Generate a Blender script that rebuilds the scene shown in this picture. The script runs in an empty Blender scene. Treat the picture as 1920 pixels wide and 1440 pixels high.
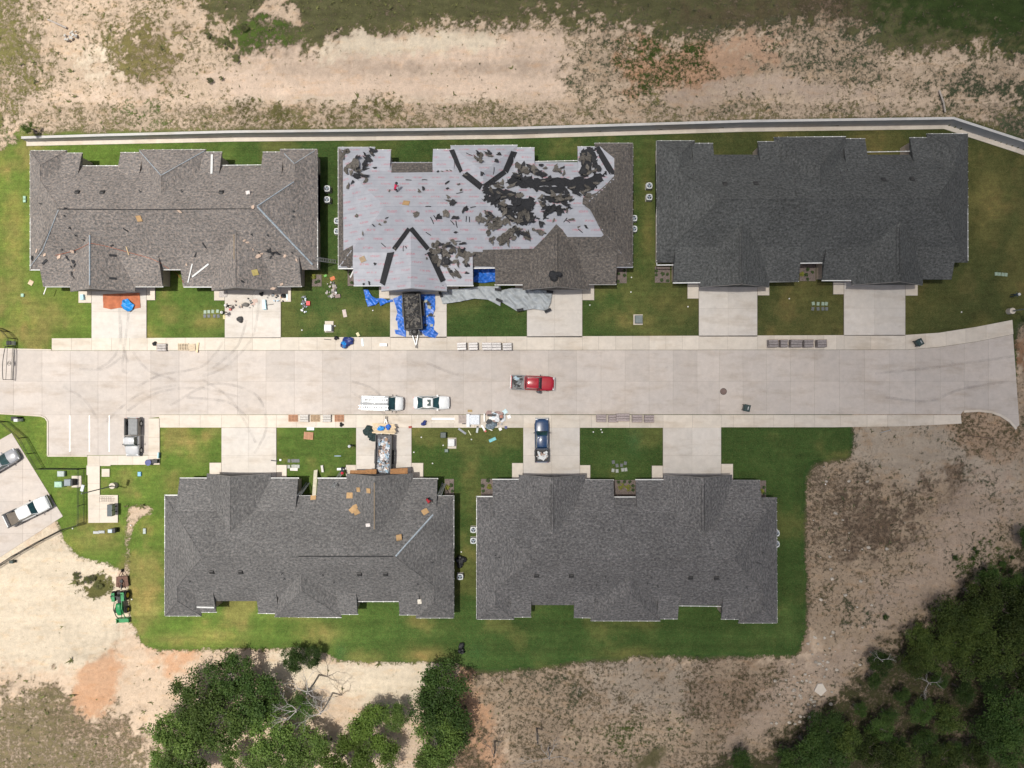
import bpy, bmesh, math, random
import numpy as np
from mathutils import Vector, Matrix
from mathutils.bvhtree import BVHTree

random.seed(7)
C = bpy.context.scene
COL = C.collection
R = math.radians

# ------------------------------------------------------------------ camera, sky, sun, exposure
H = 92.0                      # height of the drone
S = 0.0719                    # metres on the ground per photograph pixel below the drone
cam_d = bpy.data.cameras.new('camera')
cam = bpy.data.objects.new('camera', cam_d)
COL.objects.link(cam)
cam.location = (0, 0, H)
cam.rotation_euler = (0, 0, 0)
cam_d.sensor_width = 36.0
cam_d.lens = 36.0 * H / (1920 * S)
cam_d.clip_start = 1.0
cam_d.clip_end = 6000
C.camera = cam

SUN_AZ = math.atan2(0.05, -0.21)          # direction towards the sun, seen from above
SUN_EL = math.atan2(1.0, math.hypot(0.21, 0.05))
w = bpy.data.worlds.new('World')
C.world = w
w.use_nodes = True
nt = w.node_tree
nt.nodes.clear()
sky = nt.nodes.new('ShaderNodeTexSky')
sky.sky_type = 'NISHITA'
sky.sun_disc = False
sky.sun_elevation = SUN_EL
sky.sun_rotation = math.pi / 2 - SUN_AZ
sky.air_density = 1.0
sky.dust_density = 5.0
bg = nt.nodes.new('ShaderNodeBackground')
bg.inputs['Strength'].default_value = 0.095
wo = nt.nodes.new('ShaderNodeOutputWorld')
nt.links.new(sky.outputs[0], bg.inputs['Color'])
nt.links.new(bg.outputs[0], wo.inputs['Surface'])

sd = bpy.data.lights.new('sun', 'SUN')
sd.energy = 4.7
sd.angle = R(0.55)
sd.color = (1.0, 0.955, 0.88)
sun = bpy.data.objects.new('sun', sd)
COL.objects.link(sun)
sun.location = (-60, 20, 300)
dirv = Vector((math.cos(SUN_AZ) * math.cos(SUN_EL), math.sin(SUN_AZ) * math.cos(SUN_EL), math.sin(SUN_EL)))
sun.rotation_euler = dirv.to_track_quat('Z', 'Y').to_euler()

C.view_settings.view_transform = 'Standard'
C.view_settings.look = 'None'
C.view_settings.exposure = -0.15
C.view_settings.gamma = 1.0
C.view_settings.use_curve_mapping = False
C.cycles.max_bounces = 6
C.cycles.transparent_max_bounces = 8
C.cycles.volume_bounces = 2

# ------------------------------------------------------------------ helpers
def W(px, py, z=0.0):
    k = S * (H - z) / H
    return Vector(((px - 960) * k, (720 - py) * k, z))

def tag(o, label=None, cat=None, group=None, kind=None):
    if label: o['label'] = label
    if cat: o['category'] = cat
    if group: o['group'] = group
    if kind: o['kind'] = kind
    return o

def empty(name, loc=(0, 0, 0), rz=0.0, label=None, cat=None, group=None):
    o = bpy.data.objects.new(name, None)
    COL.objects.link(o)
    o.location = loc
    o.rotation_euler = (0, 0, rz)
    o.empty_display_size = 0.3
    return tag(o, label, cat, group)

def dup(root, loc=None, rz=None, label=None, group=None):
    def rec(o, parent):
        c = o.copy()
        COL.objects.link(c)
        c.parent = parent
        for ch in list(o.children):
            rec(ch, c)
        return c
    r = rec(root, None)
    if loc is not None: r.location = loc
    if rz is not None: r.rotation_euler = (0, 0, rz)
    if label: r['label'] = label
    if group: r['group'] = group
    return r

class MB:
    def __init__(s):
        s.v = []; s.f = []; s.m = []
    def add(s, vs, fs, mi=0):
        b = len(s.v)
        s.v += [tuple(p) for p in vs]
        s.f += [tuple(i + b for i in f) for f in fs]
        s.m += [mi] * len(fs)
        return s
    def box(s, x0, x1, y0, y1, z0, z1, mi=0, M=None):
        vs = [(x0, y0, z0), (x1, y0, z0), (x1, y1, z0), (x0, y1, z0), (x0, y0, z1), (x1, y0, z1), (x1, y1, z1), (x0, y1, z1)]
        if M is not None: vs = [M @ Vector(p) for p in vs]
        return s.add(vs, [(0, 3, 2, 1), (4, 5, 6, 7), (0, 1, 5, 4), (1, 2, 6, 5), (2, 3, 7, 6), (3, 0, 4, 7)], mi)
    def cbox(s, c, sz, rz=0, mi=0, M=None):
        T = Matrix.Translation(c) @ Matrix.Rotation(rz, 4, 'Z')
        if M is not None: T = M @ T
        return s.box(-sz[0] / 2, sz[0] / 2, -sz[1] / 2, sz[1] / 2, -sz[2] / 2, sz[2] / 2, mi, T)
    def frus(s, b, t, mi=0):
        """b,t = (x0,x1,y0,y1,z)"""
        vs = [(b[0], b[2], b[4]), (b[1], b[2], b[4]), (b[1], b[3], b[4]), (b[0], b[3], b[4]), (t[0], t[2], t[4]), (t[1], t[2], t[4]), (t[1], t[3], t[4]), (t[0], t[3], t[4])]
        return s.add(vs, [(0, 3, 2, 1), (4, 5, 6, 7), (0, 1, 5, 4), (1, 2, 6, 5), (2, 3, 7, 6), (3, 0, 4, 7)], mi)
    def prism(s, pts, z0, z1, mi=0):
        n = len(pts)
        a = sum(pts[i][0] * pts[(i + 1) % n][1] - pts[(i + 1) % n][0] * pts[i][1] for i in range(n))
        if a < 0: pts = pts[::-1]
        vs = [(p[0], p[1], z0) for p in pts] + [(p[0], p[1], z1) for p in pts]
        fs = [tuple(range(n - 1, -1, -1)), tuple(range(n, 2 * n))] + [(i, (i + 1) % n, n + (i + 1) % n, n + i) for i in range(n)]
        return s.add(vs, fs, mi)
    def cyl(s, c, r, h, n=16, mi=0, axis='z', r2=None):
        r2 = r if r2 is None else r2
        vs = []
        for k, (rr, zz) in enumerate(((r, -h / 2), (r2, h / 2))):
            for i in range(n):
                a = 2 * math.pi * i / n
                p = (rr * math.cos(a), rr * math.sin(a), zz)
                if axis == 'x': p = (p[2], p[0], p[1])
                if axis == 'y': p = (p[1], p[2], p[0])
                vs.append((c[0] + p[0], c[1] + p[1], c[2] + p[2]))
        fs = [tuple(range(n - 1, -1, -1)), tuple(range(n, 2 * n))] + [(i, (i + 1) % n, n + (i + 1) % n, n + i) for i in range(n)]
        return s.add(vs, fs, mi)
    def tube(s, pts, rad, n=6, mi=0, closed=False):
        pts = [Vector(p) for p in pts]
        m = len(pts)
        rads = rad if isinstance(rad, (list, tuple)) else [rad] * m
        base = len(s.v)
        for i, p in enumerate(pts):
            a = pts[(i - 1) % m] if (i > 0 or closed) else p
            b = pts[(i + 1) % m] if (i < m - 1 or closed) else p
            d = (b - a)
            if d.length < 1e-6: d = Vector((0, 0, 1))
            d.normalize()
            up = Vector((0, 0, 1)) if abs(d.z) < 0.95 else Vector((1, 0, 0))
            u = d.cross(up).normalized(); v = u.cross(d)
            for k in range(n):
                t = 2 * math.pi * k / n
                s.v.append(tuple(p + (u * math.cos(t) + v * math.sin(t)) * rads[i]))
        segs = m if closed else m - 1
        for i in range(segs):
            j = (i + 1) % m
            for k in range(n):
                k2 = (k + 1) % n
                s.f.append((base + i * n + k, base + i * n + k2, base + j * n + k2, base + j * n + k)); s.m.append(mi)
        if not closed:
            s.f.append(tuple(base + k for k in range(n))[::-1]); s.m.append(mi)
            s.f.append(tuple(base + (m - 1) * n + k for k in range(n))); s.m.append(mi)
        return s
    def sphere(s, c, r, nu=10, nv=6, mi=0, jit=0, rnd=None):
        sx, sy, sz = r if isinstance(r, (tuple, list)) else (r, r, r)
        vs = [(c[0], c[1], c[2] - sz)]
        for j in range(1, nv):
            ph = -math.pi / 2 + math.pi * j / nv
            for i in range(nu):
                th = 2 * math.pi * i / nu
                q = 1 + (rnd.uniform(-jit, jit) if jit else 0)
                vs.append((c[0] + sx * q * math.cos(ph) * math.cos(th), c[1] + sy * q * math.cos(ph) * math.sin(th), c[2] + sz * q * math.sin(ph)))
        vs.append((c[0], c[1], c[2] + sz))
        fs = []
        for i in range(nu):
            fs.append((0, 1 + (i + 1) % nu, 1 + i))
            fs.append((len(vs) - 1, 1 + (nv - 2) * nu + i, 1 + (nv - 2) * nu + (i + 1) % nu))
            for j in range(nv - 2):
                a = 1 + j * nu
                fs.append((a + i, a + (i + 1) % nu, a + nu + (i + 1) % nu, a + nu + i))
        return s.add(vs, fs, mi)
    def mesh(s, name, mats, smooth=False):
        me = bpy.data.meshes.new(name)
        me.from_pydata(s.v, [], s.f)
        mats = mats if isinstance(mats, (list, tuple)) else [mats]
        for m in mats: me.materials.append(m)
        if len(mats) > 1: me.polygons.foreach_set('material_index', s.m)
        if smooth: me.polygons.foreach_set('use_smooth', [True] * len(me.polygons))
        me.update()
        return me
    def build(s, name, mats, parent=None, smooth=False, loc=None, rz=None):
        return link(name, s.mesh(name, mats, smooth), parent, loc, rz)

def link(name, me, parent=None, loc=None, rz=None):
    o = bpy.data.objects.new(name, me)
    COL.objects.link(o)
    if parent is not None: o.parent = parent
    if loc is not None: o.location = loc
    if rz is not None: o.rotation_euler = (0, 0, rz)
    return o

def clip(poly, x0, x1, y0, y1):
    for ax, lim, sg in ((0, x0, 1), (0, x1, -1), (1, y0, 1), (1, y1, -1)):
        out = []
        n = len(poly)
        for i in range(n):
            a, b = poly[i], poly[(i + 1) % n]
            da, db = sg * (a[ax] - lim), sg * (b[ax] - lim)
            if da >= 0: out.append(a)
            if (da > 0 and db < 0) or (da < 0 and db > 0):
                t = da / (da - db)
                out.append((a[0] + (b[0] - a[0]) * t, a[1] + (b[1] - a[1]) * t))
        poly = out
        if len(poly) < 3: return []
    return poly

def area(p):
    return abs(sum(p[i][0] * p[(i + 1) % len(p)][1] - p[(i + 1) % len(p)][0] * p[i][1] for i in range(len(p)))) / 2

# ------------------------------------------------------------------ materials
_mats = {}
def newmat(name):
    m = bpy.data.materials.new(name)
    m.use_nodes = True
    t = m.node_tree
    return m, t, t.nodes['Principled BSDF']

def nd(t, typ, **kw):
    n = t.nodes.new(typ)
    for k, v in kw.items():
        if k in ('operation', 'blend_type', 'data_type', 'attribute_name', 'noise_dimensions', 'feature', 'wave_type', 'bands_direction', 'interpolation_type', 'distance', 'offset', 'offset_frequency'): setattr(n, k, v)
    return n

def mth(t, op, a, b=None, clampv=False):
    n = t.nodes.new('ShaderNodeMath'); n.operation = op; n.use_clamp = clampv
    for i, q in enumerate((a, b)):
        if q is None: continue
        if isinstance(q, (int, float)): n.inputs[i].default_value = q
        else: t.links.new(q, n.inputs[i])
    return n.outputs[0]

def mixc(t, fac, a, b, blend='MIX'):
    n = t.nodes.new('ShaderNodeMix'); n.data_type = 'RGBA'; n.blend_type = blend
    for i, q in ((0, fac), (6, a), (7, b)):
        if isinstance(q, (int, float)): n.inputs[i].default_value = q
        elif isinstance(q, tuple): n.inputs[i].default_value = (q[0], q[1], q[2], 1)
        else: t.links.new(q, n.inputs[i])
    return n.outputs[2]

def noise(t, vec, scale, detail=4, rough=0.55):
    n = t.nodes.new('ShaderNodeTexNoise')
    n.inputs['Scale'].default_value = scale
    n.inputs['Detail'].default_value = detail
    n.inputs['Roughness'].default_value = rough
    if vec is not None: t.links.new(vec, n.inputs['Vector'])
    return n.outputs['Fac']

def maprange(t, v, a, b, c, d):
    n = t.nodes.new('ShaderNodeMapRange')
    t.links.new(v, n.inputs[0])
    for i, q in enumerate((a, b, c, d)): n.inputs[i + 1].default_value = q
    return n.outputs[0]

def worldpos(t):
    return t.nodes.new('ShaderNodeNewGeometry').outputs['Position']

def scaled(t, vec, sc):
    n = t.nodes.new('ShaderNodeMapping'); n.inputs['Scale'].default_value = sc
    t.links.new(vec, n.inputs['Vector']); return n.outputs[0]

def bump(t, b, h, strength, dist=0.05):
    n = t.nodes.new('ShaderNodeBump'); n.inputs['Strength'].default_value = strength; n.inputs['Distance'].default_value = dist
    t.links.new(h, n.inputs['Height']); t.links.new(n.outputs[0], b.inputs['Normal'])

def mat(name, col, rough=0.7, var=0.12, sc=3.0, metal=0.0, coat=0.0, rnd=0.0, bmp=0.0, spec=None):
    key = (name, col, rough, var, sc, metal, coat, rnd, bmp)
    if key in _mats: return _mats[key]
    m, t, b = newmat(name)
    pos = worldpos(t)
    n = noise(t, pos, sc, 5)
    k = maprange(t, n, 0.25, 0.75, 1 - var * 1.6, 1 + var * 1.6)
    if rnd:
        oi = t.nodes.new('ShaderNodeObjectInfo')
        k = mth(t, 'MULTIPLY', k, maprange(t, oi.outputs['Random'], 0, 1, 1 - rnd, 1 + rnd))
    v = t.nodes.new('ShaderNodeVectorMath'); v.operation = 'SCALE'
    v.inputs[0].default_value = col
    t.links.new(k, v.inputs['Scale'])
    t.links.new(v.outputs[0], b.inputs['Base Color'])
    b.inputs['Roughness'].default_value = rough
    b.inputs['Metallic'].default_value = metal
    if coat:
        b.inputs['Coat Weight'].default_value = coat
        b.inputs['Coat Roughness'].default_value = 0.06
    if spec is not None: b.inputs['Specular IOR Level'].default_value = spec
    if bmp: bump(t, b, noise(t, pos, sc * 3, 5), bmp, 0.03)
    _mats[key] = m
    return m

def ground_mat(name, lawn=False):
    m, t, b = newmat(name)
    ca = nd(t, 'ShaderNodeAttribute', attribute_name='Col')
    va = nd(t, 'ShaderNodeAttribute', attribute_name='Veg')
    pos = worldpos(t)
    fine = noise(t, pos, 9.0, 4, 0.7)
    mid = noise(t, pos, 1.6, 6, 0.72)
    if lawn:
        k = mth(t, 'MULTIPLY', maprange(t, fine, 0.2, 0.8, 0.5, 1.5), maprange(t, mid, 0.25, 0.75, 0.68, 1.32))
        stre = noise(t, scaled(t, pos, (0.12, 1.6, 1)), 1.0, 5, 0.7)
        k = mth(t, 'MULTIPLY', k, maprange(t, stre, 0.3, 0.7, 0.84, 1.16))
        col = mixc(t, 1.0, ca.outputs['Color'], k, 'MULTIPLY')
        blade = noise(t, scaled(t, pos, (1, 3.0, 1)), 5.0, 3, 0.6)
        dry = mth(t, 'MULTIPLY', maprange(t, blade, 0.5, 0.72, 0, 0.45), 1.0)
        col = mixc(t, dry, col, va.outputs['Color'])
        t.links.new(col, b.inputs['Base Color'])
        bump(t, b, mth(t, 'ADD', mth(t, 'MULTIPLY', fine, 0.6), mid), 0.5, 0.12)
    else:
        tn = noise(t, pos, 2.1, 7, 0.78)
        big = noise(t, pos, 0.35, 5, 0.65)
        thr = mth(t, 'ADD', 0.5, mth(t, 'MULTIPLY', mth(t, 'SUBTRACT', 0.5, va.outputs['Alpha']), 0.42))
        s = mth(t, 'ADD', tn, mth(t, 'MULTIPLY', mth(t, 'SUBTRACT', big, 0.5), 0.25))
        mask = mth(t, 'ADD', mth(t, 'DIVIDE', mth(t, 'SUBTRACT', s, thr), 0.12), 0.5, True)
        dirt = mixc(t, 1.0, ca.outputs['Color'], mth(t, 'MULTIPLY', maprange(t, fine, 0.2, 0.8, 0.8, 1.2), maprange(t, mid, 0.25, 0.75, 0.82, 1.16)), 'MULTIPLY')
        warm = noise(t, scaled(t, pos, (0.5, 1.2, 1)), 0.9, 5, 0.6)
        dirt = mixc(t, maprange(t, warm, 0.52, 0.75, 0, 0.5), dirt, mixc(t, 1.0, dirt, (1.0, 0.82, 0.62), 'MULTIPLY'))
        peb = t.nodes.new('ShaderNodeTexVoronoi'); peb.inputs['Scale'].default_value = 2.2
        t.links.new(pos, peb.inputs['Vector'])
        pm = mth(t, 'MULTIPLY', maprange(t, peb.outputs['Distance'], 0.05, 0.11, 0.35, 0), maprange(t, big, 0.45, 0.6, 0, 1))
        dirt = mixc(t, pm, dirt, (0.1, 0.085, 0.05))
        veg = mixc(t, 1.0, va.outputs['Color'], mth(t, 'MULTIPLY', maprange(t, fine, 0.2, 0.8, 0.55, 1.45), maprange(t, warm, 0.3, 0.7, 0.75, 1.3)), 'MULTIPLY')
        t.links.new(mixc(t, mask, dirt, veg), b.inputs['Base Color'])
        bump(t, b, mth(t, 'ADD', mth(t, 'MULTIPLY', mask, 0.6), mth(t, 'ADD', mid, mth(t, 'MULTIPLY', fine, 0.4))), 0.7, 0.2)
    b.inputs['Roughness'].default_value = 0.95
    b.inputs['Specular IOR Level'].default_value = 0.15
    return m

def concrete_mat(name, col, rnd=0.06, stain=(0.62, 0.53, 0.42)):
    m, t, b = newmat(name)
    pos = worldpos(t)
    oi = t.nodes.new('ShaderNodeObjectInfo')
    big = noise(t, pos, 0.16, 5, 0.6)
    mid = noise(t, pos, 1.1, 6, 0.7)
    fine = noise(t, pos, 10, 3, 0.6)
    k = mth(t, 'MULTIPLY', maprange(t, mid, 0.25, 0.75, 0.9, 1.1), maprange(t, fine, 0.2, 0.8, 0.95, 1.05))
    k = mth(t, 'MULTIPLY', k, maprange(t, oi.outputs['Random'], 0, 1, 1 - rnd, 1 + rnd))
    c = mixc(t, 1.0, col, k, 'MULTIPLY')
    st = noise(t, scaled(t, pos, (0.35, 1.3, 1)), 0.5, 6, 0.65)
    c = mixc(t, maprange(t, st, 0.5, 0.78, 0, 0.55), c, mixc(t, 1.0, c, stain, 'MULTIPLY'))
    gr = noise(t, pos, 0.6, 7, 0.75)
    c = mixc(t, maprange(t, gr, 0.6, 0.8, 0, 0.55), c, mixc(t, 1.0, c, (0.55, 0.55, 0.57), 'MULTIPLY'))
    c = mixc(t, maprange(t, big, 0.35, 0.65, 0, 0.6), c, mixc(t, 1.0, c, (0.9, 0.93, 0.97), 'MULTIPLY'))
    t.links.new(c, b.inputs['Base Color'])
    b.inputs['Roughness'].default_value = 0.9
    b.inputs['Specular IOR Level'].default_value = 0.25
    bump(t, b, mid, 0.12, 0.02)
    return m

def shingle_mat(name, col, contrast=1.0, warm=0.0, patch=0.0):
    """laminated shingles: courses run level along the slope whichever way it faces"""
    m, t, b = newmat(name)
    g = t.nodes.new('ShaderNodeNewGeometry')
    sp = t.nodes.new('ShaderNodeSeparateXYZ'); t.links.new(g.outputs['Position'], sp.inputs[0])
    sn = t.nodes.new('ShaderNodeSeparateXYZ'); t.links.new(g.outputs['True Normal'], sn.inputs[0])
    ew = mth(t, 'GREATER_THAN', mth(t, 'ABSOLUTE', sn.outputs[0]), mth(t, 'ABSOLUTE', sn.outputs[1]))
    def sel(a, bb):
        n = t.nodes.new('ShaderNodeMix'); n.data_type = 'FLOAT'
        t.links.new(ew, n.inputs[0]); t.links.new(a, n.inputs[2]); t.links.new(bb, n.inputs[3]); return n.outputs[0]
    u = sel(sp.outputs[0], sp.outputs[1]); v = sel(sp.outputs[1], sp.outputs[0])
    cb = t.nodes.new('ShaderNodeCombineXYZ'); t.links.new(u, cb.inputs[0]); t.links.new(mth(t, 'MULTIPLY', v, 1.2), cb.inputs[1])
    uv = cb.outputs[0]
    br = t.nodes.new('ShaderNodeTexBrick')
    br.offset = 0.37; br.offset_frequency = 2
    t.links.new(uv, br.inputs['Vector'])
    br.inputs['Color1'].default_value = (0.62, 0.62, 0.62, 1); br.inputs['Color2'].default_value = (1.38, 1.38, 1.38, 1)
    br.inputs['Mortar'].default_value = (0.45, 0.45, 0.45, 1)
    br.inputs['Scale'].default_value = 1.0
    br.inputs['Brick Width'].default_value = 0.34; br.inputs['Row Height'].default_value = 0.16
    br.inputs['Mortar Size'].default_value = 0.012; br.inputs['Mortar Smooth'].default_value = 0.3
    mot = noise(t, scaled(t, uv, (1.0, 1.0, 1)), 3.2, 3, 0.75)
    grain = noise(t, uv, 14, 2, 0.7)
    big = noise(t, uv, 0.25, 4, 0.55)
    k = maprange(t, mot, 0.3, 0.7, 1 - 0.55 * contrast, 1 + 0.58 * contrast)
    k = mth(t, 'MULTIPLY', k, maprange(t, grain, 0.2, 0.8, 0.85, 1.15))
    k = mth(t, 'MULTIPLY', k, maprange(t, big, 0.3, 0.7, 0.88, 1.12))
    c = mixc(t, 1.0, col, k, 'MULTIPLY')
    c = mixc(t, 0.55 * contrast, c, mixc(t, 1.0, c, br.outputs['Color'], 'MULTIPLY'))
    if warm: c = mixc(t, maprange(t, mot, 0.45, 0.6, 0, warm), c, mixc(t, 1.0, c, (1.25, 1.02, 0.85), 'MULTIPLY'))
    t.links.new(c, b.inputs['Base Color'])
    b.inputs['Roughness'].default_value = 0.9
    b.inputs['Specular IOR Level'].default_value = 0.3
    bump(t, b, br.outputs['Fac'], -0.4, 0.02)
    return m

def membrane_mat():
    m, t, b = newmat('grey_underlayment')
    g = worldpos(t)
    sp = t.nodes.new('ShaderNodeSeparateXYZ'); t.links.new(g, sp.inputs[0])
    row = mth(t, 'FRACT', mth(t, 'MULTIPLY', sp.outputs[1], 1.0))
    rowm = mth(t, 'MULTIPLY', maprange(t, row, 0.36, 0.46, 0, 1), maprange(t, row, 0.6, 0.7, 1, 0))
    colm = mth(t, 'FRACT', mth(t, 'ADD', mth(t, 'MULTIPLY', sp.outputs[0], 0.42), mth(t, 'MULTIPLY', mth(t, 'FLOOR', sp.outputs[1]), 0.37)))
    dash = mth(t, 'MULTIPLY', maprange(t, colm, 0.2, 0.28, 0, 1), maprange(t, colm, 0.72, 0.8, 1, 0))
    letters = maprange(t, noise(t, g, 7, 2, 0.6), 0.42, 0.58, 0, 1)
    prt = mth(t, 'MULTIPLY', mth(t, 'MULTIPLY', rowm, dash), letters)
    seam = maprange(t, mth(t, 'ABSOLUTE', mth(t, 'SUBTRACT', row, 0.04)), 0.0, 0.05, 0.45, 0)
    n = noise(t, g, 0.8, 6, 0.7)
    c = mixc(t, maprange(t, n, 0.3, 0.75, 0, 1), (0.41, 0.425, 0.465), (0.31, 0.325, 0.365))
    c = mixc(t, mth(t, 'MULTIPLY', prt, 0.75), c, (0.44, 0.17, 0.2))
    c = mixc(t, seam, c, (0.2, 0.21, 0.25))
    t.links.new(c, b.inputs['Base Color'])
    b.inputs['Roughness'].default_value = 0.6
    bump(t, b, noise(t, g, 2.5, 4), 0.25, 0.05)
    return m

M = {}
M['ground'] = ground_mat('bare_earth_with_weeds')
M['lawn'] = ground_mat('mown_grass', True)
M['road'] = concrete_mat('road_concrete', (0.50, 0.45, 0.405))
M['walk'] = concrete_mat('pale_concrete', (0.60, 0.54, 0.46), 0.07)
M['drive'] = concrete_mat('driveway_concrete', (0.57, 0.53, 0.48), 0.05)
M['joint'] = mat('joint_filler', (0.30, 0.265, 0.23), 0.95)
M['paint'] = mat('white_road_paint', (0.82, 0.81, 0.78), 0.6, 0.1, 2)
M['shinA'] = shingle_mat('weathered_brown_shingle', (0.180, 0.171, 0.165), 1.0, 0.5)
M['shinB'] = shingle_mat('dark_brown_grey_shingle', (0.112, 0.105, 0.098), 1.0, 0.4)
M['shinC'] = shingle_mat('charcoal_shingle', (0.080, 0.084, 0.083), 1.0)
M['shinD'] = shingle_mat('mid_grey_shingle', (0.125, 0.125, 0.125), 0.9, 0.2)
M['shinE'] = shingle_mat('slate_grey_shingle', (0.128, 0.128, 0.130), 1.0, 0.2)
M['membrane'] = membrane_mat()
M['brick'] = mat('tan_brick', (0.46, 0.38, 0.31), 0.9, 0.15, 8)
M['trim'] = mat('white_trim', (0.78, 0.78, 0.76), 0.5, 0.05)
M['gutter'] = mat('white_metal_gutter', (0.62, 0.63, 0.62), 0.5, 0.12, 6)
M['garage'] = mat('cream_garage_door', (0.55, 0.52, 0.47), 0.6, 0.05)
M['glass'] = mat('dark_glass', (0.02, 0.035, 0.04), 0.08, 0.1, 1, 0, 0.5)
M['cglass'] = mat('tinted_car_glass', (0.015, 0.05, 0.055), 0.05, 0.3, 2, 0, 0.6)
M['black'] = mat('black_plastic', (0.015, 0.016, 0.018), 0.55, 0.2)
M['rubber'] = mat('rubber', (0.02, 0.02, 0.02), 0.85, 0.1)
M['chrome'] = mat('chrome', (0.17, 0.175, 0.18), 0.35, 0.05, 3, 0.8)
M['steel'] = mat('galvanised_steel', (0.45, 0.47, 0.48), 0.45, 0.12, 4, 0.6)
M['alu'] = mat('aluminium', (0.45, 0.46, 0.47), 0.4, 0.08, 4, 0.5)
M['wallc'] = concrete_mat('retaining_wall_concrete', (0.5, 0.49, 0.47), 0.0)
M['wallface'] = concrete_mat('weathered_wall_face', (0.5, 0.5, 0.5), 0.0, (0.9, 0.6, 0.4))
M['iron'] = mat('black_iron', (0.03, 0.032, 0.03), 0.5, 0.1)

# ------------------------------------------------------------------ cloud high above, drifting over the right of the site
def make_cloud():
    rnd = random.Random(3)
    nr, na = 26, 56
    mb = MB()
    cx, cy, cz = 85.0, 50.0, 360.0
    rx, ry = 225.0, 240.0
    top = []; bot = []
    def prof(d, a):
        q = max(0.0, 1 - d * d)
        lum = 1 + 0.22 * math.sin(5 * a + 3 * d) * d + 0.16 * math.sin(9 * a - 7 * d) + 0.10 * math.sin(23 * d + 4 * a)
        return (q ** 1.0) * lum
    for sgn, lst in ((1, top), (-1, bot)):
        lst.append(len(mb.v)); mb.v.append((cx, cy, cz + sgn * 40 * prof(0, 0)))
        for i in range(1, nr + 1):
            d = i / nr
            for j in range(na):
                a = 2 * math.pi * j / na
                e = 1 + 0.10 * math.sin(3 * a + 1.0) + 0.05 * math.sin(7 * a)
                mb.v.append((cx + rx * e * d * math.cos(a), cy + ry * e * d * math.sin(a), cz + sgn * ((44 if sgn > 0 else 28) * prof(d, a) + 0.2)))
    n1 = 1 + nr * na
    for base, flip in ((0, False), (n1, True)):
        for j in range(na):
            f = (base, base + 1 + j, base + 1 + (j + 1) % na)
            mb.f.append(f[::-1] if flip else f); mb.m.append(0)
            for i in range(nr - 1):
                a = base + 1 + i * na
                f = (a + j, a + na + j, a + na + (j + 1) % na, a + (j + 1) % na)
                mb.f.append(f[::-1] if flip else f); mb.m.append(0)
    for j in range(na):
        a = 1 + (nr - 1) * na
        mb.f.append((a + j, n1 + a + j, n1 + a + (j + 1) % na, a + (j + 1) % na)); mb.m.append(0)
    m = bpy.data.materials.new('cloud_vapour'); m.use_nodes = True
    t = m.node_tree; t.nodes.clear()
    o = t.nodes.new('ShaderNodeOutputMaterial')
    v = t.nodes.new('ShaderNodeVolumePrincipled')
    v.inputs['Color'].default_value = (1, 1, 1, 1)
    v.inputs['Density'].default_value = 0.022
    v.inputs['Anisotropy'].default_value = 0.0
    t.links.new(v.outputs[0], o.inputs['Volume'])
    c = mb.build('cloud', m, smooth=True)
    tag(c, kind='structure')
make_cloud()

# ------------------------------------------------------------------ terrain
_tab = np.random.RandomState(5).rand(256, 256)
def vnoise(x, y, sc, sd=0):
    x = x * sc + 37.7 * sd; y = y * sc + 91.3 * sd
    xi = np.floor(x).astype(int); yi = np.floor(y).astype(int)
    fx = x - xi; fy = y - yi
    fx = fx * fx * (3 - 2 * fx); fy = fy * fy * (3 - 2 * fy)
    a = _tab[xi % 256, yi % 256]; b = _tab[(xi + 1) % 256, yi % 256]
    c = _tab[xi % 256, (yi + 1) % 256]; d = _tab[(xi + 1) % 256, (yi + 1) % 256]
    return (a * (1 - fx) + b * fx) * (1 - fy) + (c * (1 - fx) + d * fx) * fy
def fbm(x, y, sc, sd=0, oc=5, g=0.55):
    s = 0; a = 1; t = 0
    for i in range(oc):
        s = s + a * vnoise(x, y, sc * 2 ** i, sd + i); t += a; a *= g
    return s / t
def inpoly(px, py, poly):
    r = np.zeros(px.shape, bool)
    n = len(poly)
    for i in range(n):
        x1, y1 = poly[i]; x2, y2 = poly[(i + 1) % n]
        if y1 == y2: continue
        c = ((y1 > py) != (y2 > py)) & (px < (x2 - x1) * (py - y1) / (y2 - y1) + x1)
        r ^= c
    return r
def sstep(a, b, x):
    t = np.clip((x - a) / (b - a), 0, 1)
    return t * t * (3 - 2 * t)

CELL = 0.25
def axis(lo, hi, far):
    core = list(np.arange(lo, hi + 1e-6, CELL))
    st = CELL; v = hi; out = []
    while v < far:
        st *= 1.35; v += st; out.append(v)
    st = CELL; v = lo; pre = []
    while v > -far:
        st *= 1.35; v -= st; pre.append(v)
    return np.array(pre[::-1] + core + out)
gx = axis(-74, 74, 2600); gy = axis(-56, 58, 2600)
GX, GY = np.meshgrid(gx, gy, indexing='ij')
PX = 960 + GX / S; PY = 720 - GY / S

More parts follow.
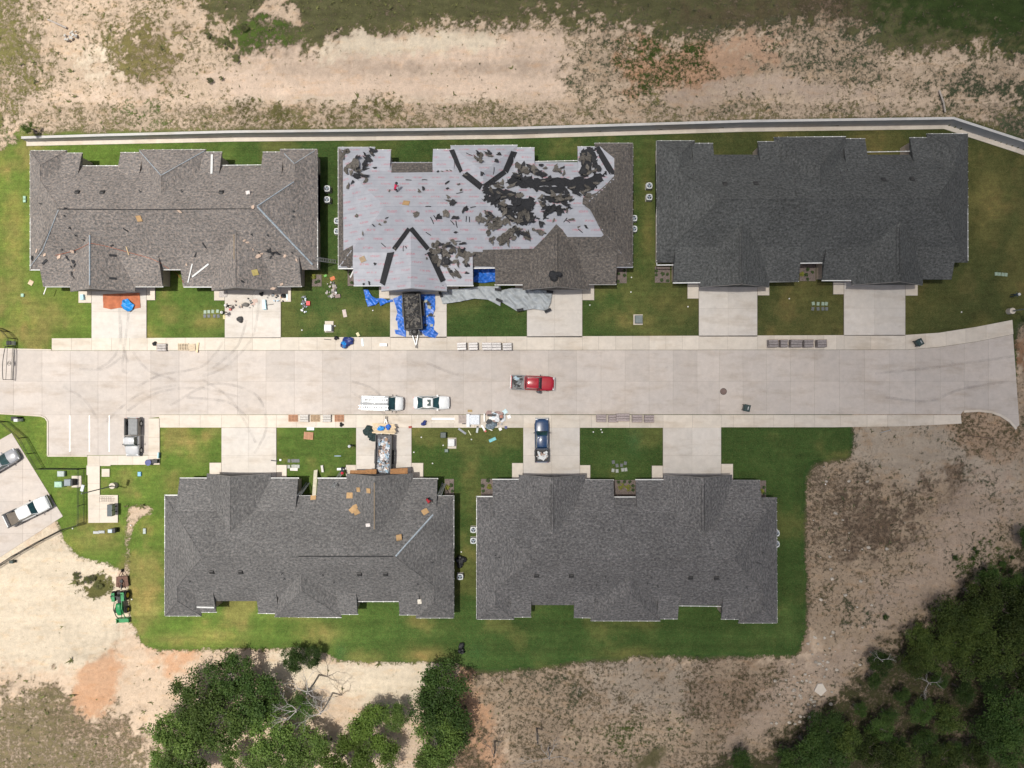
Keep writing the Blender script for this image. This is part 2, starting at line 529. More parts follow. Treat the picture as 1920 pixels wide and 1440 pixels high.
# retaining wall: top centre line in photograph pixels and its height there
WALL = [(40, 258, 1.0), (200, 253, 1.3), (430, 247, 1.5), (700, 244, 1.65), (960, 240.5, 1.7), (1400, 227, 1.75), (1788, 221.5, 1.8), (1925, 266, 1.8), (2050, 310, 1.8)]
wallpts = [W(a, b, h) for a, b, h in WALL]
wallh = [h for a, b, h in WALL]
wyl = np.interp(GX, [p.x for p in wallpts], [p.y for p in wallpts])
whl = np.interp(GX, [p.x for p in wallpts], wallh)
_w1 = fbm(GX, GY, 0.10, 101); _w2 = fbm(GX, GY, 0.10, 131); _w3 = fbm(GX, GY, 0.5, 151, 4, 0.7); _w4 = fbm(GX, GY, 0.5, 171, 4, 0.7)
PXW = PX + (_w1 - 0.5) * 95 + (_w3 - 0.5) * 34
PXW = PXW - PXW.mean() + PX.mean()
PYW = PY + ((_w2 - 0.5) * 60 + (_w4 - 0.5) * 30)
north = GY > wyl + 0.05
leftfade = sstep(10, 60, PX)                       # the bank runs out at the left end of the wall

def blurm(m, r):
    """box blur twice on the regular core"""
    m = m.astype(float)
    k = max(1, int(r / (CELL / S)))
    if k <= 1: return m
    for _ in range(2):
        for ax in (0, 1):
            c = np.cumsum(np.insert(m, 0, 0, axis=ax), axis=ax)
            n = m.shape[ax]
            i1 = np.clip(np.arange(n) + k, 0, n - 1) + 1
            i0 = np.clip(np.arange(n) - k, 0, n - 1)
            s = np.take(c, i1, axis=ax) - np.take(c, i0, axis=ax)
            cnt = (i1 - i0).reshape((-1, 1) if ax == 0 else (1, -1))
            m = s / cnt
    return m

n_a = fbm(GX, GY, 0.12, 1); n_b = fbm(GX, GY, 0.45, 9); n_c = fbm(GX, GY, 0.03, 20); n_d = fbm(GX, GY * 3, 0.12, 33)
n_e = fbm(GX, GY, 0.9, 91, 5, 0.75)
SAND = np.array((0.47, 0.37, 0.275)); CREAM = np.array((0.56, 0.485, 0.375)); PINK = np.array((0.43, 0.34, 0.265))
ORANGE = np.array((0.44, 0.26, 0.155)); BROWN = np.array((0.17, 0.125, 0.088)); GREY = np.array((0.37, 0.315, 0.25)); TAUPE = np.array((0.27, 0.21, 0.15))
OLIVE = np.array((0.135, 0.125, 0.045)); GREEN = np.array((0.07, 0.11, 0.022)); DARKG = np.array((0.066, 0.066, 0.030)); DRYV = np.array((0.155, 0.13, 0.07)); BLUEG = np.array((0.06, 0.075, 0.04))
colr = np.zeros(GX.shape + (3,)); colr[:] = SAND
vegc = np.zeros(GX.shape + (3,)); vegc[:] = OLIVE
dens = np.full(GX.shape, 0.12)

def layer(poly, col=None, vc=None, d=None, feather=20, wob=0.5, amt=1.0, sd=0):
    m = blurm(inpoly(PXW, PYW, poly) if feather > 6 else inpoly(PX + (_w3 - 0.5) * 14, PY + (_w4 - 0.5) * 14, poly), feather * 1.6)
    nn = (n_a if sd % 2 == 0 else n_b) if sd < 2 else (0.5 * n_a + 0.5 * n_b)
    f = sstep(0.12, 0.88, m + ((nn - 0.5) * 1.1 + (n_e - 0.5) * 2.1) * wob * 1.7 * np.clip(4 * m * (1 - m) * 1.5, 0, 1)) * amt
    global colr, vegc, dens
    if col is not None: colr = colr + (col - colr) * f[..., None]
    if vc is not None: vegc = vegc + (vc - vegc) * f[..., None]
    if d is not None: dens = dens + (d - dens) * f
def ell(cx, cy, rx, ry, rot=0, n=20):
    c, s = math.cos(R(rot)), math.sin(R(rot))
    return [(cx + rx * math.cos(a) * c - ry * math.sin(a) * s, cy + rx * math.cos(a) * s + ry * math.sin(a) * c) for a in [2 * math.pi * i / n for i in range(n)]]

# field behind the wall
layer([(-900, -900), (2900, -900), (2900, 240), (-900, 262)], SAND, OLIVE, 0.30, 4)
layer([(-900, -900), (60, -900), (70, 30), (90, 110), (50, 190), (30, 260), (-900, 262)], SAND * 0.8, np.array((0.15, 0.14, 0.05)), 0.55, 30, 0.8)
layer([(190, 70), (330, 60), (400, 90), (350, 150), (310, 200), (230, 190), (190, 130)], TAUPE * 1.3, np.array((0.15, 0.13, 0.05)), 0.72, 25, 0.9)
layer(ell(190, 140, 40, 50), CREAM, None, 0.05, 18, 0.8)
layer([(95, 20), (400, -30), (430, 60), (330, 60), (200, 60), (120, 90)], None, np.array((0.16, 0.14, 0.05)), 0.42, 20, 0.9)
layer([(300, 150), (430, 140), (560, 150), (600, 190), (300, 200)], None, np.array((0.15, 0.13, 0.05)), 0.36, 14, 0.8)
layer([(395, 0), (350, -900), (2900, -900), (2900, 100), (1985, 130), (1920, 170), (1800, 130), (1650, 150), (1560, 120), (1480, 90), (1400, 60), (1300, 75), (1190, 80), (1080, 65), (990, 75), (930, 88), (860, 86), (740, 100), (660, 122), (600, 142), (470, 152), (425, 130), (410, 60)], TAUPE * 0.75, DARKG * 1.35, 0.80, 22, 0.9)
layer([(430, 40), (520, 10), (560, 40), (520, 62), (440, 62)], SAND, None, 0.12, 15, 0.8)
layer([(410, 62), (470, 58), (560, 80), (620, 118), (520, 132), (470, 132), (425, 95)], TAUPE * 0.7, GREEN * 0.9, 0.72, 12, 0.8)
layer([(1260, 20), (1520, 0), (1530, 90), (1400, 60), (1290, 60)], TAUPE * 0.7, DRYV * 0.62, 0.72, 30, 0.8)
layer([(1560, -900), (2900, -900), (2900, 130), (1920, 140), (1700, 90), (1600, 60)], BROWN * 0.8, np.array((0.033, 0.052, 0.014)), 0.92, 35, 0.8)
layer([(1480, -100), (1560, -100), (1600, 110), (1520, 110)], BROWN, DRYV * 0.5, 0.55, 20, 0.8, 0.8)
layer([(500, 110), (600, 84), (930, 84), (1060, 100), (1060, 205), (420, 205), (300, 205), (60, 225), (60, 200), (180, 180), (330, 170), (420, 150)], PINK * 1.22, OLIVE, 0.10, 16, 0.5)
layer([(500, 140), (620, 128), (1090, 132), (1090, 148), (600, 152), (500, 150)], PINK * 0.88, None, 0.06, 6, 0.5, 0.8)
layer([(600, 84), (930, 80), (930, 110), (600, 118)], CREAM * 1.0, None, 0.06, 8, 0.6)
layer([(390, 195), (960, 195), (960, 206), (390, 206)], CREAM, None, 0.05, 6, 0.4, 0.7)
layer([(60, 206), (350, 205), (960, 203), (1780, 200), (1990, 215), (1990, 250), (60, 262)], SAND * 0.86, np.array((0.16, 0.14, 0.065)), 0.42, 5, 0.5)
layer([(410, 206), (760, 204), (760, 232), (410, 234)], None, OLIVE * 0.7, 0.58, 10, 0.7)
layer([(1060, 90), (1560, 90), (1990, 140), (1990, 215), (1600, 190), (1060, 200)], TAUPE * 1.35, BLUEG, 0.38, 20, 0.9)
layer([(1150, 100), (1220, 90), (1300, 95), (1370, 110), (1330, 175), (1240, 182), (1160, 175)], ORANGE * 0.8 + GREY * 0.15, GREEN * 0.55, 0.48, 15, 0.9)
layer([(1340, 90), (1450, 92), (1460, 130), (1380, 136), (1340, 125)], ORANGE * 0.62 + GREY * 0.35, None, 0.20, 14, 0.8)
layer([(1190, 180), (1450, 170), (1700, 178), (1700, 196), (1190, 196)], PINK * 0.95, None, 0.12, 8, 0.6)
layer([(1600, 170), (1990, 175), (1990, 200), (1750, 190)], None, BLUEG * 0.8, 0.68, 10, 0.8)
layer([(1790, 215), (1990, 225), (1990, 290), (1930, 262)], TAUPE, BLUEG, 0.5, 8, 0.6)
layer(ell(265, 205, 60, 12), None, GREEN * 1.1, 0.5, 12, 0.8)
# strip south of the wall at its left end
layer([(-900, 262), (50, 258), (60, 300), (-900, 330)], SAND, GREEN * 1.3, 0.5, 14, 0.7)

# bottom left
layer([(-900, 1040), (120, 985), (240, 1050), (262, 1200), (600, 1215), (880, 1235), (880, 2900), (-900, 2900)], SAND * 1.05, OLIVE, 0.12, 10, 0.5)
layer([(-60, 1040), (110, 985), (225, 1060), (235, 1180), (210, 1260), (130, 1275), (-60, 1240)], CREAM * 0.95, OLIVE, 0.07, 16, 0.6)
layer([(-900, 1310), (0, 1290), (60, 1285), (130, 1290), (200, 1330), (250, 1380), (270, 1450), (230, 2900), (-900, 2900)], SAND * 0.72, DRYV * 1.05, 0.52, 26, 0.9)
layer([(80, 1275), (130, 1270), (170, 1340), (240, 1390), (240, 1440), (160, 1400)], BROWN * 1.7, DRYV * 0.8, 0.5, 20, 0.9, 0.7)
layer([(148, 1280), (185, 1230), (215, 1215), (235, 1230), (232, 1290), (215, 1340), (165, 1330)], ORANGE * 1.02, None, 0.05, 8, 0.5, 0.85)
layer([(270, 1220), (380, 1215), (330, 1280), (290, 1270)], ORANGE * 1.08, None, 0.03, 12, 0.5, 0.85)
layer(ell(150, 1085, 38, 12, 20), None, np.array((0.10, 0.095, 0.035)), 0.85, 12, 0.5)
layer(ell(168, 1092, 26, 12, 10), None, np.array((0.09, 0.09, 0.03)), 0.95, 8, 0.5)
layer([(480, 1216), (620, 1228), (860, 1236), (870, 1300), (700, 1320), (600, 1300), (520, 1260)], CREAM * 0.98, OLIVE, 0.06, 12, 0.5)
layer([(860, 1225), (910, 1250), (945, 1330), (960, 1450), (840, 1450), (870, 1330)], ORANGE * 0.95, DRYV * 0.7, 0.18, 14, 0.7, 0.9)
layer(ell(880, 1400, 45, 50), BROWN * 1.1, DRYV * 0.45, 0.5, 20, 0.9, 0.85)
# bottom middle, scrubby soil
layer([(905, 1250), (1030, 1240), (1250, 1228), (1490, 1225), (1560, 1300), (1480, 1440), (1500, 2900), (900, 2900), (960, 1400)], TAUPE * 1.12, DRYV * 0.62, 0.36, 14, 0.7)
layer([(1080, 1250), (1330, 1240), (1330, 1330), (1160, 1350), (1090, 1310)], GREY * 0.86, None, 0.27, 25, 0.7, 0.8)
layer([(940, 1290), (1090, 1280), (1100, 1330), (960, 1340)], None, BLUEG * 0.8, 0.45, 16, 0.8)
layer([(1300, 1270), (1480, 1250), (1500, 1310), (1400, 1350), (1310, 1340)], BROWN * 1.35, DRYV * 0.5, 0.42, 20, 0.9, 0.8)
layer([(1050, 1380), (1250, 1340), (1300, 1370), (1200, 1410), (1080, 1425)], TAUPE * 1.5, GREEN * 0.7, 0.4, 12, 0.8, 0.8)
layer([(1190, 1440), (1220, 1405), (1250, 1402), (1235, 1440)], np.array((0.10, 0.09, 0.045)), None, 0.1, 6, 0.5)
# right waste ground
layer([(1580, 780), (2900, 560), (2900, 2900), (1300, 2900), (1360, 1420), (1510, 1230), (1505, 860), (1590, 850)], TAUPE * 1.2, DRYV * 0.6, 0.33, 10, 0.8)
layer([(1590, 800), (1800, 800), (1920, 880), (1900, 980), (1780, 900), (1620, 890)], GREY * 0.95, BLUEG, 0.22, 25, 0.8, 0.9)
layer([(1520, 880), (1640, 900), (1700, 960), (1690, 1030), (1650, 1070), (1560, 1050), (1515, 1000)], TAUPE * 1.0, BROWN * 0.6, 0.46, 22, 0.9, 0.8)
layer(ell(1650, 985, 66, 56), BROWN * 1.0, BROWN * 0.6, 0.45, 22, 0.9, 0.95)
layer(ell(1785, 920, 48, 32), BROWN * 1.1, BROWN * 0.6, 0.4, 18, 0.9, 0.95)
layer([(1650, 1060), (1880, 900), (1920, 960), (1760, 1130), (1640, 1200), (1580, 1200)], PINK * 0.8, BLUEG, 0.24, 20, 0.8, 0.85)
layer(ell(1585, 1135, 26, 26), None, BLUEG * 0.85, 0.65, 14, 0.8)
layer([(1780, 1060), (1880, 980), (1900, 1000), (1880, 1060), (1800, 1080)], None, GREEN * 0.6, 0.5, 14, 0.8)
layer([(1508, 900), (1518, 900), (1520, 1225), (1500, 1225)], BROWN * 1.6, None, 0.2, 4, 0.3, 0.7)
layer([(1480, 1230), (1600, 1170), (1630, 1210), (1540, 1290), (1420, 1380), (1330, 1420), (1420, 1330)], PINK * 0.82, BLUEG, 0.22, 14, 0.7, 0.8)
layer([(1780, 775), (1860, 775), (1910, 806), (1900, 850), (1800, 830)], TAUPE * 0.9 + ORANGE * 0.2, DRYV * 0.6, 0.35, 12, 0.8)
layer([(1895, 590), (2900, 560), (2900, 830), (1915, 810)], TAUPE * 1.1, BLUEG, 0.42, 8, 0.8)
layer(ell(1925, 665, 26, 34), ORANGE * 0.55, None, 0.1, 10, 0.8)
# wood floor
layer([(1960, 1000), (2900, 900), (2900, 2900), (1250, 2900), (1350, 1450), (1480, 1370), (1600, 1290), (1640, 1220), (1760, 1150), (1880, 1050)], TAUPE * 0.62, DARKG * 0.75, 0.62, 14, 0.9)

n_r = fbm(GX * 0.35 + GY * 0.3, GY * 1.0 - GX * 0.2, 0.35, 261, 5, 0.7); n_q = fbm(GX, GY, 0.22, 281, 6, 0.7)
n_t = fbm(GX * 0.1 - GY * 0.02, GY * 1.3, 0.9, 301, 4, 0.65)
colr = colr * (0.66 + 0.30 * n_r + 0.26 * n_q + 0.24 * n_t)[..., None]
dens = np.clip(dens + 0.55 * (n_q - 0.5) * (dens > 0.15), 0.0, 1.2)
cd = np.hypot(PX - 172, PY - 1185)
ringm = (np.exp(-((cd - 50) / 3.0) ** 2) + np.exp(-((cd - 43) / 2.0) ** 2) * .6 + np.exp(-((cd - 27) / 2.5) ** 2) * .7) * (PY > 1180 - 10)
colr = colr * (1 - 0.16 * np.clip(ringm, 0, 1))[..., None]

# lawns
UP = [(-900, 300), (0, 284), (38, 276), (52, 262), (430, 259), (960, 254), (1400, 245), (1790, 236), (1840, 250), (1925, 286), (2000, 330), (2000, 585), (1902, 602), (1902, 720), (-900, 720)]
LO = [(-900, 716), (1597, 716), (1596, 800), (1592, 855), (1520, 868), (1506, 890), (1508, 1050), (1506, 1190), (1492, 1224), (1400, 1226), (1200, 1228), (1120, 1232), (1030, 1244), (960, 1254), (900, 1250), (850, 1242), (760, 1240), (650, 1238), (600, 1218), (560, 1212), (380, 1214), (300, 1216), (268, 1204), (252, 1170), (244, 1130), (243, 1080), (228, 1064), (190, 1052), (150, 1040), (122, 1012), (116, 985), (60, 890), (-900, 890)]
TR = [(238, 944), (288, 943), (288, 966), (262, 972), (254, 990), (246, 1010), (245, 1075), (232, 1075), (230, 1030), (234, 985), (236, 960)]
wx = (n_b - 0.5) * 16; wy = (fbm(GX, GY, 0.45, 55) - 0.5) * 16
wob_l = 0.3 + 0.0 * GX
lawnm = inpoly(PX + wx * 0.5, PY + wy * 0.5, UP) | inpoly(PX + wx * 0.8, PY + wy * 0.9, LO)
lawnm &= ~inpoly(PX + wx * 0.35, PY + wy * 0.35, TR)
lawnm &= ~north
colr[inpoly(PX, PY, [(220, 930), (300, 930), (300, 1080), (220, 1080)])] = SAND * 1.05
# lawn colours
gl = np.array((0.092, 0.156, 0.026)); gd = np.array((0.036, 0.074, 0.018)); gr_ = np.array((0.052, 0.059, 0.021)); dry = np.array((0.215, 0.178, 0.062))
fr = np.where(PY < 700, sstep(100, 620, PX), sstep(120, 1000, PX))
lc = gl * (1 - fr)[..., None] + gd * fr[..., None]
upr = sstep(1150, 1350, PX) * (PY < 660)
lc = lc + (gr_ - lc) * (0.75 * upr)[..., None]
ndry = fbm(GX, GY, 0.16, 70); nd2 = fbm(GX, GY, 0.6, 80)
dl = sstep(0.50, 0.72, ndry + 0.18 * (nd2 - 0.5)) * (0.75 - 0.5 * fr)
def dryblob(cx, cy, rx, ry, a):
    global dl
    d = ((PX - cx) / rx) ** 2 + ((PY - cy) / ry) ** 2
    dl = np.maximum(dl, a * np.exp(-d * 1.2) * np.clip(0.5 + 1.6 * (nd2 - 0.3), 0, 1))
for q in ((25, 480, 30, 150, 0.7), (80, 590, 60, 40, 0.75), (20, 310, 40, 20, 0.6), (345, 828, 40, 14, 0.8), (315, 815, 20, 12, 0.9), (600, 1190, 40, 22, 0.8), (330, 1200, 60, 14, 0.6), (410, 1190, 60, 16, 0.55),
          (800, 1228, 40, 16, 0.85), (180, 1010, 50, 26, 0.8), (330, 910, 26, 20, 0.6), (290, 1100, 22, 70, 0.45), (1190, 600, 70, 26, 0.6), (1250, 570, 60, 30, 0.5), (700, 590, 70, 30, 0.35), (1640, 570, 160, 60, 0.35), (1850, 380, 50, 90, 0.55), (900, 950, 25, 60, 0.4),
          (250, 590, 50, 14, 0.5), (380, 600, 40, 18, 0.5), (1215, 420, 14, 150, 0.35), (645, 400, 10, 130, 0.3), (1180, 1225, 50, 14, 0.5), (240, 920, 20, 16, 0.5), (30, 815, 22, 18, 0.4), (560, 1150, 40, 14, 0.5)):
    dryblob(*q)
lc = lc + (dry - lc) * dl[..., None]
mow = 1 + 0.07 * np.sin(PY / 7.0 + 2 * n_c) * (PY > 1130) + 0.06 * np.sin(PX / 6.0) * (PX > 1450) * (PY > 850) + 0.05 * np.sin((PX + PY * 0.6) / 9.0) * (PX > 1780) * (PY < 600)
n_l = fbm(GX, GY, 0.28, 201, 5, 0.7); n_s = fbm(GX * 0.25, GY, 0.5, 231, 4, 0.6)
lc = lc * (mow * (0.72 + 0.36 * n_b + 0.42 * (n_l - 0.5) + 0.25 * n_s * (PY > 1130) + 0.1))[..., None]
lc = lc + (lc * np.array((1.5, 1.15, 1.3)) - lc) * (sstep(0.5, 0.7, n_l) * 0.6)[..., None]
greenb = np.exp(-(((PX - 1190) / 14) ** 2 + ((PY - 825) / 26) ** 2)) + 0.7 * np.exp(-(((PX - 640) / 12) ** 2 + ((PY - 1225) / 18) ** 2)) + 0.4 * np.exp(-(((PX - 890) / 20) ** 2 + ((PY - 1225) / 20) ** 2))
lc = lc + (np.array((0.02, 0.09, 0.03)) - lc) * np.clip(greenb * 0.6, 0, 1)[..., None]
# soft lawn edges: dirt next to lawn picks up some grass
edge = blurm(lawnm, 7)
ef = np.clip(edge * 2.2, 0, 1)
vegc = vegc + (lc * 1.0 - vegc) * ef[..., None]
dens = np.where(lawnm, 1.6, np.where(edge > 0.01, np.clip(dens + 1.45 * edge, 0, 1.2), dens))
far = (np.abs(GX) > 85) | (np.abs(GY) > 70)
# relief
base = fbm(GX, GY, 0.05, 40)
Z = np.full(GX.shape, -0.03)
dirt = ~lawnm
siteflat = blurm(inpoly(PX, PY, [(-60, 640), (1930, 590), (1930, 815), (1500, 815), (1500, 1180), (60, 1180), (-60, 1100)]), 10)
rough = (n_b - 0.5) * 0.35 + (n_a - 0.5) * 0.5
Z = np.where(dirt, Z + rough * np.clip(1 - siteflat * 3, 0, 1) * np.clip(1 - edge * 3, 0.0, 1), Z)
bank = np.clip((GY - wyl) / 14.0, 0, 1)
gully = np.abs(fbm(GX, GY * 0.35, 0.35, 60) - 0.5) * 2
Z = np.where(north, (whl - 0.12) * 1.0 + 0.9 * bank + (n_b - 0.5) * 0.3 * bank - 0.5 * np.clip(0.15 - gully, 0, 1) * bank * 3, Z)
Z = np.where(GX < wallpts[0].x, -0.03 + (Z + 0.03) * sstep(wallpts[0].x - 8, wallpts[0].x, GX), Z)
# creek and drop towards the woods
Z = Z - 1.2 * sstep(1380, 1800, PX) * sstep(1180, 1420, PY) * 1.0
Z = np.where(far, Z * 0.6, Z)

ni, nj = GX.shape
verts = np.stack([GX, GY, Z], -1).reshape(-1, 3)
idx = np.arange(ni * nj).reshape(ni, nj)
quads = np.stack([idx[:-1, :-1], idx[1:, :-1], idx[1:, 1:], idx[:-1, 1:]], -1).reshape(-1, 4)
ql = (lawnm[:-1, :-1] & lawnm[1:, :-1] & lawnm[1:, 1:] | (lawnm[:-1, 1:] & lawnm[:-1, :-1] & lawnm[1:, :-1])).reshape(-1)
lawncol = np.concatenate([lc, np.ones(lc.shape[:2] + (1,))], -1)
dirtcol = np.concatenate([colr, np.ones(colr.shape[:2] + (1,))], -1)
vegcol = np.concatenate([vegc, dens[..., None]], -1)
lvc = np.concatenate([np.broadcast_to(dry * 0.9, lc.shape), np.ones(lc.shape[:2] + (1,))], -1)
def gridobj(name, q, colarr, vegarr, m):
    used = np.unique(q)
    remap = -np.ones(ni * nj, int); remap[used] = np.arange(len(used))
    me = bpy.data.meshes.new(name)
    vv = verts[used]; qq = remap[q]
    me.vertices.add(len(vv)); me.vertices.foreach_set('co', vv.astype(np.float32).ravel())
    me.loops.add(qq.size); me.loops.foreach_set('vertex_index', qq.ravel().astype(np.int32))
    me.polygons.add(len(qq)); me.polygons.foreach_set('loop_start', np.arange(0, qq.size, 4, dtype=np.int32))
    me.polygons.foreach_set('use_smooth', np.ones(len(qq), bool))
    me.update(calc_edges=True)
    for nm, arr in (('Col', colarr), ('Veg', vegarr)):
        a = me.attributes.new(nm, 'FLOAT_COLOR', 'POINT')
        a.data.foreach_set('color', arr.reshape(-1, 4)[used].astype(np.float32).ravel())
    me.materials.append(m)
    return tag(link(name, me), kind='structure')
gridobj('ground', quads[~ql], dirtcol, vegcol, M['ground'])
gridobj('lawn', quads[ql], lawncol, lvc, M['lawn'])

def groundz(x, y):
    i = int(np.clip(np.searchsorted(gx, x), 1, ni - 1)); j = int(np.clip(np.searchsorted(gy, y), 1, nj - 1))
    return float(Z[i, j])

# ------------------------------------------------------------------ concrete: road, pavements, driveways
ZR, ZW = 0.03, 0.12
def base_sheet(name, poly, z, m, parent=None):
    mb = MB()
    mb.prism([tuple(W(a, b)[:2]) for a, b in poly], -0.12, z, 0)
    return mb.build(name, m, parent)

def slabs(parent, poly, xs, ys, z, m, gap=0.03, name='concrete_slab'):
    g = gap / 2 / S
    for i in range(len(xs) - 1):
        for j in range(len(ys) - 1):
            p = clip(poly, xs[i] + g, xs[i + 1] - g, ys[j] + g, ys[j + 1] - g)
            if len(p) < 3 or area(p) < 12: continue
            mb = MB()
            mb.prism([tuple(W(a, b)[:2]) for a, b in p], z - 0.05, z)
            mb.build(name, m, parent)

XJ = [-80, -27, 26, 79, 132, 184, 237, 283, 336, 390, 445, 499, 552, 605, 658, 711, 763, 816, 869, 922, 975, 1028, 1081, 1127, 1172, 1217, 1262, 1307, 1349, 1393, 1437, 1482, 1527, 1574, 1621, 1668, 1716, 1763, 1808, 1853, 1940]
ROADP = [(-80, 652), (0, 655), (98, 657.5), (1700, 656), (1760, 651), (1830, 641), (1899, 627), (1903, 680), (1911, 797), (1904, 803), (1892, 789), (1875, 778), (1858, 771.5), (1835, 769), (1806, 770.5), (1801, 777), (1000, 777), (299, 777.5), (299, 782), (279, 784), (279, 853), (91, 854), (91, 790), (86, 782), (78, 779), (0, 774.5), (-80, 773)]
road = base_sheet('road', ROADP, ZR - 0.02, M['joint'])
tag(road, kind='structure')
slabs(road, ROADP, XJ, [600, 712 + 3, 777.6, 900], ZR, M['road'], 0.022)
KERB = [(-80, 640), (99, 644)]

pave_top = [(98, 634.5), (1700, 628), (1760, 624), (1830, 613), (1897, 600), (1899, 626.5), (1830, 640.5), (1760, 650.5), (1700, 655.5), (98, 657)]
pt = tag(base_sheet('pavement', pave_top, ZW - 0.02, M['joint']), kind='structure')
XS = [98, 135, 173, 210, 244, 277, 312, 348, 385, 422, 474, 527, 561, 595, 629, 663, 697, 732, 784, 838, 875, 912, 950, 988, 1039, 1092, 1122, 1154, 1186, 1217, 1248, 1279, 1310, 1364, 1420, 1451, 1482, 1513, 1544, 1568, 1582, 1632, 1697, 1735, 1773, 1810, 1848, 1905]
slabs(pt, pave_top, XS, [590, 700], ZW, M['walk'], 0.03)
pave_bot = [(299, 778), (1800.5, 778), (1802, 794), (1700, 799), (1560, 801), (1352, 801), (1352, 802), (299, 801.5)]
pb = tag(base_sheet('pavement', pave_bot, ZW - 0.02, M['joint']), kind='structure')
XB = [299, 337, 376, 416, 467, 519, 556, 593, 630, 668, 720, 772, 810, 850, 890, 935, 981, 1034, 1087, 1109, 1140, 1180, 1220, 1243, 1298, 1352, 1375, 1413, 1450, 1489, 1527, 1575, 1625, 1663, 1700, 1750, 1810]
slabs(pb, pave_bot, XB, [700, 900], ZW, M['walk'], 0.03)

def driveway(x0, x1, ya, yb, pads, lab):
    """ya = road side, yb = house side (under the eaves)"""
    lo, hi = min(ya, yb), max(ya, yb)
    poly = [(x0, lo), (x1, lo), (x1, hi), (x0, hi)]
    d = MB()
    d.prism([tuple(W(a, b)[:2]) for a, b in poly], -0.12, ZW - 0.02)
    for (a0, a1, b0, b1) in pads:
        d.prism([tuple(W(a, b)[:2]) for a, b in [(a0, b0), (a1, b0), (a1, b1), (a0, b1)]], -0.12, ZW - 0.021)
    o = tag(d.build('driveway', M['joint']), kind='structure')
    xm = (x0 + x1) / 2
    ym = (lo + hi) / 2
    slabs(o, poly, [x0 + 0.2, xm, x1 - 0.2], [lo + 0.2, ym, hi - 0.2], ZW, M['drive'], 0.02)
    for (a0, a1, b0, b1) in pads:
        slabs(o, [(a0, b0), (a1, b0), (a1, b1), (a0, b1)], [a0 + 0.2, a1 - 0.2], [b0 + 0.2, b1 - 0.2], ZW, M['walk'], 0.02)
driveway(172.5, 275.5, 634.3, 535, [(148, 172.3, 536, 568), (275.7, 291.5, 536, 563)], '')
driveway(422, 527, 634.3, 535, [(402, 421.8, 536, 563.5), (527.2, 546, 536, 566)], '')
driveway(731.6, 837.7, 633.6, 535, [(711, 731.4, 536, 560), (837.9, 860, 536, 563)], '')
driveway(988, 1091.7, 632.8, 530, [(966, 987.8, 532, 560), (1091.9, 1114, 531, 563)], '')
driveway(1310, 1419.5, 631.4, 526, [(1288.7, 1309.8, 528, 560), (1419.7, 1442, 528, 554)], '')
driveway(1581.7, 1696.7, 629.8, 526, [(1561.7, 1581.5, 528, 552), (1696.9, 1720, 528, 554.5)], '')
driveway(415.8, 518.6, 801.8, 906, [(393.4, 415.6, 867.4, 906), (518.8, 538, 871.6, 906)], '')
driveway(668, 771.8, 801.8, 906, [(649, 667.8, 871.6, 906), (772, 793.8, 867.8, 906)], '')
driveway(981, 1087, 801.8, 906, [(960, 980.8, 868, 906), (1087.2, 1106.7, 872, 906)], '')
driveway(1242.7, 1351.7, 801.8, 906, [(1222, 1242.5, 873, 906), (1351.9, 1374, 869.6, 906)], '')

# mailbox path, parking surround, far-left car park
path_poly = [(279.3, 784.3), (300, 784.3), (300, 871), (208, 871.5), (208, 873.5), (188, 873.5), (188, 928), (221.8, 928), (221.8, 979.5), (166.5, 980), (165.5, 891), (163.3, 890), (163.3, 873), (165, 872), (165, 854.3), (279.3, 853.6)]
pp = tag(base_sheet('path', path_poly, ZW - 0.02, M['joint']), kind='structure')
slabs(pp, path_poly, [163, 188, 222, 250, 279.3, 301], [784.3, 820, 853.8, 873.6, 906, 928, 954, 981], ZW, M['walk'], 0.025)
kb = MB()
def kerb_line(pts, wd=0.15, h=ZW):
    for a, b in zip(pts[:-1], pts[1:]):
        A, B = W(*a), W(*b); d = B - A; L = d.length
        if L < 1e-4: continue
        Mx = Matrix.Translation((A + B) / 2) @ Matrix.Rotation(math.atan2(d.y, d.x), 4, 'Z')
        kb.box(-L / 2, L / 2, -wd / 2, wd / 2, -0.1, h, 0, Mx)
kerb_line([(-80, 651), (0, 654), (97, 656)])
kerb_line([(-80, 774), (0, 775.5), (77, 780), (85, 783), (90, 790), (90, 855), (164, 855)])
kerb_line([(1905, 804), (1893, 790), (1876, 779), (1858, 772.5), (1835, 770), (1807, 771.5)], 0.3, 0.1)
tag(kb.build('kerb', M['walk']), kind='structure')
LOT = [(22, 812), (118, 968), (0, 1045), (-70, 1090), (-70, 864)]
lot = tag(base_sheet('car_park', LOT, 0.01, M['joint']), kind='structure')
slabs(lot, LOT, [-70, -10, 43, 96, 149], [800, 880, 940, 1000, 1100], 0.03, M['road'], 0.025)
pm_ = MB()
for x in (131.2, 168, 205.2):
    a, b = W(x - 1.2, 779), W(x + 1.0, 847)
    pm_.prism([(a.x, a.y), (b.x, a.y), (b.x, b.y), (a.x, b.y)], ZR + 0.002, ZR + 0.006)
tag(pm_.build('parking_line', M['paint']), kind='structure')

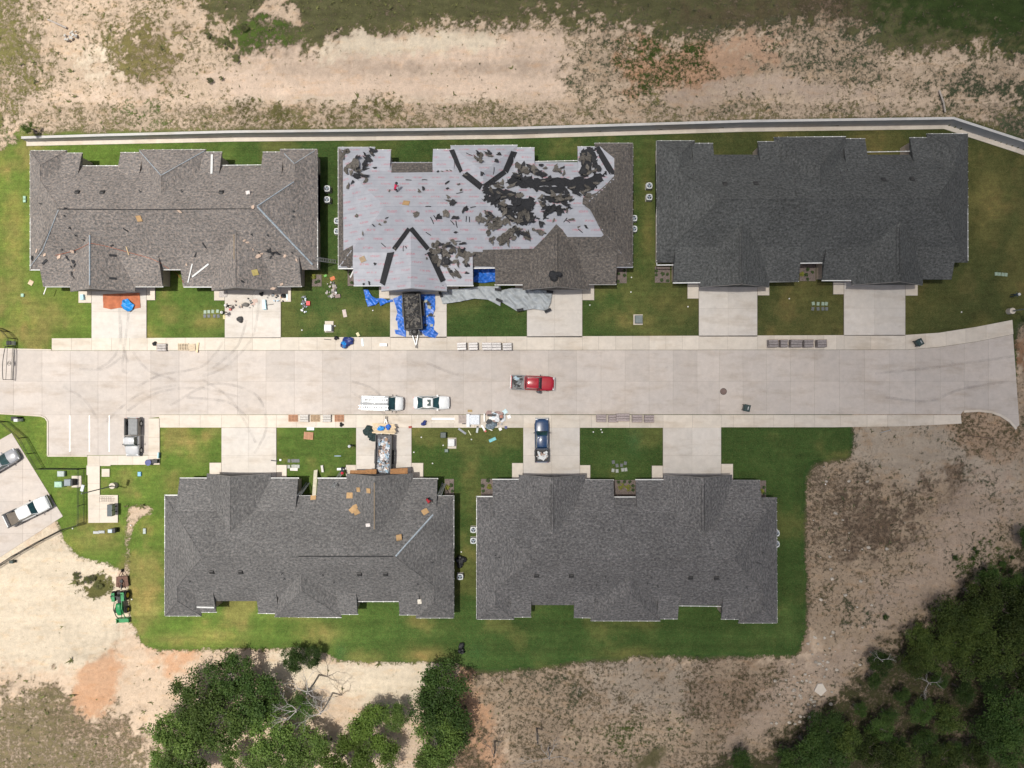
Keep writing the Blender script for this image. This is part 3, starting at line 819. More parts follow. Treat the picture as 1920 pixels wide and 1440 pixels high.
# tyre marks on the concrete
def tyremat():
    m, t, b = newmat('tyre_rubber_marks')
    tr = t.nodes.new('ShaderNodeBsdfTransparent'); mx = t.nodes.new('ShaderNodeMixShader')
    n = noise(t, scaled(t, worldpos(t), (1, 1, 1)), 0.7, 6, 0.75)
    t.links.new(maprange(t, n, 0.35, 0.75, 0.0, 0.24), mx.inputs[0])
    t.links.new(tr.outputs[0], mx.inputs[1]); t.links.new(b.outputs[0], mx.inputs[2])
    b.inputs['Base Color'].default_value = (0.16, 0.15, 0.15, 1); b.inputs['Roughness'].default_value = 0.9
    t.links.new(mx.outputs[0], t.nodes['Material Output'].inputs[0])
    return m
TM = tyremat()
def catmull(pts, n=8):
    out = []
    P = [pts[0]] + list(pts) + [pts[-1]]
    for i in range(1, len(P) - 2):
        for k in range(n):
            t = k / n
            out.append(tuple(0.5 * ((2 * P[i][a]) + (-P[i - 1][a] + P[i + 1][a]) * t + (2 * P[i - 1][a] - 5 * P[i][a] + 4 * P[i + 1][a] - P[i + 2][a]) * t * t + (-P[i - 1][a] + 3 * P[i][a] - 3 * P[i + 1][a] + P[i + 2][a]) * t ** 3) for a in range(len(pts[0]))))
    out.append(tuple(pts[-1]))
    return out
def tyremark(pts, wd=0.2, z=ZW + 0.004, off=0.0):
    q = [W(a, b, 0) for a, b in catmull(pts)]
    vs = []; fs = []
    for i, p in enumerate(q):
        d = (q[min(i + 1, len(q) - 1)] - q[max(i - 1, 0)]).normalized(); nrm = Vector((-d.y, d.x, 0))
        vs += [(p + nrm * (off + wd / 2)), (p + nrm * (off - wd / 2))]
        if i: fs.append((2 * i - 2, 2 * i - 1, 2 * i + 1, 2 * i))
    mb = MB(); mb.add([(v.x, v.y, z) for v in vs], fs)
    mb.build('tyre_mark', TM, road)
marks = [[(150, 692), (185, 690), (212, 672), (226, 640), (228, 600)], [(165, 694), (200, 690), (228, 670)],
         [(243, 580), (236, 640), (230, 690), (240, 700)], [(225, 560), (228, 630), (240, 680)], [(250, 660), (280, 695), (330, 712)],
         [(420, 640), (400, 668), (372, 690), (300, 704), (250, 730)], [(487, 560), (478, 620), (462, 650), (420, 690), (380, 705)], [(463, 600), (445, 650), (400, 690)],
         [(120, 725), (160, 750), (185, 790)], [(200, 790), (260, 740), (330, 722)], [(320, 760), (400, 720), (480, 740), (500, 800), (478, 850)], [(350, 745), (430, 755), (470, 790)],
         [(380, 712), (430, 745), (465, 800), (480, 830)], [(240, 770), (300, 735), (380, 728), (450, 745)], [(660, 715), (700, 730), (740, 770), (750, 790)], [(660, 735), (720, 775), (735, 800)],
         [(800, 680), (840, 697), (860, 702)], [(1660, 745), (1740, 752), (1800, 730), (1890, 715)], [(1640, 700), (1740, 690), (1900, 668)]]
for mk in marks:
    tyremark(mk, 0.34)

# manhole
mh = empty('manhole_cover', W(1356.5, 734, ZR), 0, 'round rusty brown manhole cover in the right half of the road', 'manhole cover')
mb = MB(); mb.cyl((0, 0, 0.006), 0.46, 0.012, 28); mb.build('rim', mat('rust_dark', (0.10, 0.07, 0.06), 0.8), mh)
mb = MB(); mb.cyl((0, 0, 0.014), 0.38, 0.012, 28)
for i in range(-3, 4): mb.cbox((0, i * 0.1, 0.022), (2 * math.sqrt(max(0.01, 0.36 ** 2 - (i * 0.1) ** 2)), 0.03, 0.008))
mb.build('lid', mat('rusty_iron', (0.17, 0.12, 0.105), 0.8, 0.2, 8), mh)

# ------------------------------------------------------------------ retaining wall
rw = empty('retaining_wall', (0, 33, 0), 0, 'long pale topped concrete retaining wall behind the upper row of houses', 'wall')
def off(p, i, pts, d):
    a = pts[max(0, i - 1)]; b = pts[min(len(pts) - 1, i + 1)]
    t = (b - a); t.z = 0; t.normalize()
    return p + Vector((t.y, -t.x, 0)) * d
dense = []
dh = []
for i in range(len(wallpts) - 1):
    n = max(2, int((wallpts[i + 1] - wallpts[i]).length / 3.0))
    for k in range(n):
        dense.append(wallpts[i].lerp(wallpts[i + 1], k / n)); dh.append(wallh[i] + (wallh[i + 1] - wallh[i]) * k / n)
dense.append(wallpts[-1]); dh.append(wallh[-1])
def strip(name, m, o1, o2, z0f, z1f, gap=0.0):
    for i in range(0, len(dense) - 1):
        mb = MB()
        a, b = dense[i], dense[i + 1]
        if gap: b = b + (a - b).normalized() * gap
        P = [off(a, i, dense, o1), off(b, i + 1, dense, o1), off(b, i + 1, dense, o2), off(a, i, dense, o2)]
        hs = (dh[i], dh[i + 1], dh[i + 1], dh[i])
        vs = [(p.x, p.y, z0f(h)) for p, h in zip(P, hs)] + [(p.x, p.y, z1f(h)) for p, h in zip(P, hs)]
        mb.add(vs, [(0, 1, 2, 3), (4, 7, 6, 5), (0, 4, 5, 1), (1, 5, 6, 2), (2, 6, 7, 3), (3, 7, 4, 0)])
        o = mb.build(name, m, rw); o.location = (0, -33, 0)
strip('wall_panel', M['wallface'], 0.16, -0.14, lambda h: -0.3, lambda h: h - 0.06, 0.012)
strip('coping', M['wallc'], 0.18, -0.15, lambda h: h - 0.06, lambda h: h + 0.05, 0.0)
strip('footing', M['walk'], 0.78, 0.162, lambda h: -0.1, lambda h: 0.06, 0.0)

# ------------------------------------------------------------------ houses
ZE = 2.75
def wx_(px, z=ZE): return (px - 960) * S * (H - z) / H
def wy_(py, z=ZE): return (720 - py) * S * (H - z) / H
RTOP = []      # (verts, faces) for raycasting
def cast_register(vs, fs):
    RTOP.append((vs, fs))

def roof_block(x0, x1, y0, y1, ax, sl, ze, hipa, hipb, th=0.16):
    """world rect; ridge along ax ('x' or 'y'); hipa/hipb at low/high end"""
    if ax == 'y':
        v, f = roof_block(y0, y1, x0, x1, 'x', sl, ze, hipa, hipb, th)
        return [(b, a, c) for a, b, c in v], [q[::-1] for q in f]
    h = (y1 - y0) / 2; ym = (y0 + y1) / 2; zr = ze + sl * h
    ra = x0 + (h if hipa else 0); rb = x1 - (h if hipb else 0)
    v = [(x0, y0, ze), (x1, y0, ze), (x1, y1, ze), (x0, y1, ze), (ra, ym, zr), (rb, ym, zr)]
    v += [(x0, y0, ze - th), (x1, y0, ze - th), (x1, y1, ze - th), (x0, y1, ze - th)]
    f = [(0, 1, 5, 4), (2, 3, 4, 5), (3, 0, 4), (1, 2, 5), (0, 6, 7, 1), (1, 7, 8, 2), (2, 8, 9, 3), (3, 9, 6, 0), (6, 9, 8, 7)]
    return v, f

def shed_block(x0, x1, ye, yi, ze, zi, th=0.16):
    """low slope from eave y=ye (height ze) to y=yi (height zi)"""
    v = [(x0, ye, ze), (x1, ye, ze), (x1, yi, zi), (x0, yi, zi), (x0, ye, ze - th), (x1, ye, ze - th), (x1, yi, ze - th), (x0, yi, ze - th)]
    f = [(0, 1, 2, 3), (4, 7, 6, 5), (0, 4, 5, 1), (1, 5, 6, 2), (2, 6, 7, 3), (3, 7, 4, 0)]
    if yi < ye: f = [q[::-1] for q in f]
    return v, f

SL = 0.65
def house(label, cx, cy, front, main, wings, rears, fronts, gables, outline, shin, gut_faces='all', ridge_m=None, hipcap=(), alt=(), altm=None):
    """front=+1: street lies at larger photo y (houses above the road), -1: below it.  All numbers are photograph pixels at eave height."""
    o = empty('house', (W(cx, cy).x, W(cx, cy).y, 0), 0, label, 'house')
    off_ = -o.location
    def put(mb, name, m, parent=o, smooth=False):
        q = mb.build(name, m, parent, smooth); 
        if parent is o: q.location = off_
        return q
    x0, x1, yt, yb = wx_(main[0]), wx_(main[1]), wy_(main[2]), wy_(main[3])   # yt > yb
    v, f = roof_block(x0, x1, yb, yt, 'x', SL, ZE, True, True)
    mb = MB(); mb.add(v, f); cast_register(v, f)
    roof = put(mb, 'roof', shin)
    ym = (yt + yb) / 2
    half = (yt - yb) / 2; zr = ZE + SL * half
    k = 0
    def wing(a, b, ye, yi, hip, name, dz=0.02, sl=SL, mm=None):
        X0, X1 = wx_(a), wx_(b); Y = wy_(ye)
        lo, hi = (min(Y, yi), max(Y, yi))
        low = Y < yi
        v, f = roof_block(X0 - (0.02 if abs(X0 - x0) < 0.3 else 0), X1 + (0.02 if abs(X1 - x1) < 0.3 else 0), lo, hi, 'y', sl, ZE + dz, hip and low, hip and not low)
        mb = MB(); mb.add(v, f); cast_register(v, f)
        return put(mb, name, mm or shin), (X0, X1, Y)
    caps = []
    rear_e = main[2] if front == 1 else main[3]
    front_e = main[3] if front == 1 else main[2]
    for wi, (a, b, ye) in enumerate(wings):
        _, (X0, X1, Y) = wing(a, b, ye, ym, True, 'roof_wing', mm=altm if ('wing', wi) in alt else None)
        h = (X1 - X0) / 2
        s = 1 if Y > ym else -1
        zt = ZE + 0.02 + SL * h
        xm = (X0 + X1) / 2; yr = Y - s * h
        yv = (yt - (zt - ZE) / SL) if s == 1 else (yb + (zt - ZE) / SL)
        caps.append(((xm, yr, zt), (xm, yv, zt)))
        for X in (X0, X1): caps.append(((X, Y, ZE + 0.02), (xm, yr, zt)))
    def sheds(lst, edge, reach, kn):
        for si, (a, b, ye) in enumerate(lst):
            Y = wy_(ye); Ym = wy_(edge)
            s = 1 if Y > Ym else -1
            yi = Ym - s * reach
            zi = ZE + SL * reach
            v, f = shed_block(wx_(a), wx_(b), Y, yi - s * 0.25, ZE + 0.01, zi + 0.045)
            mb = MB(); mb.add(v, f); cast_register(v, f)
            put(mb, 'roof_extension', altm if (kn, si) in alt else shin)
    sheds(rears, rear_e, 1.5, 'rear')
    sheds(fronts, front_e, 1.85, 'front')
    wallm = M['brick']
    mb = MB()
    ov = 0.42
    wtop = ZE - 0.17
    mb.box(x0 + ov, x1 - ov, yb + ov, yt - ov, -0.1, wtop)
    put(mb, 'wall', wallm)
    for (a, b, ye) in list(wings) + list(rears) + list(fronts):
        mb = MB(); Y = wy_(ye); s = 1 if Y > ym else -1
        ya_, yb_ = Y - s * ov, ym
        a_ = wx_(a) + (ov if abs(wx_(a) - x0) < 0.3 or (a, b, ye) not in rears else 0.3); b_ = wx_(b) - (ov if abs(wx_(b) - x1) < 0.3 or (a, b, ye) not in rears else 0.3)
        mb.box(a_, b_, min(ya_, yb_), max(ya_, yb_), -0.1, wtop - 0.004)
        put(mb, 'wall', wallm)
        # window in the end wall
        xm = (a_ + b_) / 2; wd = min(1.5, (b_ - a_) * 0.5)
        if b_ - a_ > 2:
            wn = MB(); wn.cbox((xm, ya_ + s * 0.02, 1.5), (wd + 0.16, 0.06, 1.46)); win = put(wn, 'window', M['trim'])
            for q in (-1, 1):
                g = MB(); g.cbox((xm + q * wd / 4, ya_ + s * 0.06, 1.5), (wd / 2 - 0.05, 0.03, 1.3)); g.build('pane', M['glass'], win)
    for gi, (a, b, yg, ytop) in enumerate(gables):
        X0, X1 = wx_(a), wx_(b); Y = wy_(yg); h = (X1 - X0) / 2
        zt_ = ZE + 0.03 + SL * h
        s = 1 if Y > ym else -1
        lo, hi = min(Y, ym), max(Y, ym)
        v, f = roof_block(X0, X1, lo, hi, 'y', SL, ZE + 0.03, False, False)
        mb = MB(); mb.add(v, f); cast_register(v, f)
        put(mb, 'gable_roof', altm if ('gable', gi) in alt else shin)
        yv = (yt - (zt_ - ZE) / SL) if s == 1 else (yb + (zt_ - ZE) / SL)
        xm = (X0 + X1) / 2
        caps.append(((xm, Y, zt_), (xm, yv, zt_)))
        # white verge boards along both rakes
        for sx in (-1, 1):
            tb = MB()
            A = Vector((xm + sx * (h + 0.02), Y + s * 0.02, ZE - 0.02)); B = Vector((xm, Y + s * 0.02, zt_ - 0.02))
            tb.add([A, B, B + Vector((0, s * 0.05, 0)), A + Vector((0, s * 0.05, 0)), A - Vector((0, 0, .18)), B - Vector((0, 0, .18)), B + Vector((0, s * 0.05, -.18)), A + Vector((0, s * 0.05, -.18))],
                   [(0, 1, 2, 3), (4, 5, 6, 7), (3, 2, 6, 7), (0, 1, 5, 4), (0, 3, 7, 4), (1, 2, 6, 5)])
            put(tb, 'verge_board', mat('taupe_board', (0.22, 0.21, 0.2), 0.7))
        yw = Y - s * 0.75
        mb = MB()
        P = [(X0 + ov, yw), (X1 - ov, yw), (X1 - ov, ym), (X0 + ov, ym)]
        mb.prism(P, -0.1, wtop - 0.008)
        tri = [(X0 + ov, yw, wtop - 0.01), (X1 - ov, yw, wtop - 0.01), (xm, yw, zt_ - 0.35)]
        q = [(p[0], p[1] - s * 0.2, p[2]) for p in tri]
        mb.add(tri + q, [(0, 1, 2), (3, 5, 4), (0, 3, 4, 1), (1, 4, 5, 2), (2, 5, 3, 0)])
        put(mb, 'wall', wallm)
        # pent roof over the garage door
        pr = MB(); xa, xb = xm - h * 0.15, xm + h * 0.9
        pv = [(xa, yw + s * 0.02, 3.15), (xb, yw + s * 0.02, 3.15), (xb, Y - s * 0.02, 2.62), (xa, Y - s * 0.02, 2.62), (xa, yw + s * 0.02, 2.6), (xb, yw + s * 0.02, 2.6), (xb, Y - s * 0.02, 2.5), (xa, Y - s * 0.02, 2.5)]
        pr.add(pv, [(0, 1, 2, 3), (4, 5, 6, 7), (3, 2, 6, 7), (0, 3, 7, 4), (1, 2, 6, 5), (0, 1, 5, 4)])
        put(pr, 'pent_roof', M['shinB'] if shin is M['membrane'] else shin)
        gd_ = MB()
        door = put(MB().cbox((xm, yw + s * 0.03, 1.12), (4.9, 0.08, 2.24)), 'garage_door', M['garage'])
        for r_ in range(4):
            p = MB(); p.cbox((xm, yw + s * 0.08, 0.28 + r_ * 0.55), (4.8, 0.03, 0.5)); p.build('panel', M['garage'], door)
        put(MB().cbox((xm - 3.0, yw + s * 0.03, 1.2), (0.9, 0.08, 2.05)), 'door', mat('front_door_brown', (0.11, 0.06, 0.04), 0.5))
    # ridge and hip caps
    caps.append(((x0 + half, ym, zr), (x1 - half, ym, zr)))
    for X, Xr in ((x0, x0 + half), (x1, x1 - half)):
        for Y in (yb, yt): caps.append(((X, Y, ZE), (Xr, ym, zr)))
    cm = ridge_m or shin
    if cm is not M['membrane']:
        for A, B in caps:
            A, B = Vector(A), Vector(B)
            if (B - A).length < 0.6: continue
            c = MB(); c.tube([A + Vector((0, 0, .0)), B + Vector((0, 0, .0))], 0.055, 5)
            q = c.build('ridge_cap', cm, roof)
    # gutters / drip edge round the outline
    n = len(outline)
    for i in range(n):
        (ax_, ay_), (bx_, by_) = outline[i], outline[(i + 1) % n]
        A = Vector((wx_(ax_), wy_(ay_), 0)); B = Vector((wx_(bx_), wy_(by_), 0)); d = B - A
        if d.length < 0.35: continue
        hor = abs(d.x) > abs(d.y)
        ye_gable = any(abs((ay_ + by_) / 2 - g[2]) < 6 and min(ax_, bx_) > g[0] - 6 and max(ax_, bx_) < g[1] + 6 for g in gables)
        if hor and ye_gable: continue
        street = (A.y - ym) * (-front) > 0
        if not hor:
            xm_ = (ax_ + bx_) / 2
            if abs(xm_ - main[0]) > 4 and abs(xm_ - main[1]) > 4: continue
        wd = 0.13 if (hor and street) else 0.075
        g = MB()
        Mx = Matrix.Translation(Vector(((A.x + B.x) / 2, (A.y + B.y) / 2, ZE - 0.06))) @ Matrix.Rotation(math.atan2(d.y, d.x), 4, 'Z')
        g.cbox((0, 0, 0), (d.length + wd, wd, 0.13), M=Mx)
        gg = put(g, 'gutter', M['gutter'])
        nb = int(d.length / 1.1)
        if nb and not (hor and street):
            hb = MB()
            for q in range(nb):
                hb.cbox((-d.length / 2 + (q + 0.5) * d.length / nb, 0, 0.075), (0.10, wd + 0.05, 0.02), M=Mx)
            hb.build('gutter_strap', M['trim'], gg)['kind'] = 'stuff'
    return o, put

O1 = [(56.6, 282.4), (125, 282.4), (125, 287), (154, 287), (154, 311), (226, 310.5), (226, 286), (261, 286), (261, 281), (386, 280.5), (386, 285), (416, 285), (416, 310), (493, 309), (493, 285), (525, 285), (525, 280), (595, 280), (595.5, 504), (565, 504.5), (565, 537), (520, 537), (520, 545), (397, 545), (397, 538), (345, 538), (341.5, 505.5), (306, 505.5), (305, 537.5), (253.5, 537.5), (253.5, 545), (132, 547), (132, 537.5), (85, 537.5), (81, 506), (56.6, 506)]
H1, put1 = house('weathered brown-grey shingled house at upper left, debris on its roof', 326, 410, 1, (56.8, 595.3, 311, 505.5),
      [(56.8, 125, 282.4), (261, 386, 280.6), (525, 595.3, 280)], [(118, 154, 287), (226, 268, 286), (380, 416, 285), (493, 532, 285)],
      [(81, 305, 537.5), (343, 565, 537.5)], [(132, 253.5, 546, 440), (397, 520, 544, 432)], O1, M['shinA'])
O2 = [(634, 276), (703, 276), (703, 280.7), (733, 280.7), (733, 304.8), (812, 304.8), (812.5, 280), (845, 280), (845, 273), (970, 272), (970, 276.7), (1002, 276.7), (1002, 302.7), (1083, 301), (1083, 275), (1115, 275), (1115, 268.5), (1186.5, 268.5), (1186, 500.5), (1154.7, 500.5), (1154.7, 533), (1104, 533), (1104, 543), (980, 543), (980, 534), (928.4, 534), (928.4, 502.5), (887, 503), (887, 535.7), (834, 535.7), (840, 546), (715, 546), (714, 535.7), (664, 535.7), (662, 503.6), (634.4, 503.6)]
H2, put2 = house('half stripped house with pale underlayment and torn dark shingles', 910, 400, 1, (634.5, 1186.5, 304, 502),
      [(634.5, 703, 276), (845, 970, 272.6), (1115, 1186.5, 268.5)], [(697, 733, 280.7), (812, 852, 280), (963, 1002, 276.7), (1083, 1122, 275)],
      [(664, 887, 535.7), (928.4, 1154.7, 533.5)], [(715, 838, 546, 436), (980, 1104, 543, 420)], O2, M['membrane'], alt={('wing', 2), ('front', 1), ('gable', 1)}, altm=M['shinB'])
O3 = [(1231, 264), (1302.7, 264), (1302.7, 268.7), (1336.5, 268.7), (1336.5, 292), (1421, 291.5), (1421, 265.6), (1451.6, 265.6), (1451.6, 257.5), (1585.7, 256), (1585.7, 260), (1622, 260), (1623, 285), (1707, 283.5), (1706, 258), (1738, 258), (1738, 251), (1814, 250.6), (1815, 488), (1786, 489), (1783, 522), (1730, 522), (1730, 533), (1596.7, 533), (1595, 526), (1542, 526), (1543, 493), (1501.6, 493.5), (1497, 527.5), (1442, 528), (1442, 536), (1313, 541), (1313, 530), (1262.5, 530.5), (1263, 496.7), (1231.6, 497)]
H3, put3 = house('intact dark charcoal shingled house at the upper right corner', 1522, 390, 1, (1231, 1814.5, 290, 492),
      [(1231, 1302.7, 264), (1451.6, 1585.7, 257), (1738, 1814.5, 251)], [(1297, 1336.5, 268.7), (1421, 1458, 265.6), (1580, 1622, 260), (1706, 1744, 258)],
      [(1262.5, 1497, 528.5), (1542, 1784, 524)], [(1313, 1442, 538, 430), (1597, 1730, 534, 425)], O3, M['shinC'])
O4 = [(309, 1154.8), (377.4, 1154.8), (377.4, 1148), (406, 1148), (404.6, 1125), (484, 1125), (484, 1150), (515.5, 1150.5), (515.5, 1156.5), (640, 1158), (640, 1152), (671, 1152), (670, 1128), (748, 1128), (749, 1153), (780, 1153), (780, 1158.6), (850.8, 1158.6), (850.8, 930), (820, 930), (820.5, 897.5), (774, 897.5), (774, 887), (650, 893), (650, 896.5), (596, 896.5), (593, 930), (558, 930), (559.5, 896.5), (509, 896.5), (507.5, 890), (388, 888), (388, 896.5), (338, 896.5), (335, 928.5), (309, 928.5)]
H4, put4 = house('mid grey shingled house at lower left with cardboard squares and ladders', 580, 1040, -1, (309.2, 851, 929.5, 1127),
      [(309.2, 377.4, 1154.8), (515.5, 640, 1157.3), (780, 851, 1158.6)], [(371, 405, 1148), (484.5, 522, 1150), (634, 670.5, 1152), (749, 787, 1153)],
      [(337, 559, 896.8), (596, 820, 897.3)], [(388, 508, 889, 994), (650, 774, 889, 996)], O4, M['shinD'])
O5 = [(893.7, 1161), (964, 1161), (964, 1157), (995.5, 1157), (996, 1132.5), (1075.8, 1133), (1076.5, 1158), (1107.6, 1158.5), (1107.6, 1164), (1238, 1164.3), (1238, 1160.3), (1270.5, 1160.5), (1271, 1136), (1352.4, 1137), (1352.4, 1161), (1385, 1161), (1385, 1168), (1457, 1168), (1456, 934), (1425, 934), (1424, 901), (1374, 901), (1373, 891), (1244, 892), (1244, 899.5), (1192, 899.5), (1192, 932), (1150, 932), (1150, 900), (1097, 900), (1097, 892), (972.6, 890), (972.6, 899), (924, 899), (924, 931), (893.7, 931)]
H5, put5 = house('intact slate grey shingled house at lower centre right', 1175, 1040, -1, (893.9, 1456.7, 932.5, 1134.5),
      [(893.9, 964, 1161), (1107.6, 1238, 1164), (1385, 1456.7, 1168)], [(958, 995.7, 1157), (1076, 1114, 1158.3), (1232, 1270.7, 1160.4), (1352.4, 1391, 1161)],
      [(924, 1150, 899.5), (1192, 1424.3, 900.2)], [(972.6, 1097, 891, 995), (1244, 1373, 891, 996)], O5, M['shinE'])

# everything one can stand on, for laying things on roofs
_vs = []; _fs = []
for v, f in RTOP:
    b = len(_vs); _vs += [Vector(p) for p in v]; _fs += [tuple(i + b for i in q) for q in f]
BV = BVHTree.FromPolygons(_vs, _fs)
def hit(px, py):
    """world point and normal of the roof (or ground) seen at a photograph pixel"""
    o = Vector((0, 0, H)); t = W(px, py, 0); d = (t - o).normalized()
    loc, nrm, i, dist = BV.ray_cast(o, d)
    if loc is None: return t, Vector((0, 0, 1)), False
    return loc, (nrm if nrm.z > 0 else -nrm), True

def drape(name, poly, step, offz, m, parent=None, crumple=0.0, seed=0, thick=0.0, locoff=None, smooth=False, zfun=None):
    """sheet cut to a pixel outline and laid over whatever lies beneath"""
    xs = [p[0] for p in poly]; ys = [p[1] for p in poly]
    vs = {}; V = []; F = []
    rr = random.Random(seed); tabl = {}
    def vert(p):
        k = (round(p[0], 2), round(p[1], 2))
        if k not in vs:
            if zfun: q = zfun(*k)
            else:
                q, nrm, ok = hit(*k)
                q = q + nrm * offz if ok else Vector((q.x, q.y, offz + ZW))
            if crumple:
                q = q + Vector((0, 0, crumple * (0.5 + 0.5 * math.sin(k[0] * 0.9 + seed) * math.sin(k[1] * 1.1 + 2 * math.sin(k[0] * 0.35 + seed))) + rr.uniform(0, crumple * 0.6)))
            vs[k] = len(V); V.append(q)
        return vs[k]
    x = min(xs)
    while x < max(xs):
        y = min(ys)
        while y < max(ys):
            c = clip(poly, x, x + step, y, y + step)
            if len(c) >= 3 and area(c) > 0.02:
                ids = []
                for p in c:
                    i = vert(p)
                    if i not in ids: ids.append(i)
                if len(ids) >= 3:
                    F.append(tuple(ids[::-1]))
            y += step
        x += step
    if thick:
        n = len(V)
        from collections import Counter
        ec = Counter()
        for f in F:
            for i in range(len(f)): ec[(f[i], f[(i + 1) % len(f)])] += 1
        V2 = [q - Vector((0, 0, thick)) for q in V]
        F2 = [tuple(i + n for i in f[::-1]) for f in F]
        for (a, b) in list(ec):
            if (b, a) not in ec: F2.append((b, a, a + n, b + n))
        V = V + V2; F = F + F2
    mb = MB(); mb.add(V, F)
    o = mb.build(name, m, parent, smooth)
    if locoff is not None: o.location = locoff
    return o

# ------------------------------------------------------------------ roof furniture
def put_on(fn, H_, px, py, name, m, rz=0, **kw):
    p, n, ok = hit(px, py)
    q = (Vector((0, 0, 1)).rotation_difference(n)).to_matrix().to_4x4()
    mb = fn(**kw)
    o = mb.build(name, m, H_)
    o.matrix_local = Matrix.Translation(p - (H_.location if H_ else Vector())) @ q @ Matrix.Rotation(rz, 4, 'Z')
    return o
def vent_box():
    mb = MB(); mb.frus((-.27, .27, -.27, .27, 0), (-.24, .24, -.24, .24, 0.12)); mb.frus((-.3, .3, -.3, .3, .12), (-.2, .2, -.2, .2, 0.2)); return mb
def vent_pipe():
    mb = MB(); mb.cyl((0, 0, 0.01), 0.17, 0.03, 10); mb.cyl((0, 0, 0.18), 0.06, 0.36, 8); return mb
vm = mat('dark_vent_metal', (0.03, 0.03, 0.03), 0.6)
sm_ = mat('grey_vent_pipe', (0.09, 0.09, 0.09), 0.6)
VB = {H1: [(145, 361), (192, 361), (415, 361)], H3: [(1359, 345), (1417, 344), (1656.6, 337), (1710, 336)], H4: [(397, 1072), (451, 1072), (674, 1076), (723, 1076)],
      H5: [(1006, 1079), (1071, 1079), (1295, 1082.5), (1343, 1083)]}
VP = {H1: [(263, 360), (341.6, 360), (78, 382), (131, 427), (143, 441), (472, 439), (502, 440), (549, 396), (549, 406)], H3: [(1468, 325), (1490, 338), (1490.6, 343), (1579, 339), (1575, 326), (1588, 320), (1300, 328), (1274, 369), (1284, 375), (1761, 317), (1787, 377), (1784, 382)],
      H4: [(529, 1074), (605, 1077), (356, 1089), (533, 1084), (626, 1090), (808, 1055), (783, 1094)], H5: [(1135, 1080), (1221, 1081.5), (1118, 1096), (1139, 1089), (1213.5, 1092), (1233, 1098), (930, 1041), (937, 1045), (1424, 1057), (1419, 1055), (1429, 1036), (1400, 1100)],
      H2: [(1148, 392), (1150, 397), (1084, 456)]}
for h_, l in VB.items():
    for a, b in l: put_on(vent_box, h_, a, b, 'roof_vent', vm)
for h_, l in VP.items():
    for a, b in l: put_on(vent_pipe, h_, a, b, 'vent_pipe', sm_)
# exposed strips where ridge caps were taken off, lines on ridges
def strip_line(h_, pts, wd, m, name):
    L = []
    for a, b in zip(pts[:-1], pts[1:]):
        n = max(1, int(math.hypot(b[0] - a[0], b[1] - a[1]) / 6))
        for k in range(n): L.append(hit(a[0] + (b[0] - a[0]) * k / n, a[1] + (b[1] - a[1]) * k / n)[0] + Vector((0, 0, .05)))
    L.append(hit(*pts[-1])[0] + Vector((0, 0, .05)))
    L = [p - h_.location for p in L]
    mb = MB(); mb.tube(L, wd, 4); mb.build(name, m, h_)
barem = mat('bare_underlay_strip', (0.36, 0.42, 0.47), 0.7, 0.25, 5)
strip_line(H1, [(483, 388), (586, 496)], 0.11, barem, 'bare_hip')
strip_line(H1, [(482, 387), (551, 341)], 0.06, barem, 'bare_hip')
strip_line(H1, [(57, 500), (80, 470), (110, 393)], 0.05, barem, 'bare_hip')
strip_line(H1, [(262, 283), (302, 329), (384, 283)], 0.05, barem, 'bare_hip')
strip_line(H1, [(533, 288), (552, 307), (590, 283)], 0.05, barem, 'bare_hip')
strip_line(H1, [(168.5, 441), (168.5, 535)], 0.08, barem, 'bare_ridge')
strip_line(H1, [(108, 392), (300, 393), (478, 391)], 0.05, M['black'], 'ridge_seam')
strip_line(H4, [(742, 1043), (812, 965)], 0.10, barem, 'bare_hip')
strip_line(H4, [(560, 1043), (738, 1043)], 0.055, M['black'], 'ridge_seam')
strip_line(H4, [(702, 905), (702, 992)], 0.06, mat('bare_plywood', (0.28, 0.22, 0.15), 0.8), 'bare_ridge')
strip_line(H1, [(439, 440), (439, 486)], 0.07, mat('bare_plywood', (0.28, 0.22, 0.15), 0.8), 'bare_ridge')
for h_, xs, y0, y1 in ((H3, (1385.5, 1390.5), 436, 520), (H3, (1680, 1686), 427, 512), (H5, (1033, 1038), 908, 992), (H5, (1314.5, 1320.5), 908, 994), (H2, (1041, 1046), 440, 505)):
    for x in xs: strip_line(h_, [(x, y0), (x, y1)], 0.035, vm, 'ridge_vent_edge')

# ------------------------------------------------------------------ remaining shingles and underlayment on the half stripped house
mo = -H2.location
S1 = [(1118, 271), (1124, 269), (1186, 269), (1186, 500), (1154, 500), (1154, 532), (1104, 533), (1103, 542), (980, 542), (980, 533.5), (929, 533.5), (929, 502), (887, 502.5), (887, 472), (905, 472), (905, 468), (1000, 466), (1022, 444), (1043, 420), (1054, 430), (1064, 444), (1134, 444), (1118, 415), (1106, 393), (1092, 383), (1093, 371), (1118, 362), (1138, 345), (1152, 330), (1152, 297), (1128, 275)]
drape('remaining_shingles', S1, 5, 0.05, M['shinB'], H2, locoff=mo, thick=0.035)
drape('remaining_shingles', [(635, 277), (643, 286), (644, 470), (662, 460), (661, 503), (635, 503)], 5, 0.05, M['shinB'], H2, locoff=mo, thick=0.035)
drape('remaining_shingles', [(734, 306), (811, 305.5), (811, 323), (734, 324)], 5, 0.05, M['shinB'], H2, locoff=mo, thick=0.035)
drape('underlayment', [(1125, 275), (1152, 297), (1152, 330), (1138, 340), (1118, 360), (1112, 300), (1116, 276)], 4, 0.045, M['membrane'], H2, locoff=mo)
felt = mat('black_felt', (0.017, 0.018, 0.021), 0.85, 0.25, 5)
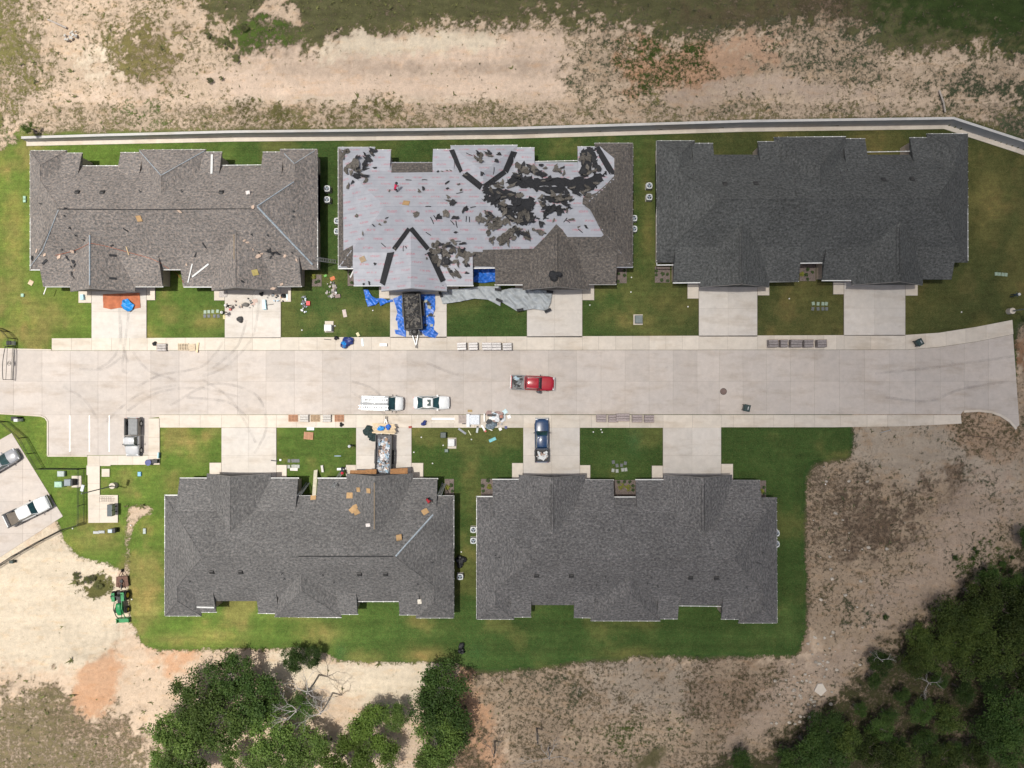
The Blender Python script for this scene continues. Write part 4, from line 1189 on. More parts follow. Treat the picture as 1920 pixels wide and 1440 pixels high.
bands = [[(842, 282), (852, 280), (868, 320), (862, 325)], [(866, 330), (876, 322), (906, 346), (900, 357)], [(904, 347), (944, 318), (950, 326), (910, 356)], [(943, 318), (958, 283), (970, 286), (952, 326)],
         [(735, 465), (764, 426), (771, 431), (743, 470)], [(712, 530), (726, 474), (740, 472), (722, 536)], [(766, 430), (774, 425), (806, 464), (799, 470)], [(800, 474), (810, 470), (836, 525), (826, 530)],
         [(1114, 278), (1124, 274), (1152, 320), (1152, 330), (1142, 327)]]
for bnd in bands:
    drape('valley_felt', bnd, 4, 0.06, felt, H2, locoff=mo)
rr = random.Random(21)
def ragged(poly, amp=3.6, n=8):
    out = []
    for i in range(len(poly)):
        a, b = poly[i], poly[(i + 1) % len(poly)]
        for k in range(n):
            t = k / n
            out.append((a[0] + (b[0] - a[0]) * t + rr.uniform(-amp, amp), a[1] + (b[1] - a[1]) * t + rr.uniform(-amp, amp)))
    return out
blacks = [[(1000, 334), (1060, 337), (1110, 332), (1136, 322), (1130, 340), (1096, 350), (1060, 352), (1000, 350)], [(960, 330), (1000, 332), (1010, 352), (968, 352), (950, 342)],
          [(905, 352), (950, 355), (975, 362), (960, 376), (925, 372), (908, 362)], [(955, 368), (1000, 372), (1006, 386), (985, 402), (962, 396)], [(990, 350), (1062, 352), (1058, 366), (1010, 360)],
          [(1020, 366), (1060, 368), (1080, 376), (1040, 382), (1022, 374)], [(925, 376), (950, 380), (965, 400), (972, 420), (950, 412), (935, 392)], [(970, 396), (1002, 398), (1004, 416), (980, 422), (968, 412)],
          [(1028, 384), (1060, 388), (1072, 390), (1040, 398), (1022, 392)], [(1092, 280), (1112, 276), (1118, 292), (1104, 330), (1088, 332)], [(912, 366), (938, 372), (930, 388), (905, 374)], [(1016, 395), (1028, 396), (1026, 410), (1018, 408)],
          [(1066, 340), (1112, 342), (1120, 352), (1080, 362), (1062, 356)]]
for bnd in blacks:
    o_ = drape('black_felt_patch', ragged(bnd), 4, 0.07, felt, None, crumple=0.05, seed=3)
    tag(o_, 'ragged black patch of turned over shingles on the stripped roof', 'shingle patch', 'black patches on the stripped roof')

# loose torn shingle pieces
topm = mat('torn_shingle_grit', (0.105, 0.096, 0.083), 0.95, 0.35, 7, rnd=0.3)
undm = mat('torn_shingle_back', (0.022, 0.023, 0.026), 0.8, 0.3, 6)
variants = []
for k in range(10):
    n = rr.choice((9, 11, 12)); sx = rr.uniform(0.42, 0.85); sy = rr.uniform(0.22, 0.5)
    P = []
    for i in range(n):
        a = 2 * math.pi * i / n + rr.uniform(-.25, .25); q = rr.uniform(0.45, 1.2)
        P.append((sx * q * math.cos(a), sy * q * math.sin(a)))
    mb = MB()
    bend = rr.uniform(0.1, 0.7)
    def zz(p): return 0.02 + bend * p[0] * p[0] * 0.6 + rr.uniform(0, 0.08)
    tops = [(p[0], p[1], zz(p)) for p in P]
    c = (0, 0, 0.05)
    vs = [c] + tops + [(0, 0, 0.03)] + [(x, y, z - 0.02) for x, y, z in tops]
    fs = []
    for i in range(n):
        j = (i + 1) % n
        fs.append((0, 1 + i, 1 + j)); fs.append((n + 1, n + 2 + j, n + 2 + i)); fs.append((1 + i, n + 2 + i, n + 2 + j, 1 + j))
    mb.add(vs, fs)
    variants.append((mb.mesh('torn_shingle', topm), mb.mesh('torn_shingle_back', undm)))
strips = []
for k in range(4):
    mb = MB(); L = rr.uniform(0.7, 1.3); mb.tube([(-L / 2, 0, 0.03), (0, rr.uniform(-.08, .08), 0.05), (L / 2, 0, 0.03)], 0.06, 4)
    strips.append(mb.mesh('shingle_strip', undm))
def lay(px, py, me, sc=1.0, lift=0.02, rz=None, name='torn_shingle', label=None, group=None, cat='torn shingle'):
    p, n, ok = hit(px, py)
    o = link(name, me)
    n = (n + Vector((rr.uniform(-.2, .2), rr.uniform(-.2, .2), 0))).normalized()
    q = (Vector((0, 0, 1)).rotation_difference(n)).to_matrix().to_4x4()
    o.matrix_world = Matrix.Translation(p + n * lift) @ q @ Matrix.Rotation(rr.uniform(0, 6.3) if rz is None else rz, 4, 'Z') @ Matrix.Scale(sc, 4)
    return tag(o, label, cat, group)
def scatter(poly, n, lab, grp, dark=0.35, sc=(0.6, 1.25)):
    xs = [p[0] for p in poly]; ys = [p[1] for p in poly]; k = 0
    while k < n:
        x = rr.uniform(min(xs), max(xs)); y = rr.uniform(min(ys), max(ys))
        if not inpoly(np.array([x]), np.array([y]), poly)[0]: continue
        v = rr.choice(variants)
        lay(x, y, v[1] if rr.random() < dark else v[0], rr.uniform(*sc), rr.uniform(0.06, 0.2), None, 'torn_shingle', lab, grp)
        k += 1
G1 = 'torn shingle pieces heaped across the stripped roof'
scatter([(915, 340), (965, 345), (985, 390), (1000, 415), (985, 432), (935, 438), (900, 410), (920, 385)], 42, 'torn grey or black shingle piece in the central heap on the stripped roof', G1)
scatter([(888, 408), (925, 390), (945, 430), (1018, 418), (1018, 436), (960, 452), (930, 462), (905, 448), (912, 425)], 34, 'torn grey or black shingle piece in the lower central heap on the stripped roof', 'torn shingle pieces in the lower central heap', 0.3)
scatter([(960, 305), (1000, 312), (1060, 312), (1068, 328), (1030, 342), (960, 335), (945, 322)], 32, 'torn grey or black shingle piece just below the rear eave of the stripped roof', 'torn shingle pieces below the rear eave', 0.42)
scatter([(1004, 352), (1090, 352), (1128, 340), (1112, 368), (1060, 380), (1080, 400), (1020, 400), (1012, 376)], 34, 'torn grey or black shingle piece in the right hand spread on the stripped roof', 'torn shingle pieces in the right hand spread', 0.5)
scatter([(1090, 282), (1108, 285), (1130, 325), (1100, 334), (1088, 325)], 20, 'torn grey or black shingle piece on the right rear wing of the stripped roof', 'torn shingle pieces on the right rear wing', 0.4)
scatter([(802, 458), (838, 452), (882, 454), (884, 480), (872, 505), (850, 516), (830, 500), (806, 478)], 46, 'torn grey or black shingle piece in the heap beside the left front gable', 'torn shingle pieces beside the left front gable', 0.3)
scatter([(645, 282), (668, 285), (664, 310), (690, 330), (690, 345), (655, 352), (646, 320)], 18, 'torn grey or black shingle piece at the left corner of the stripped roof', 'torn shingle pieces at the left roof corner', 0.3)
scatter([(672, 290), (702, 282), (690, 312), (672, 330), (668, 310)], 12, 'black or grey torn shingle piece on the left rear wing of the stripped roof', 'torn shingle pieces on the left rear wing', 0.75)
scatter([(888, 290), (920, 288), (922, 302), (895, 306)], 11, 'torn shingle piece lying on the middle rear wing of the stripped roof', 'torn shingle pieces on the middle rear wing', 0.35, (0.6, 1.0))
sing = [(843, 378, 1), (850, 382, .9), (835, 400, .9), (823, 405, .8), (855, 407, .9), (874, 391, .9), (780, 400, .8), (794, 355, .7), (841, 371, .6), (838, 354, .5), (786, 360, .6), (730, 358, .45), (864, 358, .5), (670, 404, .5), (700, 422, .4), (681, 438, .5), (722, 415, .4), (725, 408, .4), (712, 420, .35), (741, 466, .5), (762, 464, .4), (855, 435, .5), (800, 484, .4), (703, 495, .4), (1019, 346, .6), (1098, 424, .6), (1085, 425, .4), (1008, 409, .5), (1038, 413, .5), (1072, 411, .6), (905, 326, .6), (930, 302, .6), (935, 290, .7), (688, 310, .5), (703, 315, .5), (873, 328, .7), (840, 342, .5), (836, 345, .4), (860, 346, .4), (821, 322, .35), (829, 322, .35), (838, 320, .35), (845, 320, .3), (682, 532, .3), (693, 531, .5), (875, 511, .5), (1022, 437, .3), (932, 531, .3)]
for a, b, s_ in sing:
    lay(a, b, rr.choice(variants)[1 if rr.random() < .7 else 0], s_ * 1.05, 0.05, None, 'torn_shingle', 'single stray shingle scrap lying apart on the pale underlayment', 'stray shingle scraps on the pale underlayment')
for a, b, z_ in [(766, 338, 0), (796, 338, 0), (810, 413, -1.2), (816, 408, -1), (848, 417, -.9), (856, 420, -1.4), (874, 410, 1.5), (880, 411, -1.5), (757, 466, 1.5), (719, 459, -.8), (859, 452, 0), (887, 388, .2), (803, 387, 0), (925, 320, 1.5), (1060, 412, 1), (1088, 432, -.7), (1064, 414, -.6), (880, 290, -.5), (803, 438, -.6), (862, 362, .4), (803, 476, .3)]:
    lay(a, b, rr.choice(strips), 0.8, 0.05, z_, 'shingle_strip', 'narrow dark shingle strip lying on the pale underlayment', 'narrow dark strips on the pale underlayment', 'shingle strip')

# debris on the brown roof and the mid grey roof
card = mat('cardboard', (0.42, 0.27, 0.13), 0.85, 0.1, 3, rnd=0.12)
pale = mat('peeled_decking', (0.50, 0.38, 0.30), 0.9, 0.2, 6)
def board(px, py, sx, sy, rz, m, name, label, cat, th=0.03, group=None, lift=0.04):
    p, n, ok = hit(px, py)
    if not ok: p = Vector((p.x, p.y, lift + (ZW if group == 'pave' else 0.0)))
    mb = MB(); mb.frus((-sx / 2, sx / 2, -sy / 2, sy / 2, 0), (-sx / 2 * .96, sx / 2, -sy / 2, sy / 2 * .97, th))
    q = (Vector((0, 0, 1)).rotation_difference(n)).to_matrix().to_4x4()
    o = link(name, mb.mesh(name, m))
    o.matrix_world = Matrix.Translation(p + n * lift) @ q @ Matrix.Rotation(rz, 4, 'Z')
    return tag(o, label, cat, group if group != 'pave' else None)
cards = [(587.5, 933, .7, 'cardboard square on the grey roof edge at the foot of the pale plank'), (655.6, 929, .8, 'largest single cardboard square left of the grey roof front gable ridge'), (672.5, 918, .6, 'faded cardboard square next to the middle of the front gable slope'),
         (691.5, 920, .65, 'cardboard square closest to the right front gable ridge'), (666.5, 950, .6, 'topmost of three overlapping cardboard pieces on the grey roof'), (661, 956, .75, 'left one of three overlapping cardboard pieces on the grey roof'), (669, 960, .8, 'lowest of three overlapping cardboard pieces on the grey roof'),
         (797, 959.5, .8, 'orange brown cardboard square turned like a diamond near the right hip')]
for (a, b, s_, lb), rz in zip(cards, (0.1, 0, .1, 0, .4, .8, .5, .6)):
    board(a, b, s_, s_ * .95, rz, card, 'cardboard_square', lb, 'cardboard', 0.06)
board(748.5, 1009, .7, .7, .2, card, 'cardboard_box', 'small open cardboard box left of the silver hip line', 'box', 0.3)
board(261, 409.5, .65, .75, .1, card, 'cardboard_square', 'tan cardboard square below the ridge of the brown roof', 'cardboard', 0.05)
board(239.5, 470, .13, 1.15, 0, mat('raw_timber', (0.55, 0.42, 0.25), 0.7), 'timber_batten', 'thin tan timber batten lying upright on the brown roof front slope', 'batten', 0.05)
board(478, 511, .75, .75, .3, mat('mustard_card', (0.40, 0.33, 0.12), 0.8), 'cardboard_square', 'mustard yellow square on the second front gable of the brown roof', 'cardboard', 0.05)
board(761.5, 381, .85, .75, -.15, card, 'cardboard_square', 'tan cardboard square on the upper underlayment of the stripped roof', 'cardboard', 0.05)
board(680, 486, .75, .7, .4, mat('grubby_card', (0.36, 0.27, 0.17), 0.8), 'cardboard_square', 'brown cardboard square on the left front slope of the stripped roof', 'cardboard', 0.05)
wg = M['gutter']
board(397.5, 308, .28, 2.9, .1, wg, 'loose_gutter', 'white gutter length lying upright on the brown roof rear slope', 'gutter', 0.08)
board(376, 507, 2.9, .2, .62, wg, 'loose_gutter', 'white gutter length crossing another on the brown roof front', 'gutter', 0.08)
board(357, 512, .14, 2.6, -.35, wg, 'loose_gutter', 'thin white gutter piece leaning under a crossing piece on the brown roof', 'gutter', 0.08)
board(385.5, 1138, 2.3, .2, -.03, wg, 'loose_gutter', 'white gutter length at the bottom left corner of the grey roof', 'gutter', 0.08)
for k_, (a, b, s_, z_) in enumerate([(236, 431, .7, -.7), (383.5, 460, .85, -1.2), (367, 477, .8, 1.1), (210, 460, .5, .4), (211.5, 479, .8, 0), (211.5, 522, .8, 0), (84, 491, .9, .7)]):
    board(a, b, s_, .16 if k_ < 4 else .3, z_, undm, 'shingle_strip', 'dark shingle strip lying on the brown roof', 'shingle strip', 0.04, 'dark strips on the brown roof')
for a, b, s_ in [(123, 391, .5), (121, 404, .35), (131, 427, .3), (142, 441, .35), (158, 450, .5), (117, 467, .4), (126, 483, .7), (61, 484, .8), (138, 490, .6), (141, 497, .6), (140, 470, .5), (505, 470, .9), (520, 474, 1.1), (508, 482, .5), (487, 476, .6), (455, 528, .6), (475, 545, .5), (549, 474, .4), (135, 513, .5), (139, 520, .5), (134, 500, .4), (507, 467, .4), (512, 477, .6)]:
    lay(a, b, rr.choice(variants)[1], s_ * .9, 0.05, None, 'torn_shingle', 'dark torn shingle scrap on the brown roof', 'dark scraps on the brown roof')
pv = []
for k in range(4):
    mb = MB(); P = [(rr.uniform(.5, 1) * .5 * math.cos(a), rr.uniform(.4, 1) * .3 * math.sin(a)) for a in [i * math.pi / 4 for i in range(8)]]
    mb.prism(P, 0, 0.05); pv.append(mb.mesh('splintered_board', pale))
for a, b, s_ in [(136, 471, .8), (111, 482, 1.0), (140, 506, .4), (84, 478, .7), (69, 471, .8), (337, 396, .8), (475, 389, .9), (457, 451, .6), (464, 455, .6), (485, 481, 1.1), (490, 476, .7), (534, 480, .7), (556, 487, .6), (512, 541, .9), (517, 548, .7), (529, 533, .7), (474, 468, .4), (350, 496, .5)]:
    lay(a, b, rr.choice(pv), s_ * .95, 0.06, None, 'splintered_board', 'pale splintered board scrap on the brown roof', 'pale board scraps on the brown roof', 'board scrap')
# white rolled object and vents left standing on roofs
def little(px, py, fn, name, label, cat, m):
    p, n, ok = hit(px, py); mb = MB(); fn(mb); o = link(name, mb.mesh(name, m), None, p); return tag(o, label, cat)
little(466, 362, lambda m: m.cbox((0, 0, .12), (.5, .45, .3), .2), 'supply_box', 'white and red supply box standing on the brown roof', 'box', mat('white_box', (.62, .58, .56), .7, .3, 6))
little(787, 1127, lambda m: m.cbox((0, 0, .12), (.5, .6, .3), .1), 'supply_box', 'pale supply box near the bottom right corner of the grey roof', 'box', mat('cream_box', (.6, .56, .48), .7, .3, 6))
little(690.5, 984, lambda m: m.cbox((0, 0, .1), (.55, .4, .25), .1), 'supply_box', 'white and brown supply box below the cardboard squares on the grey roof', 'box', mat('white_box', (.62, .58, .56), .7, .3, 6))
# black coiled bundle on the right front gable
def bundle(mb, r=.8, seed=1, h=.35):
    q = random.Random(seed)
    for k in range(7):
        a = q.uniform(0, 6.3); d = q.uniform(0, r * .5)
        mb.sphere((d * math.cos(a), d * math.sin(a), h * .5), (q.uniform(.35, .6) * r, q.uniform(.3, .5) * r, h * q.uniform(.5, .9)), 9, 5, 0, .2, q)
little(1042.5, 517, lambda m: bundle(m, .95, 5, .4), 'felt_bundle', 'crumpled black felt bundle on the right front gable of the stripped roof', 'felt bundle', felt)

# orange safety line across the brown roof
rope = mat('orange_rope', (0.45, 0.12, 0.05), 0.7)
mb = MB()
L = [hit(a, b)[0] + Vector((0, 0, .06)) for a, b in catmull([(104, 479), (140, 470), (167, 457), (168.5, 456), (200, 462), (240, 473), (280, 484), (303, 494)], 6)]
mb.tube(L, 0.022, 4)
tag(mb.build('safety_rope', rope), 'thin orange safety rope crossing the left gable of the brown roof', 'rope')
mb = MB()
mb.tube([hit(a, b)[0] + Vector((0, 0, .05)) for a, b in catmull([(306, 498), (330, 512), (345, 530)], 6)], 0.02, 4)
tag(mb.build('safety_rope', rope), 'short orange rope hanging over the middle notch of the brown roof', 'rope')

# ------------------------------------------------------------------ tarpaulins
bluem = mat('blue_tarp', (0.02, 0.13, 0.52), 0.4, 0.3, 2.5, bmp=0.3)
dblue = mat('navy_tarp', (0.02, 0.035, 0.16), 0.45, 0.4, 3.0, bmp=0.3)
lblue = mat('bright_blue_tarp', (0.02, 0.24, 0.62), 0.4, 0.25, 3.0, bmp=0.3)
greyt = mat('grey_tarp', (0.33, 0.36, 0.38), 0.55, 0.14, 1.5, bmp=0.5)
org = mat('terracotta_mat', (0.40, 0.13, 0.06), 0.85, 0.15, 2)
def flat_tarp(poly, z, m, amp, seed, label, name='tarp', step=2.2, smooth=False):
    def zf(px, py):
        p = W(px, py, z)
        x, y = p.x, p.y
        q = abs(math.sin(x * 2.3 + seed + 1.5 * math.sin(y * 1.7 + seed))) ** 2 * .6 + abs(math.sin(y * 3.1 + x * 1.3 + seed * 2 + math.sin(x * 3))) ** 3 * .5
        return Vector((x, y, z + amp * q + 0.01))
    o = drape(name, poly, step, 0, m, None, 0, seed, 0.012, None, smooth, zf)
    return tag(o, label, 'tarp')
flat_tarp([(682, 543), (690, 543), (698, 556), (706, 560), (716, 559), (728, 563), (736, 561), (738, 566), (724, 568), (714, 574), (711, 566), (704, 572), (690, 575), (686, 562)], 0.10, bluem, .22, 1, 'crumpled blue tarp trailing across the lawn left of the black trailer')
flat_tarp([(737, 560), (752, 554), (762, 554), (761, 632), (742, 626), (740, 618), (747, 619), (745, 602), (742, 600), (745, 585), (741, 570)], ZW + .02, bluem, .15, 2, 'blue tarp spread on the driveway along the left side of the black trailer')
flat_tarp([(785, 552), (816, 552), (816, 580), (812, 590), (815, 603), (813, 618), (822, 625), (816, 634), (798, 630), (786, 620)], ZW + .02, bluem, .18, 3, 'blue tarp spread on the driveway along the right side of the black trailer')
flat_tarp([(888, 505), (928.5, 504), (928.5, 528), (905, 531), (888, 529)], 0.15, bluem, .3, 4, 'blue tarp lying in the front notch of the half stripped house')
flat_tarp([(824, 548), (840, 543), (870, 541), (900, 537), (938, 537), (940, 548), (938, 574), (915, 562), (890, 560), (860, 566), (830, 570)], 0.35, greyt, .22, 5, 'long grey tarp stretching along the front of the stripped house towards the trailer')
flat_tarp([(939, 545), (960, 540), (1000, 540), (1035, 548), (1033, 565), (1026, 583), (1000, 579), (970, 584), (950, 572), (940, 566)], 0.4, greyt, .3, 6, 'creased pale grey tarp bunched beside the right driveway of the stripped house')
flat_tarp([(193, 552), (262, 549), (263.5, 577), (240, 581), (225, 577), (208, 580), (194, 577)], ZW + .03, org, .06, 7, 'terracotta coloured sheet spread at the top of the leftmost driveway')
flat_tarp([(232, 562), (240, 560), (246, 566), (253, 572), (250, 580), (243, 585), (234, 580), (229, 573)], ZW + .1, lblue, .35, 8, 'bright blue crumpled tarp lying on the terracotta sheet', step=1.2)
for k_, (a, b) in enumerate([(826, 551), (934, 543), (936, 563), (975, 581), (1027, 582), (1031, 547)]):
    p = W(a, b, .75); q = MB(); q.cbox((0, 0, 0), (.9, .35, .08), rr.uniform(-.5, .5) if k_ else 1.9)
    o = q.build('shingle_weight', undm, None, False, p); tag(o, 'dark shingle strip weighing down the grey tarp edge', 'shingle strip', 'dark strips weighing down the grey tarp')

# ------------------------------------------------------------------ vehicles (x forward, origin on the ground)
def loft(mb, st, mi=0):
    """st: (x, half width, z low, z high)"""
    rings = []
    for x, hw, zl, zh in st:
        h = zh - zl
        pr = [(-hw * .86, zl), (-hw, zl + h * .22), (-hw, zl + h * .62), (-hw * .95, zh - .09), (-hw * .78, zh - .015), (0, zh + .02)]
        pr = pr + [(-y, z) for y, z in pr[-2::-1]]
        rings.append([(x, y, z) for y, z in pr])
    n = len(rings[0]); b = len(mb.v)
    for r_ in rings: mb.v += r_
    for i in range(len(rings) - 1):
        for k in range(n):
            k2 = (k + 1) % n
            mb.f.append((b + i * n + k, b + (i + 1) * n + k, b + (i + 1) * n + k2, b + i * n + k2)); mb.m.append(mi)
    mb.f.append(tuple(b + k for k in range(n))); mb.m.append(mi)
    mb.f.append(tuple(b + (len(rings) - 1) * n + k for k in range(n))[::-1]); mb.m.append(mi)
    return mb
def wheels(o, wb, tr, r=.37, w_=.24):
    for x in (-wb[0], wb[1]):
        for s in (-1, 1):
            wl = MB().cyl((x, s * tr, r), r, w_, 18, axis='y').build('wheel', M['rubber'], o)
            MB().cyl((x, s * (tr + .02), r), r * .6, w_, 12, axis='y').build('rim', M['steel'], wl)
def glasshouse(o, b, t, paint, roofcrown=.05, sun=False, vertical_back=False):
    """b,t = (x rear, x front, half width, z)"""
    g = M['cglass']
    B = [(b[0], -b[2], b[3]), (b[1], -b[2], b[3]), (b[1], b[2], b[3]), (b[0], b[2], b[3])]
    T = [(t[0], -t[2], t[3]), (t[1], -t[2], t[3]), (t[1], t[2], t[3]), (t[0], t[2], t[3])]
    def quad(a, c, d, e, name):
        a, c, d, e = map(Vector, (a, c, d, e)); n = (c - a).cross(e - a).normalized() * .02
        mb = MB(); mb.add([a, c, d, e, a - n, c - n, d - n, e - n], [(0, 1, 2, 3), (7, 6, 5, 4), (0, 4, 5, 1), (1, 5, 6, 2), (2, 6, 7, 3), (3, 7, 4, 0)])
        mb.build(name, g, o)
    quad(B[1], B[2], T[2], T[1], 'windscreen'); quad(B[3], B[0], T[0], T[3], 'rear_window')
    quad(B[0], B[1], T[1], T[0], 'side_window'); quad(B[2], B[3], T[3], T[2], 'side_window')
    pl = MB()
    for i in range(4): pl.tube([B[i], T[i]], .045, 5)
    xm = (b[0] + b[1]) / 2 - .1; xt = (t[0] + t[1]) / 2 - .05
    for s in (-1, 1): pl.tube([(xm, s * b[2], b[3]), (xt, s * t[2], t[3])], .04, 5)
    rf = MB(); st = []
    L = t[1] - t[0]
    for q, wq, zq in ((0, .9, -.02), (.08, 1, .01), (.5, 1.02, roofcrown), (.92, 1, .01), (1, .9, -.02)):
        st.append((t[0] + L * q, (t[2] + .05) * wq, t[3] - .05, t[3] + .03 + zq))
    loft(rf, st); ro = rf.build('roof', paint, o, True)
    for k_, i in enumerate(range(4)):
        p = MB(); p.tube([B[i], T[i]], .045, 5); p.build('pillar', paint, o)
    if sun:
        MB().cbox((t[0] + L * .62, 0, t[3] + .03 + roofcrown), (L * .34, t[2] * 1.35, .02)).build('sunroof', M['cglass'], ro)
def mirrors(o, x, hw, z, m):
    for s in (-1, 1):
        MB().cbox((x, s * (hw + .1), z), (.12, .2, .15), s * .3).build('wing_mirror', m, o)
def lamps(o, xf, xr, hw, z, zr=None):
    for s in (-1, 1):
        MB().cbox((xf, s * hw * .72, z), (.12, .34, .14), -s * .25).build('headlight', mat('headlamp_glass', (.7, .72, .75), .15, .1), o)
        MB().cbox((xr, s * hw * .8, zr or z), (.08, .2, .22)).build('tail_light', mat('tail_lamp_red', (.35, .01, .01), .3, .1), o)
def paint(name, c, coat=.8): return mat(name, c, .3, .05, 2, 0, coat)

def sedan(name, px, py, rz, p, label, sun=True):
    q = W(px, py, .7); o = empty(name, (q.x, q.y, ZR), rz, label, 'car')
    mb = MB(); loft(mb, [(-2.40, .62, .42, .80), (-2.33, .78, .34, .93), (-2.1, .86, .28, 1.0), (-1.3, .91, .25, 1.03), (0, .92, .24, 1.0), (1.0, .92, .24, 1.0), (1.7, .90, .25, .94), (2.15, .85, .3, .86), (2.36, .74, .36, .76), (2.46, .5, .42, .62)])
    mb.build('body', p, o, True)
    glasshouse(o, (-1.85, 1.12, .83, .98), (-1.05, .32, .62, 1.38), p, .05, sun)
    wheels(o, (1.38, 1.42), .80, .32, .2); mirrors(o, .85, .86, 1.0, p); lamps(o, 2.28, -2.36, .86, .72, .8)
    MB().cbox((1.6, .35, .985), (.9, .015, .01)).build('bonnet_crease', p, o)
    for s in (-1, 1):
        MB().cbox((.1, s * .925, .62), (.015, .02, .5)).build('door_gap', M['black'], o)
    return o
def pickup(name, px, py, rz, p, label, L=5.8, W_=2.0, cab=(-.75, 1.15), roofx=(-.55, .7), bedcol=None, fill=None, bedm=None, hood=None, roofp=None, railm=None):
    q = W(px, py, .9); o = empty(name, (q.x, q.y, ZR), rz, label, 'pickup truck')
    hw = W_ / 2; f = L / 2; r = -L / 2
    mb = MB(); loft(mb, [(cab[0], hw * .97, .42, 1.12), (0, hw * .98, .4, 1.14), (cab[1], hw * .98, .4, 1.13), (cab[1] + .5, hw * .97, .42, 1.10), (f - .55, hw * .95, .45, 1.05), (f - .2, hw * .88, .5, .98), (f, hw * .7, .55, .85)])
    mb.build('body', hood or p, o, True)
    fb = MB(); fb.cbox((f + .03, 0, .55), (.2, W_ * .9, .28)); fb.build('front_bumper', M['chrome'], o)
    MB().cbox((r - .04, 0, .52), (.16, W_ * .9, .2)).build('rear_bumper', M['chrome'], o)
    glasshouse(o, (cab[0] + .02, cab[1], hw * .86, 1.12), (roofx[0], roofx[1], hw * .68, 1.72), roofp or p, .05)
    bx1 = cab[0] - .06
    bd = MB()
    for s in (-1, 1): bd.box(r, bx1, *sorted((s * hw * .97, s * (hw * .97 - .13))), .5, 1.15)
    bd.box(r, r + .1, -hw * .83, hw * .83, .52, 1.13); bd.box(bx1 - .08, bx1, -hw * .83, hw * .83, .52, 1.14)
    bed = bd.build('bed', bedcol or p, o)
    MB().cbox(((r + bx1) / 2, 0, .6), (bx1 - r - .2, W_ * .8, .06)).build('bed_floor', bedm or M['black'], bed)
    for s in (-1, 1): MB().cbox(((r + bx1) / 2, s * (hw * .97 - .065), 1.165), (bx1 - r, .14, .03)).build('bed_rail', railm or M['black'], bed)
    wheels(o, (1.75, 1.85), hw - .13, .4, .26); mirrors(o, cab[1] - .25, hw * .95, 1.2, M['black']); lamps(o, f - .12, r, hw * .93, .85, .95)
    if fill: fill(o, r, bx1, hw)
    return o
white = paint('white_car_paint', (.72, .74, .74)); redp = paint('red_car_paint', (.36, .006, .02)); navy = paint('navy_car_paint', (.012, .045, .12))
silver = paint('silver_car_paint', (.50, .51, .52)); greyp = paint('grey_car_paint', (.28, .29, .31)); tanp = paint('dark_taupe_paint', (.06, .055, .04))

def load(seedv, cols, n, z=.7):
    def f(o, r, b, hw):
        q = random.Random(seedv)
        for k in range(n):
            mb = MB(); sx, sy, sz = q.uniform(.15, .9), q.uniform(.08, .4), q.uniform(.06, .35)
            mb.cbox((q.uniform(r + .4, b - .4), q.uniform(-hw * .55, hw * .55), z + k * .012 + sz / 2), (sx, sy, sz), q.uniform(0, 3.1))
            c = q.choice(cols)
            it = mb.build('cargo', mat('cargo_' + str(c), c, .7, .15, 5), None)
            it.name = 'cargo_item'
            it.matrix_world = Matrix.Translation(o.location) @ Matrix.Rotation(o.rotation_euler.z, 4, 'Z')
            tag(it, 'one of the jumbled tools and scraps in the bed of the ' + o['short'], 'cargo', 'loose load in the bed of the ' + o['short'])
    return f
def with_short(fn, short):
    def g(o, r, b, hw):
        o['short'] = short; fn(o, r, b, hw); del o['short']
    return g
wh = (.6, .62, .62); lb = (.35, .48, .56); gr = (.18, .2, .21); bk = (.03, .03, .03); tn = (.35, .25, .2)
sedan('parked_car', 808.5, 755, 0, white, 'white saloon car with dark sunroof parked on the road behind the van')
pickup('pickup_truck', 998.5, 718, R(-2.5), redp, 'red crew cab pickup truck driving along the middle of the road', 5.75, 2.0, (-.95, 1.25), (-.8, .8), fill=with_short(load(4, [wh, gr, bk, lb], 16), 'red pickup'), bedm=mat('bed_liner_grey', (.2, .21, .22), .6), railm=mat('rail_grey', (.16, .165, .17), .5))
pickup('pickup_truck', 1016, 826, R(90), navy, 'navy blue pickup truck parked nose out on a driveway, bed full of white scraps', 5.8, 1.95, (-1.0, 1.3), (-.85, .75), fill=with_short(load(9, [wh, lb, wh, tn], 26, .8), 'navy pickup'))
pickup('pickup_truck', 248, 819, R(-90), silver, 'old silver pickup truck with open dark bed parked in the marked bays', 5.0, 1.9, (-.1, 1.25), (.0, .95), bedcol=tanp, bedm=mat('bed_liner_grey', (.2, .21, .22), .6))
pickup('pickup_truck', 50.5, 959, R(25.5), white, 'white crew cab pickup truck in the far left car park', 6.1, 2.05, (-.95, 1.45), (-.85, 1.0), bedm=mat('bed_liner_brown', (.12, .10, .08), .7))
sedan('parked_car', 3, 867, R(31), greyp, 'silver grey car cut off by the left photo edge in the car park', False)

